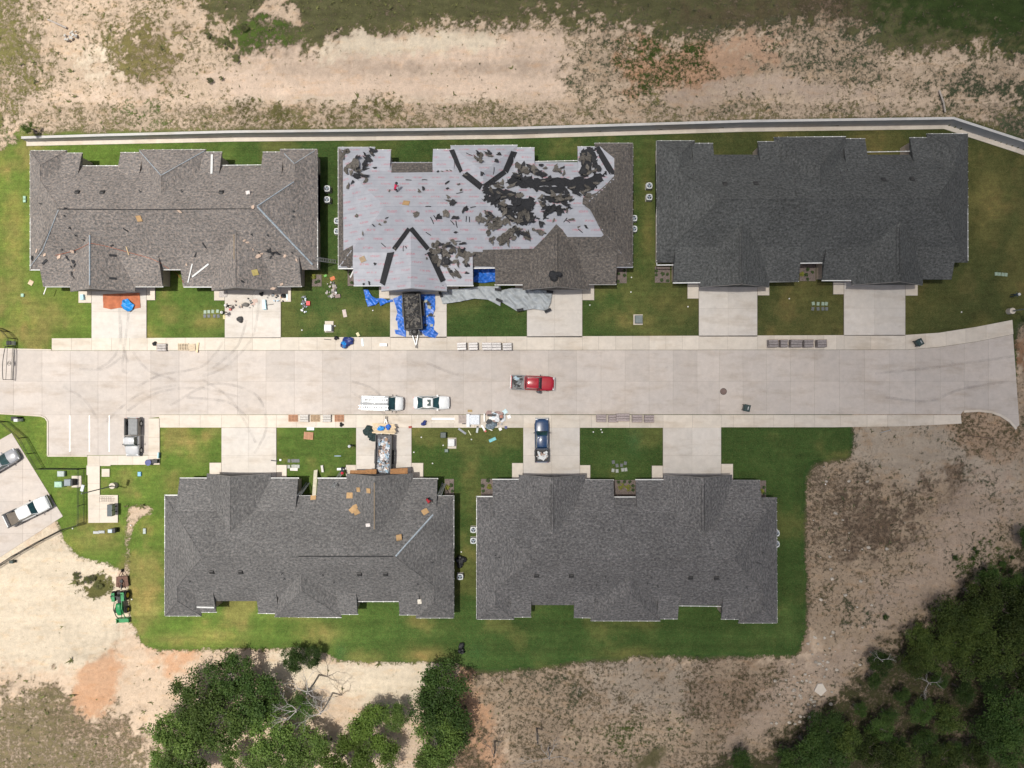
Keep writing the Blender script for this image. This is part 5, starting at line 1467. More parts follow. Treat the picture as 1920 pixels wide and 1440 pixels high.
# van with roof rack
q = W(717, 756, 1.2); van = empty('work_van', (q.x, q.y, ZR), R(-1.5), 'white work van with ladders on its roof rack parked along the road', 'van')
mb = MB(); loft(mb, [(-2.72, .9, .45, 1.9), (-2.66, .98, .35, 2.04), (-1, 1.0, .32, 2.08), (.55, 1.0, .32, 2.08), (.95, .98, .32, 1.98)]); mb.build('body', mat('van_white', (.56, .58, .59), .35, .08, 2, 0, .6), van, True)
mb = MB(); loft(mb, [(.9, .98, .32, 1.28), (1.7, .97, .34, 1.25), (2.3, .93, .38, 1.12), (2.6, .84, .42, .98), (2.72, .6, .5, .8)]); mb.build('bonnet', white, van, True)
mb = MB(); A = [(1.72, -.86, 1.26), (1.72, .86, 1.26), (.97, .74, 1.96), (.97, -.74, 1.96)]
mb.add(A + [(x - .03, y, z - .03) for x, y, z in A], [(0, 1, 2, 3), (7, 6, 5, 4), (0, 4, 5, 1), (1, 5, 6, 2), (2, 6, 7, 3), (3, 7, 4, 0)]); mb.build('windscreen', M['cglass'], van)
for s in (-1, 1):
    mb = MB(); mb.add([(.2, s * 1.01, 1.3), (1.6, s * .96, 1.28), (1.05, s * .86, 1.85), (.2, s * .985, 1.85)], [(0, 1, 2, 3)] if s < 0 else [(3, 2, 1, 0)]); mb.build('side_window', M['cglass'], van)
wheels(van, (1.75, 1.75), .86, .36, .24); mirrors(van, 1.4, 1.0, 1.35, M['black']); lamps(van, 2.55, -2.7, .9, .8, 1.2)
rk = MB()
for x in (-2.35, -1.1, .35): rk.cbox((x, 0, 2.24), (.05, 1.85, .05))
for s in (-1, 1): rk.cbox((-1.0, s * .9, 2.24), (3.1, .05, .05)); 
rk.build('roof_rack', M['steel'], van)
for x in (-2.0, -1.3, -.6, .1): MB().cbox((x, 0, 2.1), (.03, 1.7, .02)).build('roof_rib', mat('rib_grey', (.45, .47, .48), .5), van)
def ladder(label, L, wd, M4, nr=None, w2=None, m=None, name='ladder'):
    o = bpy.data.objects.new(name, None); COL.objects.link(o); o.matrix_world = M4; tag(o, label, 'ladder')
    for s in (-1, 1): MB().cbox((0, s * wd / 2, 0), (L, .07, .09)).build('rail', m or M['alu'], o)
    n = nr or int(L / .3)
    me = MB().cbox((0, 0, 0), (.045, wd, .035)).mesh('rung', m or M['alu'])
    for k in range(n): link('rung', me, o, (-L / 2 + (k + .5) * L / n, 0, .0))
    return o
ladder('pale ladder lying on the near side of the van roof rack', 3.9, .42, Matrix.Translation((van.location.x - .95, van.location.y - .52, ZR + 2.34)) @ Matrix.Rotation(R(-1.5), 4, 'Z'))
ladder('pale ladder lying on the far side of the van roof rack', 3.3, .42, Matrix.Translation((van.location.x - .75, van.location.y + .45, ZR + 2.34)) @ Matrix.Rotation(R(-1.5), 4, 'Z'), 6)
tag(MB().cbox((0, 0, 0), (3.6, .22, .1)).build('conduit_tube', mat('conduit_grey', (.3, .31, .32), .6), None, False, (van.location.x - .9, van.location.y - .05, ZR + 2.32), R(-1.5)), 'long grey conduit tube strapped in the middle of the van roof rack', 'tube')

# ------------------------------------------------------------------ dump trailers
def trailer(px, py, rz, L, Wd, Hh, label, topz, rubble, body, frame_s=1):
    q = W(px, py, Hh + .3); o = empty('dump_trailer', (q.x, q.y, ZW), rz, label, 'trailer')
    z0 = .55
    for s in (-1, 1):
        sd_ = MB().cbox((0, s * Wd / 2, z0 + Hh / 2), (L, .06, Hh)).build('side_panel', body, o)
        MB().cbox((0, s * Wd / 2, z0 + Hh), (L, .11, .08)).build('top_rail', body, sd_)
        for k in range(7): MB().cbox((-L / 2 + (k + .5) * L / 7, s * (Wd / 2 + .05), z0 + Hh / 2), (.06, .06, Hh)).build('stake', body, sd_)
        fd = MB().cbox((-.3, s * (Wd / 2 + .18), .72), (1.9, .3, .05)).build('mudguard', body, o)
        for x in (-.75, .15):
            wl = MB().cyl((x, s * (Wd / 2 + .16), .36), .36, .24, 16, axis='y').build('wheel', M['rubber'], o)
            MB().cyl((x, s * (Wd / 2 + .18), .36), .2, .24, 12, axis='y').build('rim', M['steel'], wl)
    for x in (-L / 2, L / 2): MB().cbox((x, 0, z0 + Hh / 2), (.06, Wd, Hh)).build('end_panel', body, o)
    MB().cbox((0, 0, z0 - .04), (L, Wd, .08)).build('floor', body, o)
    for s in (-1, 1): MB().tube([(L / 2, s * .55, .5), (L / 2 + 2.1, 0, .5)], .06, 6).build('drawbar', M['steel'] if frame_s else body, o)
    MB().cbox((L / 2 + 2.25, 0, .52), (.35, .12, .14)).build('coupler', M['black'], o)
    MB().cbox((L / 2 + .45, .0, .75), (.5, 1.5, .4)).build('tool_box', body, o)
    # rubble, filling the box
    r2 = random.Random(rubble[1]); mb = MB()
    n = 14; m_ = 8
    for i in range(n + 1):
        for j in range(m_ + 1):
            mb.v.append((-L / 2 + .05 + (L - .1) * i / n, -Wd / 2 + .05 + (Wd - .1) * j / m_, z0 + Hh * rubble[0] + r2.uniform(-.08, .12)))
    for i in range(n):
        for j in range(m_): a = i * (m_ + 1) + j; mb.f.append((a, a + m_ + 1, a + m_ + 2, a + 1)); mb.m.append(0)
    cols = rubble[2]
    for k in range(rubble[3]):
        sx, sy = r2.uniform(.15, .5), r2.uniform(.1, .3)
        x = r2.uniform(-L / 2 + .4, L / 2 - .4); y = r2.uniform(-Wd / 2 + .35, Wd / 2 - .35)
        P = [(sx * r2.uniform(.6, 1) * math.cos(a), sy * r2.uniform(.6, 1) * math.sin(a)) for a in [i_ * math.pi / 3 for i_ in range(6)]]
        T = Matrix.Translation((x, y, z0 + Hh * rubble[0] + r2.uniform(.02, .22))) @ Matrix.Rotation(r2.uniform(0, 6), 4, 'Z') @ Matrix.Rotation(r2.uniform(-.5, .5), 4, 'X') @ Matrix.Rotation(r2.uniform(-.3, .3), 4, 'Y')
        vs = [T @ Vector((a, b, 0)) for a, b in P] + [T @ Vector((a, b, -.03)) for a, b in P]
        b0 = r2.randrange(len(cols))
        mb.add(vs, [tuple(range(6)), tuple(range(11, 5, -1))] + [(i_, 6 + i_, 6 + (i_ + 1) % 6, (i_ + 1) % 6) for i_ in range(6)], b0)
    ms = [mat('rubble_%d_%d' % (rubble[1], i), c, .85, .25, 5) for i, c in enumerate(cols)]
    if len(ms) == 1: ms.append(ms[0])
    rb = mb.build('rubble', ms); rb.location = o.location; rb.rotation_euler = o.rotation_euler
    tag(rb, rubble[4], 'rubble', None, 'stuff')
    return o
t1 = trailer(773.5, 583, R(-86), 4.9, 2.3, 1.2, 'black dump trailer on the driveway of the stripped house, heaped with old shingles', 1.7,
        (.82, 5, [(.035, .035, .035), (.10, .095, .088), (.025, .025, .028), (.13, .12, .105)], 190, 'grey black heap of old shingles filling the upper trailer'), M['black'])
sp = MB(); sp.tube([(2.75 + .34 * math.cos(a), .0 + .34 * math.sin(a), 1.15) for a in [i * math.pi / 10 for i in range(20)]], .11, 8, closed=True); sp.build('spare_tyre', M['rubber'], t1, True)
MB().cyl((2.75, 0, 1.12), .22, .06, 14).build('spare_rim', M['black'], t1)
t2 = trailer(719.5, 853, R(88.5), 5.3, 2.05, 1.15, 'dark trailer backed up to the grey roofed house, full of mixed scrap', 1.7,
        (.7, 11, [(.12, .12, .13), (.5, .52, .55), (.30, .42, .52), (.38, .26, .19), (.05, .05, .05), (.25, .27, .3), (.6, .6, .6)], 230, 'mixed white, brown and black scrap filling the lower trailer'), M['black'])
# planks across the front of the lower trailer
plk = mat('new_timber', (.60, .47, .30), .65, .12, 3, rnd=.1)
me = MB().cbox((0, 0, 0), (3.0, .17, .09)).mesh('timber_plank', plk)
for k in range(7):
    p = W(720 + (k % 3 - 1) * 1.3, 795.5 + k * 2.7, 1.2); o = link('timber_plank', me, None, (p.x, p.y, 1.15 + .01 * (k % 2)), R(-3 + rr.uniform(-.8, .8)))
    tag(o, 'pale new timber plank laid crosswise over the lower trailer drawbar', 'plank', 'planks over the lower trailer drawbar')
def lump(px, py, z, r, m, name, label, cat, seed=1, h=.3, sx=1.0):
    p = W(px, py, z + h); mb = MB(); bundle(mb, r, seed, h)
    for i, v in enumerate(mb.v): mb.v[i] = (v[0] * sx, v[1], v[2])
    o = mb.build(name, m, None, False, (p.x, p.y, z)); return tag(o, label, cat)
lump(713, 802, 1.2, .62, lblue, 'blue_tarp', 'bright blue bundled tarp at the left on the planks of the lower trailer', 'tarp', 2, .3)
lump(728.5, 800, 1.2, .5, bluem, 'blue_tarp', 'deep blue bundled tarp at the right on the planks of the lower trailer', 'tarp', 3, .3)
lump(691, 811, ZW, 1.15, mat('dark_green_cloth', (.012, .03, .03), .8, .3, 4), 'dark_tarp', 'dark green black crumpled tarp on the driveway left of the lower trailer', 'tarp', 4, .3)
lump(699, 820, ZW, .8, mat('dark_green_cloth', (.012, .03, .03), .8, .3, 4), 'dark_tarp', 'smaller dark tarp heap touching the lower trailer side', 'tarp', 6, .3)
lump(651, 643, ZW, 1.1, dblue, 'tarp_bundle', 'rounded navy and blue tarp bundle on the upper pavement', 'tarp', 7, .5)
lump(646, 646, ZW + .1, .6, lblue, 'tarp_bundle', 'bright blue fold in front of the navy tarp bundle on the pavement', 'tarp', 8, .5)
lump(631, 634, ZW, .45, M['black'], 'bin_bag', 'single black rubbish bag at the left of the navy tarp bundle', 'rubbish bag', 9, .4)
lump(795, 793, ZW, .5, dblue, 'tarp_bundle', 'small navy tarp bundle beside the white tubes on the lower pavement', 'tarp', 10, .3)
lump(864, 1052, 0, .95, M['black'], 'bin_bag', 'large black rubbish bag beside the lower grey house air conditioner', 'rubbish bag', 11, .5)
lump(864, 1061, 0, .6, M['black'], 'bin_bag', 'smaller black rubbish bag just above the air conditioner of the grey house', 'rubbish bag', 12, .4)
lump(866, 1213, 0, .6, M['black'], 'bin_bag', 'upper black rubbish bag on the rear lawn near the dense tree', 'rubbish bag', 13, .5)
lump(864, 1222, 0, .6, M['black'], 'bin_bag', 'lower black rubbish bag on the rear lawn near the dense tree', 'rubbish bag', 14, .5)
lump(639, 797, 0, .4, M['black'], 'bin_bag', 'black rubbish bag at the end of the five pallets on the lower pavement', 'rubbish bag', 15, .4)
lump(450, 598, ZW, .62, mat('charcoal_scrap', (.05, .05, .05), .8, .4, 8), 'scrap_heap', 'heap of charcoal scrap in the middle of the second driveway', 'scrap heap', 16, .3)
lump(460, 571, ZW, .55, mat('grey_tools', (.16, .15, .14), .8, .5, 9), 'scrap_heap', 'grey and tan heap of tools near the top of the second driveway', 'scrap heap', 17, .3)
lump(530, 554, ZW, .5, M['black'], 'bin_bag', 'black rubbish bag at the right corner of the second driveway', 'rubbish bag', 18, .4)
lump(490, 550, ZW, .4, M['black'], 'bin_bag', 'small black bag under the second front gable', 'rubbish bag', 19, .3)
lump(288, 644, ZW, .45, M['black'], 'bin_bag', 'dark bag on the pavement left of the flat grey bundle', 'rubbish bag', 20, .3)

# ------------------------------------------------------------------ tractor
def tractor():
    q = W(225, 1127, .8); o = empty('tractor', (q.x, q.y, 0), R(-90 + 3), 'green compact tractor with front loader on the bare earth', 'tractor')
    g = mat('tractor_green', (.02, .22, .07), .4, .15, 3)
    st = [(.2, .3, .6, 1.35), (.5, .36, .55, 1.4), (1.3, .36, .55, 1.32), (1.75, .3, .55, 1.15), (1.85, .2, .6, 1.0)]
    loft(MB(), st); mb = MB(); loft(mb, st); mb.build('bonnet', g, o, True)
    MB().cbox((-.5, 0, .75), (1.5, .5, .4)).build('chassis', M['black'], o)
    for s in (-1, 1):
        wl = MB().cyl((-.7, s * .78, .62), .62, .38, 22, axis='y').build('rear_wheel', M['rubber'], o)
        MB().cyl((-.7, s * .8, .62), .33, .38, 14, axis='y').build('rim', mat('tractor_yellow', (.5, .4, .05), .5), wl)
        wl = MB().cyl((1.25, s * .68, .42), .42, .28, 18, axis='y').build('front_wheel', M['rubber'], o)
        MB().cyl((1.25, s * .7, .42), .2, .28, 12, axis='y').build('rim', mat('tractor_yellow', (.5, .4, .05), .5), wl)
        f = MB(); f.cbox((-.7, s * .62, 1.28), (1.1, .42, .08)); f.cbox((-.15, s * .62, 1.05), (.08, .42, .5)); f.build('mudguard', g, o)
        MB().tube([(-.1, s * .5, 1.25), (.9, s * .55, 1.45), (2.0, s * .55, .9), (2.45, s * .5, .45)], .06, 6).build('loader_arm', g if s > 0 else mat('loader_dark', (.03, .06, .03), .5), o)
        MB().tube([(-1.0, s * .5, .9), (-1.0, s * .5, 2.1)], .04, 6).build('roll_bar_post', M['black'], o)
    MB().tube([(-1.0, -.5, 2.1), (-1.0, .5, 2.1)], .04, 6).build('roll_bar', M['black'], o)
    s_ = MB(); s_.cbox((-.55, 0, 1.15), (.5, .5, .12)); s_.cbox((-.82, 0, 1.4), (.1, .5, .45)); s_.build('seat', M['black'], o)
    MB().tube([(.0 + .2 * math.cos(a) * .5, .2 * math.sin(a), 1.55 + .1 * math.cos(a)) for a in [i * math.pi / 8 for i in range(16)]], .02, 5, closed=True).build('steering_wheel', M['black'], o)
    b = MB(); b.cbox((2.75, 0, .12), (.7, 1.6, .06)); b.cbox((2.45, 0, .4), (.08, 1.6, .6))
    for s in (-1, 1): b.cbox((2.75, s * .8, .32), (.65, .05, .42))
    b.build('bucket', g, o)
tractor()
q = W(229, 1092, .4); mo_ = empty('brush_cutter', (q.x, q.y, 0), R(-87), 'rusty brown mowing attachment behind the green tractor', 'mower attachment')
rust = mat('rusty_brown', (.13, .07, .05), .85, .3, 6)
d = MB(); d.prism([(-.8, -.75), (.55, -.85), (.75, 0), (.55, .85), (-.8, .75)], .3, .42); d.build('deck', rust, mo_)
MB().tube([(-.5, 0, .45), (.9, 0, .7)], .09, 6).build('drive_shaft', M['black'], mo_)
MB().cyl((-.2, 0, .52), .22, .2, 12).build('gearbox', M['black'], mo_)
f = MB(); f.tube([(-.8, -.4, .45), (-1.5, 0, .5), (-.8, .4, .45)], .06, 6); f.build('frame', rust, mo_)
MB().cyl((-1.55, 0, .22), .22, .14, 14, axis='y').build('tail_wheel', M['rubber'], mo_)
for s in (-1, 1): MB().tube([(.75, s * .4, .4), (-.1, s * .2, 1.0)], .04, 6).build('lift_arm', rust, mo_)

# ------------------------------------------------------------------ air conditioners, utility boxes, covers
def ac_proto():
    o = empty('air_conditioner', (0, 0, 0), 0, 'x', 'air conditioner', 'air conditioners beside the houses')
    MB().cbox((0, 0, .04), (.8, .8, .08)).build('pad', M['walk'], o)
    MB().cbox((0, 0, .45), (.74, .74, .72)).build('casing', mat('ac_casing', (.42, .44, .45), .5), o)
    tp = MB(); tp.prism([(.4 * math.cos(a) * 1.08, .4 * math.sin(a) * 1.08) for a in [R(22.5 + 0 * k + 45 * k) for k in range(8)]], .815, .85); tp.build('top_cover', mat('ac_top', (.62, .65, .66), .5), o)
    MB().cyl((0, 0, .862), .31, .02, 20).build('fan_well', M['black'], o)
    fn = MB()
    for k in range(3):
        a = k * 2.094
        fn.add([(0, 0, .885), (.27 * math.cos(a), .27 * math.sin(a), .88), (.27 * math.cos(a + .5), .27 * math.sin(a + .5), .89), (.27 * math.cos(a + .95), .27 * math.sin(a + .95), .88)], [(0, 1, 2, 3)])
    fn.cyl((0, 0, .885), .07, .02, 10)
    fn.build('fan', mat('fan_grey', (.22, .28, .34), .5), o)
    MB().tube([(.3 * math.cos(a), .3 * math.sin(a), .88) for a in [i * math.pi / 10 for i in range(20)]], .015, 4, closed=True).build('fan_guard', M['steel'], o)
    return o
acs = [(613, 353.5, 'upper of two air conditioners right of the brown roofed house'), (613, 374, 'lower of two air conditioners right of the brown roofed house'),
       (1217.5, 348, 'upper of two air conditioners left of the charcoal roofed house'), (1217.5, 369.5, 'lower of two air conditioners left of the charcoal roofed house'),
       (1189, 409, 'upper of two air conditioners at the right wall of the stripped house'), (1189, 429, 'lower of two air conditioners at the right wall of the stripped house'),
       (887.5, 993.5, 'upper of two air conditioners left of the slate grey house'), (887.5, 1014, 'lower of two air conditioners left of the slate grey house'),
       (862.5, 1081.5, 'lone air conditioner below the black bags right of the mid grey house'), (632, 414, 'upper of two air conditioners half hidden at the left eave of the stripped house'), (632, 433.5, 'lower of two air conditioners half hidden at the left eave of the stripped house'),
       (1456, 1000, 'upper of two air conditioners half hidden at the right eave of the slate house'), (1456, 1020.5, 'lower of two air conditioners half hidden at the right eave of the slate house')]
p0 = ac_proto()
for i, (a, b, l) in enumerate(acs):
    p = W(a, b, .8); p.z = -.02
    if i == 0: p0.location = p; p0['label'] = l
    else: dup(p0, p, rr.choice((0, .7, 1.4)) * 0, l)

def ubox(px, py, sx, sy, h, m, label, name='utility_box', pad=None, rz=0, lid=None, cat='utility box', z=0.0):
    q = W(px, py, h); o = empty(name, (q.x, q.y, z), rz, label, cat)
    if pad: MB().cbox((pad[2], pad[3], .05), (pad[0], pad[1], .12)).build('pad', M['walk'], o)
    b = MB(); b.frus((-sx / 2, sx / 2, -sy / 2, sy / 2, .06 if pad else 0), (-sx / 2, sx / 2, -sy / 2, sy / 2, h - .05)); b.build('cabinet', m, o)
    l_ = MB(); l_.frus((-sx / 2 - .03, sx / 2 + .03, -sy / 2 - .03, sy / 2 + .03, h - .05), (-sx / 2 * .93, sx / 2 * .93, -sy / 2 * .93, sy / 2 * .93, h + .02)); l_.build('lid', lid or m, o)
    return o
gg_ = mat('utility_green', (.10, .15, .13), .5); mint = mat('mint_cabinet', (.30, .48, .36), .5); pgr = mat('pale_cabinet', (.36, .42, .40), .5); dg = mat('dark_green_box', (.03, .05, .045), .5)
ubox(1198, 598.5, .95, 1.0, .7, mat('slate_cabinet', (.14, .17, .17), .5), 'grey green transformer on a pale pad on the lawn right of the stripped house', pad=(1.25, 1.4, 0, 0))
ubox(614.5, 614.5, .95, .85, .8, mat('silver_cabinet', (.5, .52, .52), .4), 'silver transformer on a pad on the lawn left of the navy tarp bundle', pad=(1.15, 1.5, 0, .2))
ubox(846, 830, .85, .95, .75, mat('silver_cabinet', (.5, .52, .52), .4), 'silver transformer on a cracked pad in the lawn left of the navy pickup', pad=(1.15, 1.45, .05, -.12))
ubox(831, 816, .72, .72, .7, dg, 'dark green cabinet above left of the silver transformer on the lower lawn')
ubox(837, 845, .45, .4, .25, gg_, 'small low green box just below the silver transformer pad')
ubox(113.5, 888.5, .9, .7, .45, pgr, 'pale grey green cabinet, uppermost by the left fence')
ubox(108.5, 908.5, .95, .72, .8, mint, 'mint green rounded cabinet, leftmost by the left fence')
ubox(126, 905, .85, .85, 1.1, mat('slate_cabinet2', (.2, .24, .26), .5), 'blue grey transformer with dark end by the left fence', pad=(1.3, 1.55, .6, 0))
ubox(132, 905, .6, .8, 1.05, M['black'], 'black cabinet joined to the blue grey transformer')
ubox(206, 996, .55, .42, .8, mat('pale_blue_box', (.45, .55, .62), .5), 'pale blue pedestal box on the lawn below the mailbox pad')
ubox(213, 995, .4, .6, .8, M['black'], 'black box at the right of the pale blue pedestal')
for k_, (a, b, l) in enumerate([(180, 998.5, 'leftmost grey lid in the row below the mailbox pad'), (190, 997.5, 'second grey lid in the row below the mailbox pad')]):
    ubox(a, b, .8, .32, .1, mat('grey_lid', (.38, .4, .4), .6), l, 'grey_lid', cat='lid')
ubox(261, 889, .42, .55, .2, lblue if False else mat('sky_blue_lid', (.18, .42, .62), .5), 'small light blue box lying on the lawn right of the drain', 'blue_box', cat='box')
ubox(26, 785, .8, .5, 1.0, M['black'], 'black gate control cabinet beside the lower fence end', 'gate_control_box')
ubox(29, 788, .5, .35, 1.1, M['gutter'], 'white keypad shelf next to the black gate control cabinet', 'keypad_box')
ubox(16, 643, .62, .5, .9, M['gutter'], 'white gate motor housing at the head of the vehicle gate', 'gate_motor', lid=M['black'])
ubox(45.5, 370, .35, .35, .15, mint, 'upper of two mint lids left of the brown roofed house', 'valve_cover', cat='cover')
ubox(45.5, 376.5, .35, .35, .15, mint, 'lower of two mint lids left of the brown roofed house', 'valve_cover', cat='cover')
ubox(41.5, 553.5, .36, .4, .15, mint, 'mint lid on the lawn below left of the brown roofed house', 'valve_cover', cat='cover')
ubox(270.5, 993.5, .36, .34, .15, pgr, 'upper of two grey lids on the dry lawn left of the mid grey house', 'valve_cover', cat='cover')
ubox(270.5, 998.5, .36, .34, .15, pgr, 'lower of two grey lids on the dry lawn left of the mid grey house', 'valve_cover', cat='cover')
def covers(pts, m, lab, grp):
    me = MB(); me.frus((-.2, .2, -.24, .24, 0), (-.17, .17, -.21, .21, .06)); me = me.mesh('meter_cover', m)
    for a, b in pts:
        p = W(a, b, 0); tag(link('meter_cover', me, None, (p.x, p.y, -.02), rr.uniform(-.2, .2)), lab, 'meter cover', grp)
mlid = mat('mint_lid', (.26, .34, .26), .6); glid = mat('grey_meter_lid', (.13, .14, .14), .7); plid = mat('pale_meter_lid', (.34, .36, .33), .7)
covers([(384.5, 585), (391.5, 584.5), (399, 584), (408, 583.5)], mlid, 'mint meter lid in the row on the lawn left of the second driveway', 'mint lids left of the second driveway')
covers([(384, 592.5), (391.5, 592.5), (402, 592.5), (409.5, 592.5)], glid, 'grey meter lid in the row on the lawn left of the second driveway', 'grey lids left of the second driveway')
covers([(1525, 569), (1534, 569.5), (1543, 569.5), (1549.5, 569.5)], mlid, 'mint meter lid on the lawn left of the last driveway', 'mint lids left of the last driveway')
covers([(1524, 579), (1534, 579), (1543, 579), (1550, 579)], glid, 'grey meter lid on the lawn left of the last driveway', 'grey lids left of the last driveway')
covers([(1868, 513.5), (1874, 514), (1880.5, 514.5), (1886.5, 515)], mlid, 'mint meter lid in the row on the right lawn', 'mint lids on the right lawn')
covers([(542, 864), (549, 864), (554, 864), (559, 864)], glid, 'grey meter lid above the white tray by the left trailer house', 'grey lids above the white tray')
covers([(541.5, 875), (549, 874.5), (554, 874.5), (559, 874.5)], plid, 'pale meter lid in the row touching the white tray', 'pale lids touching the white tray')
covers([(1150, 866.5), (1157, 873), (1165.5, 872.5), (1172.5, 868.5)], glid, 'grey meter lid on the small lawn between the lower right driveways', 'grey lids between the lower right driveways')
covers([(1149.5, 882), (1157, 883), (1167.5, 881), (1173.5, 880.5)], plid, 'pale meter lid on the small lawn between the lower right driveways', 'pale lids between the lower right driveways')

# wheelie bins
def bin_(px, py, rz, label):
    q = W(px, py, .8); o = empty('wheelie_bin', (q.x, q.y, ZR), rz, label, 'bin')
    m = mat('dark_green_bin', (.02, .045, .045), .5)
    b = MB(); b.frus((-.3, .3, -.32, .32, .08), (-.4, .38, -.42, .42, 1.0)); b.build('bin_body', m, o)
    b = MB(); b.frus((-.44, .42, -.46, .46, 1.0), (-.36, .34, -.4, .4, 1.09)); l_ = b.build('lid', m, o)
    MB().cbox((.1, 0, 1.1), (.12, .4, .02)).build('lid_sticker', M['steel'], l_)
    MB().tube([(-.48, -.35, .98), (-.54, 0, .98), (-.48, .35, .98)], .025, 5).build('handle', m, o)
    for s in (-1, 1): MB().cyl((-.32, s * .36, .13), .13, .07, 12, axis='y').build('wheel', M['rubber'], o)
bin_(1723.5, 642, R(30), 'dark green wheelie bin on the upper pavement at the right end of the road')
bin_(1400, 765, R(-12), 'dark green wheelie bin standing on the road below the manhole')

# ------------------------------------------------------------------ pallets and shingle stacks
wood = mat('pallet_wood', (.42, .30, .19), .8, .2, 4)
def pallet(px, py, label, w_=1.2, d_=1.05, rz=0, m=None, z=ZW):
    q = W(px, py, z + .1); o = empty('pallet', (q.x, q.y, z), rz, label, 'pallet')
    for k in range(7): MB().cbox((-w_ / 2 + .07 + k * (w_ - .14) / 6, 0, .13), (.12, d_, .025)).build('deck_board', m or wood, o)
    for s in (-1, 0, 1): MB().cbox((0, s * (d_ / 2 - .05), .06), (w_, .09, .1)).build('bearer', m or wood, o)
    return o
def stack(px, py, label, m, rz=0, lay_=5, z=ZW, group=None, w_=1.2, d_=1.02):
    q = W(px, py, z + .15 + lay_ * .09); o = empty('shingle_stack', (q.x, q.y, z + .147), rz, label, 'shingle stack')
    if group: o['group'] = group
    me = MB(); me.frus((-w_ / 2, w_ / 2, -d_ / 6 + .01, d_ / 6 - .01, 0), (-w_ / 2 * .98, w_ / 2 * .98, -d_ / 6 + .03, d_ / 6 - .03, .088)); me = me.mesh('bundle', m)
    for L in range(lay_):
        for k in (-1, 0, 1):
            link('bundle', me, o, (rr.uniform(-.02, .02), k * d_ / 3, L * .09), rr.uniform(-.015, .015))
    return o
wrap1 = mat('silver_wrap', (.42, .40, .39), .35, .35, 9, rnd=.1); wrap2 = mat('mauve_wrap', (.30, .25, .245), .5, .25, 7, rnd=.08); wrap3 = mat('dull_mauve_wrap', (.235, .21, .205), .55, .22, 7, rnd=.08); wrap4 = mat('grey_paper_wrap', (.45, .43, .40), .6, .2, 7)
def pstack(px, py, lab, m, lay_=5, rz=0, w_=1.15):
    pallet(px, py, 'pallet under the ' + lab, w_, 1.05, rz); stack(px, py, lab, m, rz, lay_, w_=w_)
for k, (a, d) in enumerate([(865.5, 'first'), (887, 'second'), (913, 'third'), (931, 'fourth'), (951, 'fifth')]):
    pstack(a, 649 + (k == 4) * .5, d + ' from left of the silver wrapped stacks on the upper pavement', wrap1, 8, rr.uniform(-.04, .04), 1.3 if k == 2 else 1.2)
for k, (a, d) in enumerate([(1451, 'first'), (1471, 'second'), (1494, 'third'), (1517, 'fourth'), (1542, 'fifth')]):
    pstack(a, 643.7, d + ' from left of the dull mauve stacks on the upper pavement', wrap3, 9, rr.uniform(-.03, .03), 1.5 if k == 2 else (.95 if k == 1 else 1.25))
for k, (a, b, d, n, ww) in enumerate([(1127.5, 784.5, 'first', 5, 1.3), (1150, 785, 'second', 5, 1.3), (1168, 783, 'third and tallest', 9, 1.75), (1195, 785, 'fourth', 5, 1.35), (1217.5, 785.5, 'fifth', 5, 1.3)]):
    pstack(a, b, d + ' from left of the mauve stacks on the lower pavement', wrap2, n, rr.uniform(-.05, .05), ww)
pallet(549.5, 784, 'first empty pallet from left in the lower pavement row', 1.25, .95, 0, mat('red_pallet', (.42, .22, .13), .8))
pstack(570, 784.3, 'first grey paper wrapped stack in the mixed lower pavement row', wrap4, 3)
pallet(591, 784.2, 'empty honey coloured pallet in the middle of the mixed row', 1.25, .95)
pstack(612.5, 784.5, 'second grey paper wrapped stack in the mixed lower pavement row', wrap4, 3, 0, 1.1)
pallet(636, 784.2, 'rightmost reddish pallet in the mixed lower pavement row', 1.25, .95, 0, mat('red_pallet', (.42, .22, .13), .8))
pallet(578.5, 817, 'tilted brown pallet lying on the lawn below the mixed row', 1.0, 1.25, 1.5, mat('red_pallet', (.42, .22, .13), .8), 0)
pallet(343.5, 650.5, 'empty pale pallet on the pavement between the first driveways', 1.45, .95, 0, mat('pale_pallet', (.56, .46, .33), .8))
pallet(360, 651.5, 'second pale pallet beside the leaning plank', .9, .95, .1, mat('pale_pallet', (.56, .46, .33), .8))
tag(MB().cbox((0, 0, 0), (.28, 1.35, .06)).build('plank', plk, None, False, W(370, 651.5, .25), -.12), 'pale plank lying askew at the end of the two pale pallets', 'plank')
pstack(302, 651, 'flat grey bundle stack right of the dark bag', mat('light_paper_wrap', (.40, .37, .35), .7, .2, 5), 3, 0, 1.25)

# plain flat or tubular things
def flat(px, py, sx, sy, rz, h, m, name, label, cat, z=ZW, group=None):
    q = W(px, py, z + h); mb = MB(); mb.frus((-sx / 2, sx / 2, -sy / 2, sy / 2, 0), (-sx / 2 * .97, sx / 2 * .97, -sy / 2 * .94, sy / 2 * .94, h))
    return tag(mb.build(name, m, None, False, (q.x, q.y, z), rz), label, cat, group)
wt = M['trim']; teal = mat('teal_plastic', (.12, .42, .45), .5); glt = mat('pale_blue_film', (.45, .62, .66), .4, .2, 6)
flat(831, 785.3, 3.15, .32, 0, .1, wt, 'roll_tube', 'upper white roll tube lying on the lower pavement', 'tube')
flat(831, 791.5, 3.15, .2, 0, .1, mat('cream_tube', (.6, .55, .46), .6), 'roll_tube', 'lower slimmer cream roll tube on the lower pavement', 'tube')
flat(718.5, 646.5, 1.0, .42, 0, .35, wt, 'cooler', 'small white rectangular cooler on the upper pavement near the trailer', 'cooler')
flat(679.5, 642, .25, 1.05, .1, .05, glt, 'film_strip', 'pale blue plastic strip on the upper pavement right of the tarp bundle', 'plastic strip')
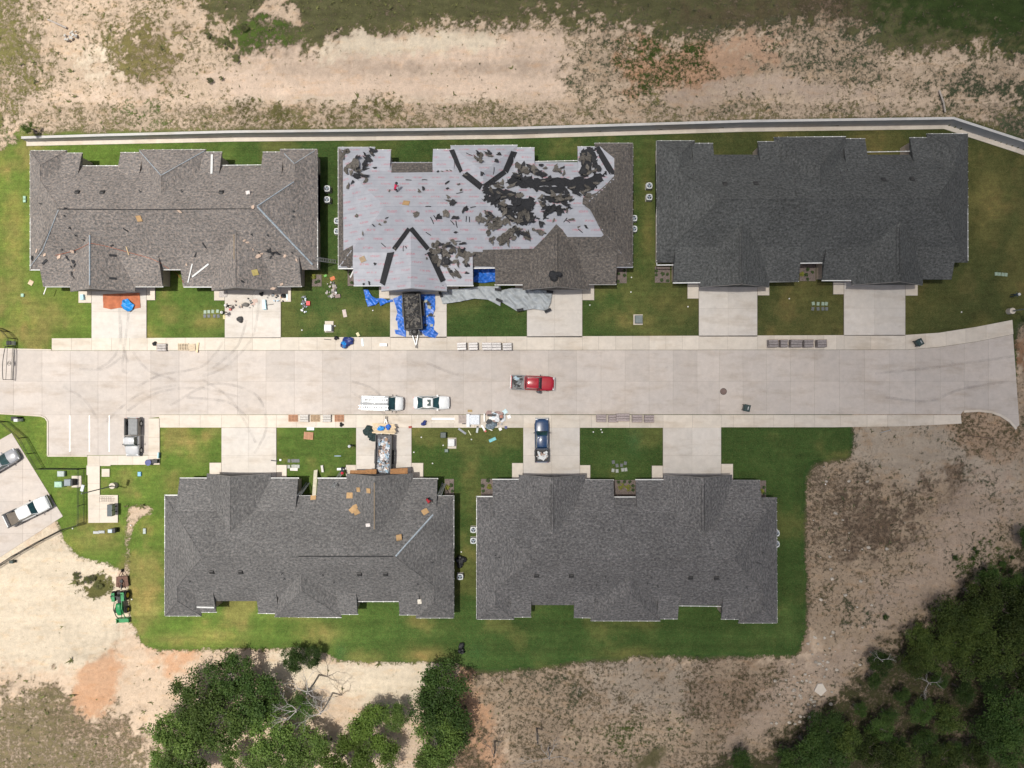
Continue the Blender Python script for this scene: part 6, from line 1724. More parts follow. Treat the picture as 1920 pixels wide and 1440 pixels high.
flat(923.5, 824.5, 1.0, .42, .42, .12, teal, 'film_roll', 'teal and white package lying alone on the lower lawn', 'package', 0)
flat(582, 803, 1.0, .55, .0, .08, glt, 'film_sheet', 'pale blue sheet at the lawn edge above the tilted pallet', 'plastic sheet', 0.02)
flat(646, 587.5, .5, 1.05, -.0 + .2, .06, mat('pinkish_board', (.52, .44, .40), .7), 'board_offcut', 'pale pink board lying on the lawn between two driveways', 'board', 0)
flat(57.5, 530, .62, .65, -.5, .04, mat('beige_board', (.6, .46, .32), .8), 'board_offcut', 'beige square board on the lawn below left of the brown roof', 'board', 0)
flat(84, 545.5, .1, 1.0, -.35, .05, wt, 'downpipe_offcut', 'white downpipe piece hanging at the lower left corner of the brown roof', 'downpipe', 1.5)
flat(671, 627, .38, .55, .5, .2, mat('cream_pot', (.6, .56, .32), .6), 'paint_tub', 'cream tub on the lawn right of the tarp bundle', 'tub', 0)
flat(614, 636.5, 1.0, .09, -.1, .05, M['black'], 'pipe', 'short black pipe lying left of the black bag on the upper pavement', 'pipe')
flat(495, 571, .42, 1.35, .1, .45, mat('light_blue_table', (.35, .58, .68), .4), 'folding_table', 'light blue folding table on the second driveway', 'table')
flat(507, 571, .95, .07, .15, .05, M['black'], 'level', 'black bar lying right of the light blue table', 'bar')
flat(431, 580, .3, .3, 0, .3, mat('red_bucket', (.45, .06, .04), .5), 'bucket', 'red bucket between two workers on the second driveway', 'bucket')
flat(420, 594, .3, .6, 0, .03, mat('yellow_card', (.55, .5, .25), .7), 'card_sheet', 'pale yellow sheet at the left edge of the second driveway', 'card')
flat(478, 564, .7, .5, .1, .04, mat('pinkish_card', (.5, .38, .33), .8), 'card_sheet', 'pinkish cardboard on the second driveway beside the tool heap', 'cardboard')
flat(474, 570, .6, .35, .1, .05, mat('pinkish_card', (.5, .38, .33), .8), 'card_sheet', 'smaller pinkish cardboard just below the other by the tool heap', 'cardboard')
flat(418, 551, 1.1, .9, 0, .1, mat('light_paper_wrap', (.40, .37, .35), .7, .2, 5), 'bundle_stack', 'flat grey bundle on the left side pad of the second driveway', 'bundle', ZW)
flat(153, 557, .45, .75, .1, .35, mat('light_blue_table', (.35, .58, .68), .4), 'cooler', 'blue and white cooler on the side pad of the first driveway', 'cooler')
flat(538, 557, .2, .9, 0, .05, glt, 'film_strip', 'pale blue strip at the right pad of the second driveway', 'plastic strip')
flat(707, 802, .1, .1, 0, .1, wt, 'cap', 'tiny white cap on the tarp at the lower trailer', 'cap', 1.6)
flat(769, 801, .45, .3, .1, .1, mat('brick_red', (.32, .07, .05), .8), 'brick_pack', 'dark red block at the lawn corner right of the lower trailer', 'block')
flat(881, 770.5, .62, .3, 0, .12, mat('ochre_board', (.35, .25, .11), .8), 'board_offcut', 'ochre board on the road edge above the scrap pile', 'board', ZR)
flat(551, 880, 1.05, .4, -.05, .12, mat('white_tray', (.6, .56, .52), .6), 'tray', 'white tray on the lawn below the two rows of meter lids', 'tray', 0)
flat(604, 879, .3, .95, .15, .3, mat('dusty_white', (.55, .53, .5), .7), 'paint_sprayer', 'dusty white bucket like object standing on the lawn left of the ladder', 'bucket', 0)
flat(525.5, 862.5, .25, .25, 0, .1, wt, 'box', 'small white box on the lawn edge left of the grey meter lids', 'box', 0)
flat(514, 864, .9, .12, -.1, .15, M['black'], 'tool_bag', 'long black tool lying at the right edge of the lower left driveway', 'tool')
flat(633, 855, .9, .12, 0, .06, mat('steel_blue', (.2, .3, .4), .5), 'spirit_level', 'blue grey bar on the lawn below the person', 'bar', 0)
flat(296, 854, .16, .8, -.08, .4, mat('light_blue_table', (.35, .58, .68), .4), 'folded_chair', 'pale folded chair standing near the car bay corner', 'chair', ZW)
flat(289.5, 865, .75, .55, 0, .5, M['black'], 'grill', 'black portable grill beside the round blue bin', 'grill', ZW)
q = W(279, 867, .5); tag(MB().cyl((0, 0, .3), .38, .6, 18, r2=.42).build('round_bin', dblue, None, False, (q.x, q.y, ZW)), 'round navy bin at the corner of the parking pavement', 'bin')
# metal bench rack and mailboxes
q = W(200.5, 935.5, .3); br_ = empty('bike_rack', (q.x, q.y, ZW), 0, 'low brown metal rack on the mailbox pad', 'rack')
for k in range(6): MB().tube([(-.8 + k * .3, -.3, 0), (-.8 + k * .3, -.3, .5), (-.8 + k * .3, .3, .5), (-.8 + k * .3, .3, 0)], .02, 5).build('hoop', mat('brown_metal', (.2, .15, .13), .6), br_)
MB().tube([(-1, 0, .05), (1, 0, .05)], .025, 5).build('rail', mat('brown_metal', (.2, .15, .13), .6), br_)
q = W(208.5, 957, 1.4); ml = empty('mailbox_cluster', (q.x, q.y, ZW), 0, 'dark mailbox cabinet pair on posts on the square pad', 'mailbox')
b_ = MB().cbox((-.15, 0, 1.05), (.6, 1.55, .8)).build('cabinet', mat('mailbox_slate', (.06, .08, .09), .35), ml)
for s in (-1, 1):
    for k in range(4): MB().cbox((.155, s * .37, .78 + k * .19), (.02, .62, .16)).build('mail_door', M['steel'], b_)
    MB().cbox((0, s * .35, .35), (.1, .1, .7)).build('post', M['black'], ml)
ubox(198.3, 886.5, .75, .75, .06, mat('drain_brown', (.14, .10, .09), .8), 'square brown drain grate in a pale frame beside the path', 'drain', pad=(1.05, 1.05, 0, 0), cat='drain')

# ------------------------------------------------------------------ mixed scrap on the lower pavement
def scrap(area_, n, cols, z, lab, grp, seedv, name='scrap_piece', smax=.6):
    q = random.Random(seedv)
    for k in range(n):
        x = q.uniform(area_[0], area_[1]); y = q.uniform(area_[2], area_[3]); c = q.choice(cols)
        s = q.uniform(.12, smax)
        P = [(s * q.uniform(.5, 1) * math.cos(a), s * q.uniform(.3, .8) * math.sin(a)) for a in [i * math.pi / 3 for i in range(6)]]
        h = q.uniform(.04, .22); mb = MB(); mb.prism(P, 0, h); p = W(x, y, z)
        tag(mb.build(name, mat('scrap_%.2f_%.2f_%.2f' % c, c, .7, .25, 6), None, False, (p.x, p.y, z + q.uniform(0, .15)), q.uniform(0, 6)), lab, 'scrap', grp)
W_ = (.62, .64, .66); PB = (.42, .52, .6); MV = (.32, .22, .2); DK = (.04, .045, .05); LG = (.4, .4, .4)
flat(888, 787, 1.6, 1.35, 0, .5, mat('white_bag', (.62, .66, .70), .6, .15, 5), 'builder_bag', 'big square white builder bag on the lower pavement', 'bag')
flat(877.5, 788.5, .42, 1.8, 0, .62, mat('white_tube', (.66, .70, .74), .5, .1, 5), 'roll_tube', 'upright white roll lying along the left of the white builder bag', 'tube')
pallet(868, 786, 'empty greyish pallet left of the white builder bag', 1.2, 1.1, 0, mat('grey_pallet', (.42, .36, .33), .8))
flat(870, 794, .5, .2, 0, .1, M['black'], 'battery_box', 'black box on the corner of the greyish pallet', 'box')
flat(908, 783, .18, 1.15, 0, .3, wt, 'picture_stand', 'upright white frame right of the builder bag', 'frame')
flat(922, 778.5, 1.2, .3, 0, .3, M['black'], 'roll_tube', 'long dark roll at the top of the scrap pile', 'roll')
flat(925, 784.5, 1.15, .42, 0, .25, wt, 'wide_board', 'white panel in the middle of the scrap pile', 'panel')
flat(922, 792, 1.1, .25, 0, .2, M['black'], 'black_board', 'black panel below the white panel in the scrap pile', 'panel')
lump(920, 797, ZW, .85, mat('blue_grey_sheet', (.13, .17, .2), .6, .4, 5), 'plastic_sheet', 'crumpled blue grey plastic sheet at the lawn edge of the scrap pile', 'plastic sheet', 31, .25, 1.3)
scrap((915, 945, 774, 796), 34, [W_, PB, MV, LG, MV, DK], ZW, 'small scrap piece on the lower pavement pile', 'small scraps of the lower pavement pile', 41)
flat(940, 781, .42, .42, 0, .4, mat('terracotta_pot', (.38, .18, .13), .7), 'bucket', 'terracotta bucket at the right of the scrap pile', 'bucket')
flat(946, 783.5, .28, .85, 0, .2, mat('pale_grey_case', (.5, .52, .52), .6), 'tool_case', 'upright pale case right of the terracotta bucket', 'case')
flat(954.5, 781.5, .5, .48, .3, .15, wt, 'white_box', 'white square with a dark dot at the right end of the pile', 'box')
flat(947, 772, .6, .6, .6, .06, glt, 'film_sheet', 'pale translucent film at the top right of the pile', 'plastic sheet')
flat(938, 804.5, .4, .4, .5, .1, wt, 'white_ring', 'white ring shaped thing on the lawn under the pile', 'ring', 0)
flat(948.5, 801.5, .38, .4, 0, .2, dblue, 'blue_can', 'navy can on the lawn edge at the right of the pile', 'can', 0)
flat(866.5, 808.5, 1.25, .28, -.62, .1, mat('steel_mesh', (.25, .27, .3), .6), 'ladder_jack', 'grey metal frame lying diagonally on the lower lawn', 'frame', 0)
flat(880.5, 811.5, .75, .09, -1.05, .05, mat('cream_strip', (.68, .68, .42), .6), 'batten', 'cream batten lying diagonally on the lower lawn', 'batten', 0)
flat(895, 805, .28, .95, -.15, .1, mat('clear_plastic', (.35, .4, .4), .4), 'plastic_tube', 'clear plastic tube hanging over the lawn edge', 'tube', 0.02)
flat(906.5, 803, .26, 1.05, .55, .15, wt, 'white_tube', 'white tube with a red tip pointing onto the lawn', 'tube', 0.02)
flat(910, 808.5, .26, .26, .5, .16, mat('red_cap', (.5, .08, .07), .5), 'red_cap', 'red tip of the white tube on the lawn', 'cap', 0.02)
flat(918, 805, .8, .12, -.4, .05, wt, 'batten', 'thin white batten crossing the lawn edge of the pile', 'batten', 0.02)
scrap((622, 630, 533, 557), 22, [(.35, .32, .3), (.42, .4, .36), (.1, .1, .1), W_, (.25, .2, .18)], 0, 'small pale scrap on the lawn beside the orange scrap', 'scraps on the lawn between the first two houses', 42, smax=.38)
scrap((612, 634, 528, 558), 14, [(.35, .32, .3), (.42, .4, .36), (.1, .1, .1)], 0, 'small pale scrap on the lawn beside the orange scrap', 'scraps on the lawn between the first two houses', 43, smax=.3)
scrap((566, 575, 556, 585), 24, [(.15, .16, .18), W_, (.08, .08, .09), PB], 0, 'small dark or white scrap beside the red bucket on the lawn', 'scraps beside the red bucket on the lawn', 44, smax=.3)
flat(577.5, 568.5, .5, .6, 0, .25, mat('bright_red', (.62, .01, .02), .5), 'bucket', 'bright red bucket on the lawn right of the second driveway', 'bucket', 0)
flat(623.5, 522, .65, .5, .4, .06, mat('orange_card', (.55, .16, .06), .7), 'orange_sheet', 'orange sheet on the lawn between the first two houses', 'sheet', 0)
flat(610, 517, .4, .3, .4, .15, mat('leaf_green', (.15, .4, .08), .7), 'green_scrap', 'small green thing near the corner of the brown roofed house', 'scrap', 0)
flat(633, 555, .7, .5, .1, .2, mat('taupe_pile', (.26, .2, .18), .8), 'brick_pile', 'taupe block pile at the lower end of the lawn scraps', 'pile', 0)
scrap((786, 816, 563, 610), 16, [(.03, .03, .03), (.06, .06, .06), (.2, .2, .2), (.35, .36, .3)], ZW + .12, 'dark scrap spilled on the right blue tarp', 'dark scraps on the right blue tarp', 45, smax=.45)
scrap((440, 475, 560, 580), 14, [(.2, .2, .2), (.35, .28, .24), DK], ZW, 'small tool or scrap on the second driveway', 'small tools on the second driveway', 46, smax=.22)
scrap((500, 535, 545, 566), 12, [(.2, .2, .2), (.45, .26, .14), DK, PB], ZW, 'small scrap near the right pad of the second driveway', 'scraps near the right pad of the second driveway', 47, smax=.25)
for k_, (a, b) in enumerate([(1127, 805.5), (1112.5, 810), (1129, 810.5), (1183, 547.5), (1106, 572), (884, 824), (790, 820), (776, 848), (811, 869), (1545, 875), (1548, 908), (245, 985), (865, 1035), (1803, 585), (1480, 560), (713, 900), (1184, 520), (628, 611), (566, 619), (699, 582), (831, 835), (1290, 575), (136, 991), (247, 1124)]):
    q = W(a, b, .05); tag(MB().sphere((0, 0, .06), (.1, .1, .07), 8, 4).build('white_litter', wt, None, False, (q.x, q.y, -.02)), 'small white fleck of litter lying on the grass', 'litter', 'small white flecks on the grass')

# red tiled boards leaning at the lower trailer house (brown sheets at the gable front)
for k_, (a, b, sx, l) in enumerate([(672, 890, 2.3, 'left brown plywood sheet leaning over the front gutter of the grey house'), (695, 888.5, 1.5, 'middle brown plywood sheet over the front gutter beside the trailer'), (748, 886.5, 2.3, 'right brown plywood sheet over the front gutter of the grey house')]):
    q = W(a, b, 2.4); mb = MB(); mb.frus((-sx / 2, sx / 2, -.6, .6, 0), (-sx / 2 * .96, sx / 2 * .9, -.55, .6, .06))
    o = mb.build('plywood_sheet', mat('orange_ply', (.30, .15, .06), .8, .2, 4)); o.matrix_world = Matrix.Translation(q) @ Matrix.Rotation(R(2 * k_), 4, 'Z') @ Matrix.Rotation(R(-28), 4, 'X'); tag(o, l, 'plywood sheet')
# plank bridge to the roof, ladders
def between(A, B, upv=Vector((0, 0, 1))):
    d = (B - A); x = d.normalized(); y = upv.cross(x).normalized(); z = x.cross(y)
    return Matrix.Translation((A + B) / 2) @ Matrix((x, y, z)).transposed().to_4x4(), d.length
mm, L = between(W(592, 881.5, .2), W(589, 929, 3.0)); mb = MB(); mb.cbox((0, 0, 0), (L, .5, .07)); o = mb.build('ramp_plank', mat('cream_plank', (.58, .54, .42), .7)); o.matrix_world = mm; tag(o, 'long cream plank sloping from the lawn up to the grey roof', 'plank')
mm, L = between(W(640.5, 885, .05), W(624.5, 913.5, 4.2)); ladder('aluminium ladder leaning on the front eave of the grey house near the red capped worker', L, .45, mm)
mm, L = between(W(577.5, 905, .05), W(560.5, 929.5, 3.4)); ladder('dark ladder inside the front notch of the grey house', L, .42, mm, m=mat('grey_rail', (.2, .21, .22), .5))
mm, L = between(W(832.5, 906, .05), W(824, 929.5, 3.3)); ladder('ladder in the right corner notch of the grey house', L, .45, mm)
mm, L = between(W(630.5, 491, .05), W(592, 485.5, 3.3)); ladder('ladder leaning from the lawn onto the right eave of the brown roofed house', L, .45, mm)
mm, L = between(W(657, 520, 1.8), W(663, 508, 2.9)); o = MB().cbox((0, 0, 0), (L, .2, .1)).build('downpipe_offcut', wt); o.matrix_world = mm; tag(o, 'white downpipe elbow hanging at the front left corner of the stripped house', 'downpipe')
# concrete patios in the notches, flower beds
mulch = mat('mulch', (.16, .13, .115), .95, .3, 8)
bedm_ = mat('shrub_green', (.035, .06, .015), .8, .5, 9)
def flowerbed(x0, x1, y0, y1, shrubs, label):
    mb = MB(); mb.prism([tuple(W(a, b)[:2]) for a, b in [(x0, y0), (x1, y0), (x1, y1), (x0, y1)]], -.1, .05)
    o = mb.build('flower_bed', mulch); tag(o, label, 'flower bed')
    for k, (a, b, r_) in enumerate(shrubs):
        q = W(a, b, .25); t = MB(); rs = random.Random(int(a * 7 + b))
        for i in range(46):
            th = rs.uniform(0, 6.28); ph = rs.uniform(0, 1.5); d = r_ * rs.uniform(.6, 1.0)
            c = Vector((d * math.cos(th) * math.cos(ph), d * math.sin(th) * math.cos(ph), .1 + d * math.sin(ph) * .9)); s = .09
            u = Vector((rs.uniform(-1, 1), rs.uniform(-1, 1), rs.uniform(-.4, .4))).normalized() * s; v = Vector((-u.y, u.x, rs.uniform(-.05, .05)))
            t.add([c - u, c - v, c + u, c + v], [(0, 1, 2, 3)])
        yg = r_ > .33
        s_ = t.build('shrub', mat('yellow_shrub', (.16, .17, .02), .8, .3, 9) if yg else bedm_, None, False, (q.x, q.y, .02)); tag(s_, ('yellow green larger shrub in the ' if yg else 'dark green small shrub in the ') + label, 'shrub', 'shrubs of the ' + label)
flowerbed(1228, 1256, 500, 530, [(1231, 508, .22), (1243, 513, .25), (1252, 514, .2), (1241, 525, .22), (1252, 526, .2), (1231, 515, .18)], 'bed left of the charcoal house')
flowerbed(1499, 1529, 492, 527, [(1504, 514, .36), (1515, 505, .25), (1524, 510, .2), (1515, 523, .2), (1512, 515, .25)], 'middle front bed of the charcoal house')
flowerbed(1154, 1175, 500, 531, [(1160, 513, .2), (1171, 507, .2), (1171, 516, .2), (1159, 527, .22)], 'bed right of the stripped house')
flowerbed(902, 926, 898, 931, [(917, 913, .42), (915, 901, .25), (905, 911, .25), (906, 921, .22)], 'bed left of the slate house')
flowerbed(1151, 1191, 900, 930, [(1165, 912, .5), (1178, 915, .45), (1160, 904, .22), (1171, 903.5, .22), (1181, 903.5, .22), (1187, 911, .22), (1187, 919, .22)], 'middle front bed of the slate house')
flowerbed(1424, 1436, 901, 932, [(1429, 921, .34), (1433, 914, .2), (1433, 925, .2)], 'bed right of the slate house')
flowerbed(834, 851, 898, 929, [(839, 914, .36), (846, 910, .25), (848, 921, .2)], 'bed right of the mid grey house')
flowerbed(585, 603, 515, 537, [(588, 519, .36), (597, 527, .2), (592, 529, .2)], 'bed right of the brown roofed house')
flowerbed(652, 664, 505, 536, [(656, 512, .25), (659, 530, .2)], 'bed left of the stripped house')
pt_ = MB()
for (a0, a1, b0, b1) in ((155, 224, 288, 312), (418, 490, 287, 310), (735, 810, 283, 306), (1003, 1082, 280, 303), (1340, 1418, 272, 292), (1625, 1704, 263, 285), (408, 482, 1122, 1147), (672, 747, 1126, 1150), (998, 1074, 1132, 1156), (1272, 1350, 1136, 1159)):
    pass

# ------------------------------------------------------------------ lamp posts, fences, gate
def lamp(px, py, armdir, label):
    q = W(px, py, .6); o = empty('street_lamp', (q.x, q.y, 0), 0, label, 'street lamp')
    MB().cyl((0, 0, .35), .4, .8, 22).build('base', M['walk'], o)
    MB().tube([(0, 0, .7), (0, 0, 7.2)], [.085, .06], 8).build('pole', mat('lamp_grey', (.16, .18, .18), .5), o)
    a = Vector((math.cos(armdir), math.sin(armdir), 0))
    hd = MB(); Mx = Matrix.Translation(Vector((0, 0, 7.3)) + a * .75) @ Matrix.Rotation(armdir, 4, 'Z'); hd.cbox((0, 0, 0), (.8, .36, .12), M=Mx); h = hd.build('lamp_head', mat('lamp_silver', (.5, .55, .58), .4), o)
    MB().tube([(0, 0, 7.15), tuple(Vector((0, 0, 7.3)) + a * .4)], .04, 6).build('arm', mat('lamp_grey', (.16, .18, .18), .5), o)
    g = MB(); g.cbox((0, 0, -.07), (.6, .28, .02), M=Mx); g.build('lamp_glass', mat('lamp_lens', (.7, .7, .68), .3), h)
lamp(211, 911, R(75), 'lamp post on a round pale base beside the mailbox path')
lamp(1897.5, 583, R(-60), 'lamp post on a round pale base at the right end of the upper lawn')
def fence(pts, h, label):
    P = [W(a, b, 0) for a, b in pts]
    c = P[0]; o = empty('iron_fence', (c.x, c.y, 0), 0, label, 'fence')
    pk = MB()
    for a, b in zip(P[:-1], P[1:]):
        d = b - a; L = d.length; n = max(1, round(L / 2.4))
        for k in range(n + 1):
            p = a + d * k / n - c
            MB().cbox((p.x, p.y, h / 2), (.07, .07, h + .1)).build('post', M['iron'], o)
        for z in (.15, h - .25, h):
            MB().tube([a - c + Vector((0, 0, z)), b - c + Vector((0, 0, z))], .025, 4).build('rail', M['iron'], o)
        m_ = int(L / .13)
        for k in range(m_):
            p = a + d * (k + .5) / m_ - c; pk.cbox((p.x, p.y, h / 2), (.016, .016, h))
    pkk = pk.build('pickets', M['iron'], o); pkk['kind'] = 'stuff'
    return o
fence([(-30, 785), (14.5, 790.5), (49, 820), (65, 849), (81, 877.5), (158, 878), (158, 979)], 1.5, 'black iron fence winding past the left car park to the mailbox path')
fence([(158, 981), (123, 991), (80, 1013), (36, 1038), (-20, 1075)], 1.5, 'black iron fence along the bare earth below the left car park')
fence([(-20, 611), (4, 616), (17, 622), (29, 635), (29, 650)], 1.5, 'black iron fence curving up to the gate at the left edge')
# gate leaf across the road at the left edge
A, B = W(27.5, 651, 0), W(24.5, 712, 0)
gt = empty('driveway_gate', (A.x, A.y, ZR), math.atan2((B - A).y, (B - A).x), 'black arched metal gate leaf with round emblem across the road at far left', 'gate')
L = (B - A).length
MB().tube([(L * t, 0, 1.55 + .45 * math.sin(math.pi * t * .75 + .25)) for t in [i / 14 for i in range(15)]], .045, 6).build('top_rail', M['iron'], gt)
for z in (.12, 1.3, .35): MB().tube([(0, 0, z), (L, 0, z)], .035, 5).build('rail', M['iron'], gt)
for x in (0, L): MB().tube([(x, 0, 0), (x, 0, 1.75)], .045, 6).build('stile', M['iron'], gt)
em = MB(); em.tube([(L * .5 + .3 * math.cos(a), 0, .82 + .3 * math.sin(a)) for a in [i * math.pi / 12 for i in range(24)]], .025, 5, closed=True); em.build('emblem_ring', M['iron'], gt)
em = MB(); em.tube([(L * .5 + x, 0, .82 + z) for x, z in catmull([(.14, .16), (.0, .2), (-.12, .1), (0, 0), (.12, -.1), (0, -.2), (-.15, -.14)], 5)], .022, 5); em.build('emblem_letter', M['iron'], gt)
# small gate frame at far bottom left, log, slab, pipes in the field
ubox(20.5, 1054, .5, .35, .6, dg, 'small dark green box on the fence at the lower left edge', 'fence_box')
def pole_(pts, r_, m, name, label, cat):
    P = [W(a, b, 0) + Vector((0, 0, z)) for a, b, z in pts]; tag(MB().tube(P, r_, 6).build(name, m), label, cat)
gwood = mat('bleached_wood', (.38, .34, .3), .9, .2, 6)
pole_([(1742, 182, 2.2), (1750, 205, 2.2), (1754, 222, 2.1)], .11, gwood, 'dead_log', 'bleached log lying across the retaining wall at upper right', 'log')
pole_([(1653, 1078, .2), (1655, 1079, .2)], .05, gwood, 'dead_log', 'short bleached stick in the waste ground', 'stick')
pole_([(1805, 815, .1), (1860, 822, .1)], .05, mat('brown_stick', (.12, .08, .06), .9), 'dead_log', 'thin brown stick lying below the right end of the road', 'stick')
pole_([(1651, 811, .1), (1669, 806, .1)], .05, M['steel'], 'metal_pipe', 'thin pale pipe lying just below the right pavement', 'pipe')
pole_([(108, 51, 1.9), (142, 66, 1.9)], .14, gwood, 'timber_pole', 'bleached timber pole in the field at upper left', 'pole')
pole_([(1250, 1412, -.6), (1272, 1390, -.5)], .16, M['walk'], 'culvert_pipe', 'short concrete culvert pipe near the bottom edge', 'pipe')
q = W(1537, 1291, 0); sl_ = MB(); sl_.prism([(-.8, -.3), (.1, -.95), (.85, -.2), (.3, .75), (-.3, .7)], -.3, .25); tag(sl_.build('concrete_slab', M['walk'], None, False, (q.x, q.y, groundz(q.x, q.y))), 'broken pale concrete slab on the slope above the woods', 'concrete slab')
q = W(128, 66, 1.7); scrap((122, 146, 60, 76), 16, [(.42, .4, .36), (.5, .48, .44), (.3, .28, .25)], 2.0, 'pale broken block by the timber pole in the field', 'pale blocks by the timber pole', 48, 'broken_block', .4)
rocks = []
for k in range(110):
    a = rr.choice([(1480, 1560, 1200, 1330), (1500, 1620, 1150, 1260), (1440, 1540, 1260, 1360), (1500, 1700, 880, 1150)]); x, y = rr.uniform(a[0], a[1]), rr.uniform(a[2], a[3])
    if x < 1515 and y < 1235: continue
    q = W(x, y, 0); s = rr.uniform(.08, .3); mb = MB(); mb.sphere((0, 0, s * .3), (s, s * .8, s * .6), 7, 4, 0, .25, rr)
    tag(mb.build('rock', mat('pale_rock', (.42, .38, .32), .9, .2, 5, rnd=.2), None, False, (q.x, q.y, groundz(q.x, q.y))), 'pale stone on the waste ground right of the lower lawn', 'stone', 'pale stones on the waste ground')
q = W(1889, 1, 0)

# ------------------------------------------------------------------ people
skinm = mat('skin', (.32, .18, .12), .6, .05)
def person_mesh(pose):
    V = {}; E = []
    if pose == 'stand':
        V = dict(pel=(0, 0, .98, .15, .11), wa=(0, 0, 1.12, .14, .1), ch=(0, .0, 1.32, .17, .115), sh=(0, 0, 1.45, .14, .09), nk=(.0, .01, 1.53, .06, .06), hd=(.02, .0, 1.66, .095, .10), ht=(.02, 0, 1.76, .07, .08))
        for s, n in ((1, 'L'), (-1, 'R')):
            V.update({'hp' + n: (0, .1 * s, .92, .1, .1), 'kn' + n: (.04 + .05 * s, .12 * s, .5, .065, .065), 'an' + n: (-.02 + .08 * s, .13 * s, .1, .045, .045), 'to' + n: (.14 + .08 * s, .15 * s, .04, .045, .035),
                      'so' + n: (0, .2 * s, 1.43, .065, .065), 'el' + n: (.05, .29 * s, 1.17, .045, .045), 'wr' + n: (.22, .26 * s, 1.0, .032, .032), 'pa' + n: (.29, .25 * s, .97, .035, .022)})
            for k in range(5): V['f%d' % k + n] = (.36 + .01 * k * (2 - abs(k - 2)) * .5, (.25 + (k - 2) * .018) * s, .94 - .01 * k, .009, .009)
    else:
        V = dict(pel=(-.05, 0, .9, .15, .12), wa=(.05, 0, 1.0, .14, .11), ch=(.28, 0, 1.1, .17, .12), sh=(.42, 0, 1.14, .14, .09), nk=(.5, 0, 1.16, .06, .06), hd=(.61, .0, 1.2, .095, .1), ht=(.69, 0, 1.22, .07, .08))
        for s, n in ((1, 'L'), (-1, 'R')):
            V.update({'hp' + n: (-.05, .1 * s, .84, .1, .1), 'kn' + n: (.14, .13 * s, .48, .065, .065), 'an' + n: (-.05 + .06 * s, .15 * s, .09, .045, .045), 'to' + n: (.12 + .06 * s, .17 * s, .04, .045, .035),
                      'so' + n: (.4, .2 * s, 1.1, .065, .065), 'el' + n: (.46, .25 * s, .84, .045, .045), 'wr' + n: (.6, .16 * s, .65, .032, .032), 'pa' + n: (.64, .14 * s, .59, .035, .022)})
            for k in range(5): V['f%d' % k + n] = (.68, (.14 + (k - 2) * .018) * s, .52, .009, .009)
    E = [('pel', 'wa'), ('wa', 'ch'), ('ch', 'sh'), ('sh', 'nk'), ('nk', 'hd'), ('hd', 'ht')]
    for n in 'LR': E += [('pel', 'hp' + n), ('hp' + n, 'kn' + n), ('kn' + n, 'an' + n), ('an' + n, 'to' + n), ('sh', 'so' + n), ('so' + n, 'el' + n), ('el' + n, 'wr' + n), ('wr' + n, 'pa' + n)] + [('pa' + n, 'f%d' % k + n) for k in range(5)]
    names = list(V); me = bpy.data.meshes.new('skeleton'); me.from_pydata([V[n][:3] for n in names], [(names.index(a), names.index(b)) for a, b in E], [])
    o = bpy.data.objects.new('skeleton', me); COL.objects.link(o)
    sk = o.modifiers.new('s', 'SKIN'); ss = o.modifiers.new('ss', 'SUBSURF'); ss.levels = 1
    for i, n in enumerate(names): me.skin_vertices[0].data[i].radius = V[n][3:5]; me.skin_vertices[0].data[i].use_root = (n == 'pel')
    dg_ = bpy.context.evaluated_depsgraph_get(); out = bpy.data.meshes.new_from_object(o.evaluated_get(dg_))
    bpy.data.objects.remove(o); return out, V
PM = {k: person_mesh(k) for k in ('stand', 'bend')}
def person(px, py, base, rz, pose, shirt, trousers, hat, label, hatc=True):
    """px,py = where the head shows"""
    me0, V = PM[pose]; me = me0.copy(); me.materials.clear()
    for m_ in (mat('shirt_%.2f%.2f%.2f' % shirt, shirt, .85, .1), mat('trousers_%.2f%.2f%.2f' % trousers, trousers, .85, .1), skinm, mat('boot_dark', (.04, .03, .025), .8), mat('hair_dark', (.02, .015, .01), .8)): me.materials.append(m_)
    hd = Vector(V['hd'][:3]); nk = Vector(V['nk'][:3]); hp = Vector(V['pel'][:3])
    for p in me.polygons:
        c = p.center
        if (c - hd).length < .15: mi = 2 if not (c - hd).dot(Vector((-.6, 0, .8))) > .05 else 4
        elif (c - nk).length < .06: mi = 2
        elif c.z < .12: mi = 3
        elif c.z < .82 and abs(c.y) < .23 and c.x < .4: mi = 1
        elif any((c - Vector(V[w + n][:3])).length < .12 for w in ('wr', 'pa') for n in 'LR'): mi = 2
        elif c.z < (1.0 if pose == 'stand' else .95) and (pose == 'stand' and abs(c.y) < .22 or c.x < .1): mi = 1
        else: mi = 0
        p.material_index = mi; p.use_smooth = True
    o = link('person', me, None, (base.x, base.y, base.z), rz)
    tag(o, label, 'person')
    if hat:
        hm = mat('hat_%.2f%.2f%.2f' % hat, hat, .6, .05); mb = MB(); t = Vector(V['hd'][:3]) + Vector((0, 0, .1))
        mb.sphere((t.x, t.y, t.z - .02), (.125, .12, .1), 12, 6); mb.cyl((t.x + .03, t.y, t.z - .03), .19, .02, 14); mb.build('hat', hm, o, True)
    return o
dkc = (.02, .025, .03); jean = (.04, .06, .1); wht = (.65, .65, .63)
def gb(a, b, z=ZW): p = W(a, b, 0); p.z = z; return p
person(0, 0, gb(434, 575.5), 2.9, 'stand', dkc, dkc, wht, 'worker in dark clothes and white cap at the left edge of the second driveway')
person(0, 0, gb(425.5, 588), -.4, 'stand', (.02, .04, .03), dkc, wht, 'worker in dark green with white cap standing between lawn and red bucket')
p, n, ok = hit(743, 358); person(0, 0, p, 1.2, 'bend', (.5, .02, .08), dkc, (.03, .03, .03), 'roofer in red shirt bending on the pale underlayment')
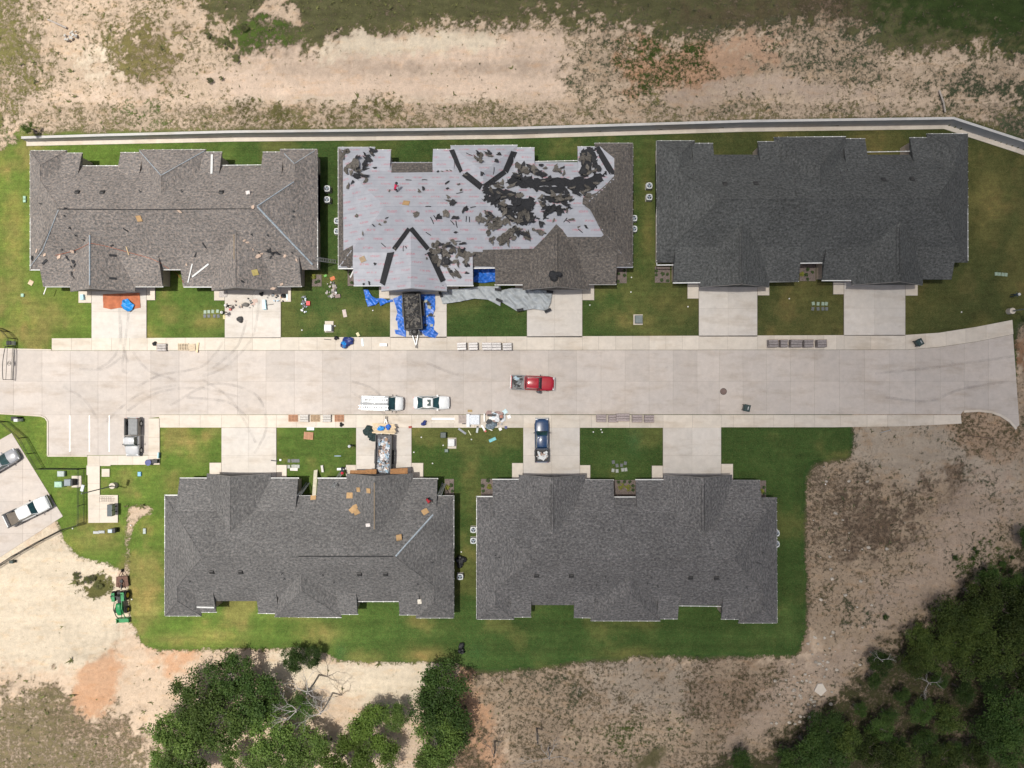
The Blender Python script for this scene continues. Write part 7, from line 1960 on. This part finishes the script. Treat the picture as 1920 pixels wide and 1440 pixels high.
p, n, ok = hit(802, 934); pr_ = person(0, 0, p, -.8, 'bend', (.35, .02, .03), (.08, .02, .02), None, 'roofer in red crouching by the right end of the grey roof')
mm, L = between(p + Vector((.5, -.3, .5)), hit(812, 944)[0] + Vector((0, 0, .1))); o = MB().tube([(-L / 2, 0, 0), (L / 2, 0, 0)], .03, 6).build('broom', mat('pale_handle', (.5, .5, .42), .6)); o.matrix_world = mm; tag(o, 'long handled tool held by the red roofer on the grey roof', 'tool')
person(0, 0, gb(644.5, 876, 0), -1.4, 'bend', (.03, .04, .06), dkc, (.55, .03, .06), 'worker in a red cap at the foot of the aluminium ladder')
person(0, 0, gb(660.5, 834, 0), -1.5, 'stand', (.05, .06, .07), dkc, (.6, .62, .65), 'person with white cap standing on the lawn left of the lower trailer')
person(0, 0, gb(1009, 735.5, ZR), 1.5, 'stand', (.12, .13, .14), dkc, (.12, .12, .13), 'person in dark clothes at the open door side of the red pickup')
person(0, 0, gb(1893, 555, 0), 0.2, 'stand', (.05, .08, .1), (.03, .045, .05), wht, 'person in dark clothes and white cap on the lawn near the right lamp')
q = W(657, 872, .3)
# red capped helper bucket at the ladder foot
flat(640, 879.5, 1.2, .3, .05, .35, wt, 'white_bucket', 'row of white buckets at the foot of the aluminium ladder', 'bucket', 0)

# ------------------------------------------------------------------ trees and scrub
def leafmat(name, c1, c2, c3):
    m, t, b = newmat(name)
    oi = t.nodes.new('ShaderNodeObjectInfo'); g = t.nodes.new('ShaderNodeNewGeometry')
    n = noise(t, g.outputs['Position'], 0.7, 3, .6); n2 = noise(t, g.outputs['Position'], 5.0, 2, .6)
    c = mixc(t, maprange(t, n, .35, .65, 0, 1), c1, c2)
    c = mixc(t, maprange(t, n2, .5, .75, 0, .7), c, c3)
    c = mixc(t, 1.0, c, maprange(t, oi.outputs['Random'], 0, 1, .62, 1.42), 'MULTIPLY')
    t.links.new(c, b.inputs['Base Color']); b.inputs['Roughness'].default_value = .6
    b.inputs['Specular IOR Level'].default_value = .25
    tr = t.nodes.new('ShaderNodeBsdfTranslucent'); t.links.new(c, tr.inputs['Color'])
    mx = t.nodes.new('ShaderNodeMixShader'); mx.inputs[0].default_value = .3
    t.links.new(b.outputs[0], mx.inputs[1]); t.links.new(tr.outputs[0], mx.inputs[2])
    t.links.new(mx.outputs[0], t.nodes['Material Output'].inputs[0])
    return m
LM = {'scrub': leafmat('scrub_leaf', (.10, .11, .035), (.13, .14, .05), (.17, .17, .07)), 'mid': leafmat('oak_leaf', (.072, .13, .028), (.115, .18, .04), (.20, .25, .065)),
      'dark': leafmat('dark_leaf', (.042, .088, .020), (.066, .118, .026), (.12, .17, .045)),
      'light': leafmat('light_leaf', (.075, .125, .022), (.105, .165, .03), (.17, .22, .05)),
      'wood': leafmat('woodland_leaf', (.046, .078, .018), (.075, .108, .022), (.13, .155, .04))}  # deeper green leaf colour for the right hand woods
bark = mat('grey_bark', (.16, .14, .12), .9, .2, 6); deadb = mat('bleached_branch', (.36, .34, .32), .85, .12, 6)

def crown_mesh(name, m, R_, Hc, nclump, nleaf, seed, ls=.2, hollow=.35, lobes=5):
    rs = np.random.RandomState(seed)
    lob = [(rs.uniform(.25, .95) * math.cos(a), rs.uniform(.25, .95) * math.sin(a), rs.uniform(-.35, .35), rs.uniform(.13, .42)) for a in rs.uniform(0, 6.28, lobes)]
    cs = []
    while len(cs) < nclump:
        L = lob[rs.randint(len(lob))]
        v = rs.normal(size=3); v /= np.linalg.norm(v); v[2] = abs(v[2]) * 1.0 if rs.rand() < .8 else v[2]
        d = L[3] * rs.uniform(hollow, 1.0) ** .5
        p = np.array((L[0] + v[0] * d, L[1] + v[1] * d, L[2] + v[2] * d * .9))
        if np.hypot(p[0], p[1]) < 1.35: cs.append(p * np.array((R_, R_, Hc)))
    cs = np.array(cs)
    c = np.repeat(cs, nleaf, 0); N = len(c)
    sz = rs.uniform(.25, .62, (len(cs), 1)).repeat(nleaf, 0)
    c = c + rs.normal(size=(N, 3)) * sz * np.array((.75, .75, .4))
    nrm = rs.normal(size=(N, 3)) + np.array((0, 0, 1.1)); nrm /= np.linalg.norm(nrm, axis=1)[:, None]
    u = np.cross(nrm, rs.normal(size=(N, 3))); u /= np.linalg.norm(u, axis=1)[:, None]; v = np.cross(nrm, u)
    s = rs.uniform(.6, 1.3, (N, 1)) * ls
    V = np.stack([c - u * s, c - v * s * .55, c + u * s, c + v * s * .55], 1).reshape(-1, 3)
    me = bpy.data.meshes.new(name)
    me.vertices.add(len(V)); me.vertices.foreach_set('co', V.astype(np.float32).ravel())
    me.loops.add(4 * N); me.loops.foreach_set('vertex_index', np.arange(4 * N, dtype=np.int32))
    me.polygons.add(N); me.polygons.foreach_set('loop_start', np.arange(0, 4 * N, 4, dtype=np.int32))
    me.update(calc_edges=True); me.materials.append(m)
    return me, cs
CR = {}
def crown(kind, var):
    k = (kind, var)
    if k not in CR: CR[k] = crown_mesh('crown_leaves', LM[kind], 1.0 * 3.2, 2.4, 250, 26, 100 + var * 7 + len(kind), .14, .25, 13 + 3 * var)
    return CR[k]
def trunk_mb(h, r, seed, cs, sc, limbs=7):
    rs = random.Random(seed); mb = MB()
    top = Vector((rs.uniform(-.4, .4), rs.uniform(-.4, .4), h))
    mb.tube([(0, 0, -.6), (rs.uniform(-.1, .1), 0, h * .35), tuple(top * .7), tuple(top)], [r, r * .75, r * .5, r * .25], 7)
    for k in range(limbs):
        c = Vector(cs[rs.randrange(len(cs))]) * sc + Vector((0, 0, h))
        s = top * rs.uniform(.45, .9); m = (s + c) / 2 + Vector((rs.uniform(-.3, .3), rs.uniform(-.3, .3), -.2))
        mb.tube([tuple(s), tuple(m), tuple(c)], [r * .4, r * .22, r * .06], 5)
    return mb
def tree(px, py, rpx, kind, var, label, z=None, group=None, name='tree', limbs=7):
    rad = rpx * S * (1.12 if name == 'oak_tree' else 1.0)
    sc = rad / 3.4
    h = 1.0 + rad * .8 if z is None else z
    q = W(px, py, h); gz = groundz(q.x, q.y)
    o = empty(name, (q.x, q.y, gz), rr.uniform(0, 6.28), label, 'tree', group)
    me, cs = crown(kind, var)
    k = link('crown', me, o, (0, 0, h)); k.scale = (sc, sc, sc * (.35 if 'brush' in name else 1))
    trunk_mb(h, .05 * rad + .08, int(px * 3 + py), cs, sc, limbs).build('trunk', bark, o)
    return o
def deadbranch(mb, p, d, L, r, depth, rs):
    e = p + d * L; m = (p + e) / 2 + Vector((rs.uniform(-.1, .1), rs.uniform(-.1, .1), rs.uniform(-.1, .1))) * L
    mb.tube([tuple(p), tuple(m), tuple(e)], [r, r * .75, r * .5], 5)
    if depth == 0: return
    for k in range(rs.choice((2, 3, 3))):
        nd_ = (d + Vector((rs.uniform(-.8, .8), rs.uniform(-.8, .8), rs.uniform(-.35, .35)))).normalized()
        deadbranch(mb, e if k else m, nd_, L * rs.uniform(.55, .85), r * .55, depth - 1, rs)
def deadtree(px, py, h, dirs, L, r, label, seed, m=None, tr=True, depth=3):
    q = W(px, py, h); gz = groundz(q.x, q.y); o = empty('dead_tree', (q.x, q.y, gz), 0, label, 'dead tree'); rs = random.Random(seed)
    MB().tube([(0, 0, -.5), (.1, 0, h * .5 - gz), (0, 0, h - gz)], [r * 1.6, r * 1.3, r], 7).build('trunk', m or deadb, o)
    for a in dirs:
        mb = MB(); deadbranch(mb, Vector((0, 0, h - gz - .4)), Vector((math.cos(a), math.sin(a), .25)).normalized(), L, r * .7, depth, rs); mb.build('branch', m or deadb, o)
# bottom left grove
grove = [(330, 1375, 46, 'mid', 0, 'leftmost tree of the grove at the bottom edge, grey green crown'), (372, 1312, 44, 'mid', 1, 'upper left tree of the grove reaching onto the pale earth'), (428, 1272, 42, 'dark', 0, 'tree at the upper edge of the grove beside dark shade'),
         (415, 1352, 48, 'mid', 2, 'rounded tree in the middle left of the grove'), (482, 1305, 44, 'dark', 1, 'dark tree left of the bleached branches'), (350, 1425, 44, 'mid', 1, 'tree cut by the bottom edge at the lower left of the grove'),
         (500, 1372, 44, 'mid', 0, 'tree in the middle of the grove below the bleached branches'), (458, 1432, 34, 'mid', 2, 'small tree at the bottom edge between gaps of earth'), (535, 1425, 40, 'mid', 1, 'tree at the bottom edge right of the grove middle'),
         (545, 1240, 24, 'dark', 2, 'small dark tree on the lawn edge above the bleached branches'), (583, 1234, 19, 'dark', 0, 'smallest dark tree at the upper right tip of the grove'), (575, 1392, 36, 'mid', 2, 'tree right of the grove middle over pale ground'),
         (560, 1330, 26, 'dark', 1, 'dark crown tucked under the bleached branches'), (300, 1440, 30, 'mid', 0, 'tree at the lower left corner of the grove'),
         (645, 1425, 40, 'light', 0, 'bright yellow green tree at the bottom edge'), (700, 1365, 38, 'light', 1, 'light green tree with a grey shaded side'), (712, 1420, 36, 'light', 2, 'second bright green tree at the bottom edge'), (735, 1340, 26, 'mid', 1, 'small green tree beside the light green one'), (665, 1385, 26, 'light', 1, 'small light green tree on pale ground'),
         (828, 1290, 44, 'dark', 0, 'upper crown of the tall dense trees near the black bags'), (832, 1335, 48, 'dark', 1, 'middle crown of the tall dense trees'), (815, 1378, 44, 'mid', 2, 'lower crown of the tall dense trees'), (848, 1372, 34, 'dark', 2, 'right lower crown of the tall dense trees'), (812, 1432, 34, 'mid', 0, 'tree at the bottom edge below the tall dense trees')]
for a, b, r_, k, v, l in grove: tree(a, b, r_, k, v, l, name='oak_tree', z=None)
deadtree(575, 1300, 5.5, [.5, 1.6, 2.6, -.4], 1.5, .09, 'leafless bleached branches above the middle of the grove', 4)
deadtree(600, 1340, 6, [1.5, 2.3, .6, 3.4], 1.4, .08, 'leafless bleached tree leaning right of the grove', 6)
deadtree(555, 1335, 5, [2.4, 3.0, 3.9], 1.5, .08, 'leafless pale branches over dark green crowns', 8)
deadtree(1030, 1425, 3, [.3, 1.2, 2.2, 3.2], 1.7, .07, 'bare grey sapling at the bottom edge in the scrub', 9)
deadtree(926, 1420, 4, [1.2, 1.9], 1.2, .08, 'dark bare trunk at the bottom edge in orange soil', 10, bark)
deadtree(1008, 1395, 4, [1.4, 1.7], 1.0, .09, 'tall dark snag beside the bare grey sapling', 12, bark, depth=1)
deadtree(1745, 1283, 3, [.2, 2.6, 4], .9, .06, 'pale bare branch among the right hand woods', 13)
deadtree(1655, 1240, 3, [2.4, .3], .8, .06, 'pale bare stick at the upper edge of the right hand woods', 14)
woods = [(1655, 1245, 24), (1640, 1275, 16), (1722, 1200, 28), (1752, 1225, 36), (1790, 1160, 40), (1840, 1120, 44), (1795, 1210, 38), (1840, 1180, 38), (1890, 1150, 48), (1905, 1100, 26), (1720, 1245, 30), (1765, 1275, 20), (1830, 1240, 42), (1882, 1218, 46), (1915, 1270, 38), (1870, 1290, 26), (1812, 1300, 24),
         (1700, 1310, 18), (1735, 1340, 26), (1672, 1350, 18), (1790, 1350, 34), (1905, 1345, 48), (1905, 1410, 44), (1875, 1375, 40), (1555, 1370, 38), (1520, 1405, 38), (1600, 1395, 36), (1560, 1430, 40), (1640, 1420, 38), (1690, 1400, 18), (1745, 1400, 26), (1700, 1445, 38), (1485, 1425, 30), (1800, 1420, 22), (1395, 1430, 24), (1615, 1335, 16), (1935, 1180, 50), (1930, 1010, 26), (1840, 1430, 30), (1655, 1375, 26), (1950, 1120, 50), (1860, 1085, 26), (1780, 1440, 36)]
wl_ = ['tree of the dark right hand woods, one of many merging crowns']
for i, (a, b, r_) in enumerate(woods):
    dk = (a > 1860 and b > 1320) or (a < 1570 and b > 1350) or r_ < 27
    tree(a, b, r_, 'dark' if dk else 'wood', i % 3, 'merging dark green crown in the woods of the lower right corner', group='crowns of the lower right woods', name='woodland_tree', z=1.0 + r_ * .055, limbs=4)
for i, (a, b, r_) in enumerate([(1880, 1058, 7), (1898, 1045, 5), (1846, 1070, 6), (1882, 1070, 5), (1790, 1046, 6), (1825, 1048, 5), (1828, 1030, 4), (1833, 1035, 5), (1896, 1072, 6), (1662, 1098 + 60, 6)]):
    tree(a, b, r_, 'dark', i % 3, 'small round shrub on the slope above the woods', z=.45, group='round shrubs above the woods', name='shrub', limbs=2)['category'] = 'shrub'
tree(62, 244, 11, 'light', 1, 'single green bush at the left end of the retaining wall', z=1.6, name='bush', limbs=3)['category'] = 'bush'
for i, (a, b, r_) in enumerate([(143, 1080, 8), (160, 1090, 9), (182, 1098, 9), (172, 1084, 7)]):
    tree(a, b, r_, 'scrub', i % 3, 'low olive brush clump on the pale earth left of the tractor', z=.35, group='brush clumps left of the tractor', name='brush_clump', limbs=2)['category'] = 'brush'
for i, (a, b, r_) in enumerate([(432, 88, 8), (440, 100, 9), (470, 68, 8), (452, 122, 8), (402, 80, 6), (405, 162, 6), (425, 158, 4)]):
    tree(a, b, r_, 'scrub', i % 3, 'low green brush clump in the upper left field', z=.35, group='brush clumps in the upper field', name='brush_clump', limbs=2)['category'] = 'brush'

# weeds and tufts: small bunches of blades wherever the ground bears them
rs = np.random.RandomState(77)
def tufts(n, name, m, size, select):
    X = rs.uniform(-72, 72, n); Y = rs.uniform(-54, 54, n)
    i = np.clip(np.searchsorted(gx, X), 1, ni - 1); j = np.clip(np.searchsorted(gy, Y), 1, nj - 1)
    keep = select(i, j) > rs.rand(n)
    X, Y, i, j = X[keep], Y[keep], i[keep], j[keep]; N = len(X); Z0 = Z[i, j]
    nb = 5
    a = rs.uniform(0, 6.28, (N, nb)); s = (rs.gamma(3., size / 3., (N, 1)) * rs.uniform(.6, 1.2, (N, nb)))
    cx = X[:, None]; cy = Y[:, None]; z = Z0[:, None]
    dx, dy = np.cos(a), np.sin(a)
    P0 = np.stack([cx - dy * s * .22, cy + dx * s * .22, z + 0 * a], -1); P1 = np.stack([cx + dy * s * .22, cy - dx * s * .22, z + 0 * a], -1)
    P2 = np.stack([cx + dx * s, cy + dy * s, z + s * rs.uniform(.3, .9, (N, nb))], -1)
    V = np.stack([P0, P1, P2], 2).reshape(-1, 3); T = N * nb
    me = bpy.data.meshes.new(name)
    me.vertices.add(len(V)); me.vertices.foreach_set('co', V.astype(np.float32).ravel())
    me.loops.add(3 * T); me.loops.foreach_set('vertex_index', np.arange(3 * T, dtype=np.int32))
    me.polygons.add(T); me.polygons.foreach_set('loop_start', np.arange(0, 3 * T, 3, dtype=np.int32))
    me.update(calc_edges=True); me.materials.append(m)
    return tag(link(name, me), kind='stuff')
conc = inpoly(PX, PY, [(-80, 630), (1700, 628), (1830, 610), (1900, 598), (1915, 806), (1800, 800), (-80, 803)]) | inpoly(PX, PY, LOT)
def sel(i, j):
    d = dens[i, j]; return np.where(dirt[i, j] & ~conc[i, j] & (np.abs(GY - wyl)[i, j] > .9), np.clip(d * 1.25 - .05, 0, 1), 0)
def rightd(i, j): return sel(i, j) * (PX[i, j] > 880) * .9
def leftd(i, j): return sel(i, j) * (PX[i, j] <= 960) * .8
wr = mat('weed_right', (.075, .075, .035), .85, .5, 1.2); wlm = mat('weed_left', (.12, .125, .04), .85, .5, 1.2)
tag(tufts(38000, 'weeds', wr, .15, rightd), 'low dull green weeds over the right hand waste ground', 'weeds')
tag(tufts(30000, 'weeds', wlm, .2, leftd), 'low olive weeds over the left hand bare earth', 'weeds')
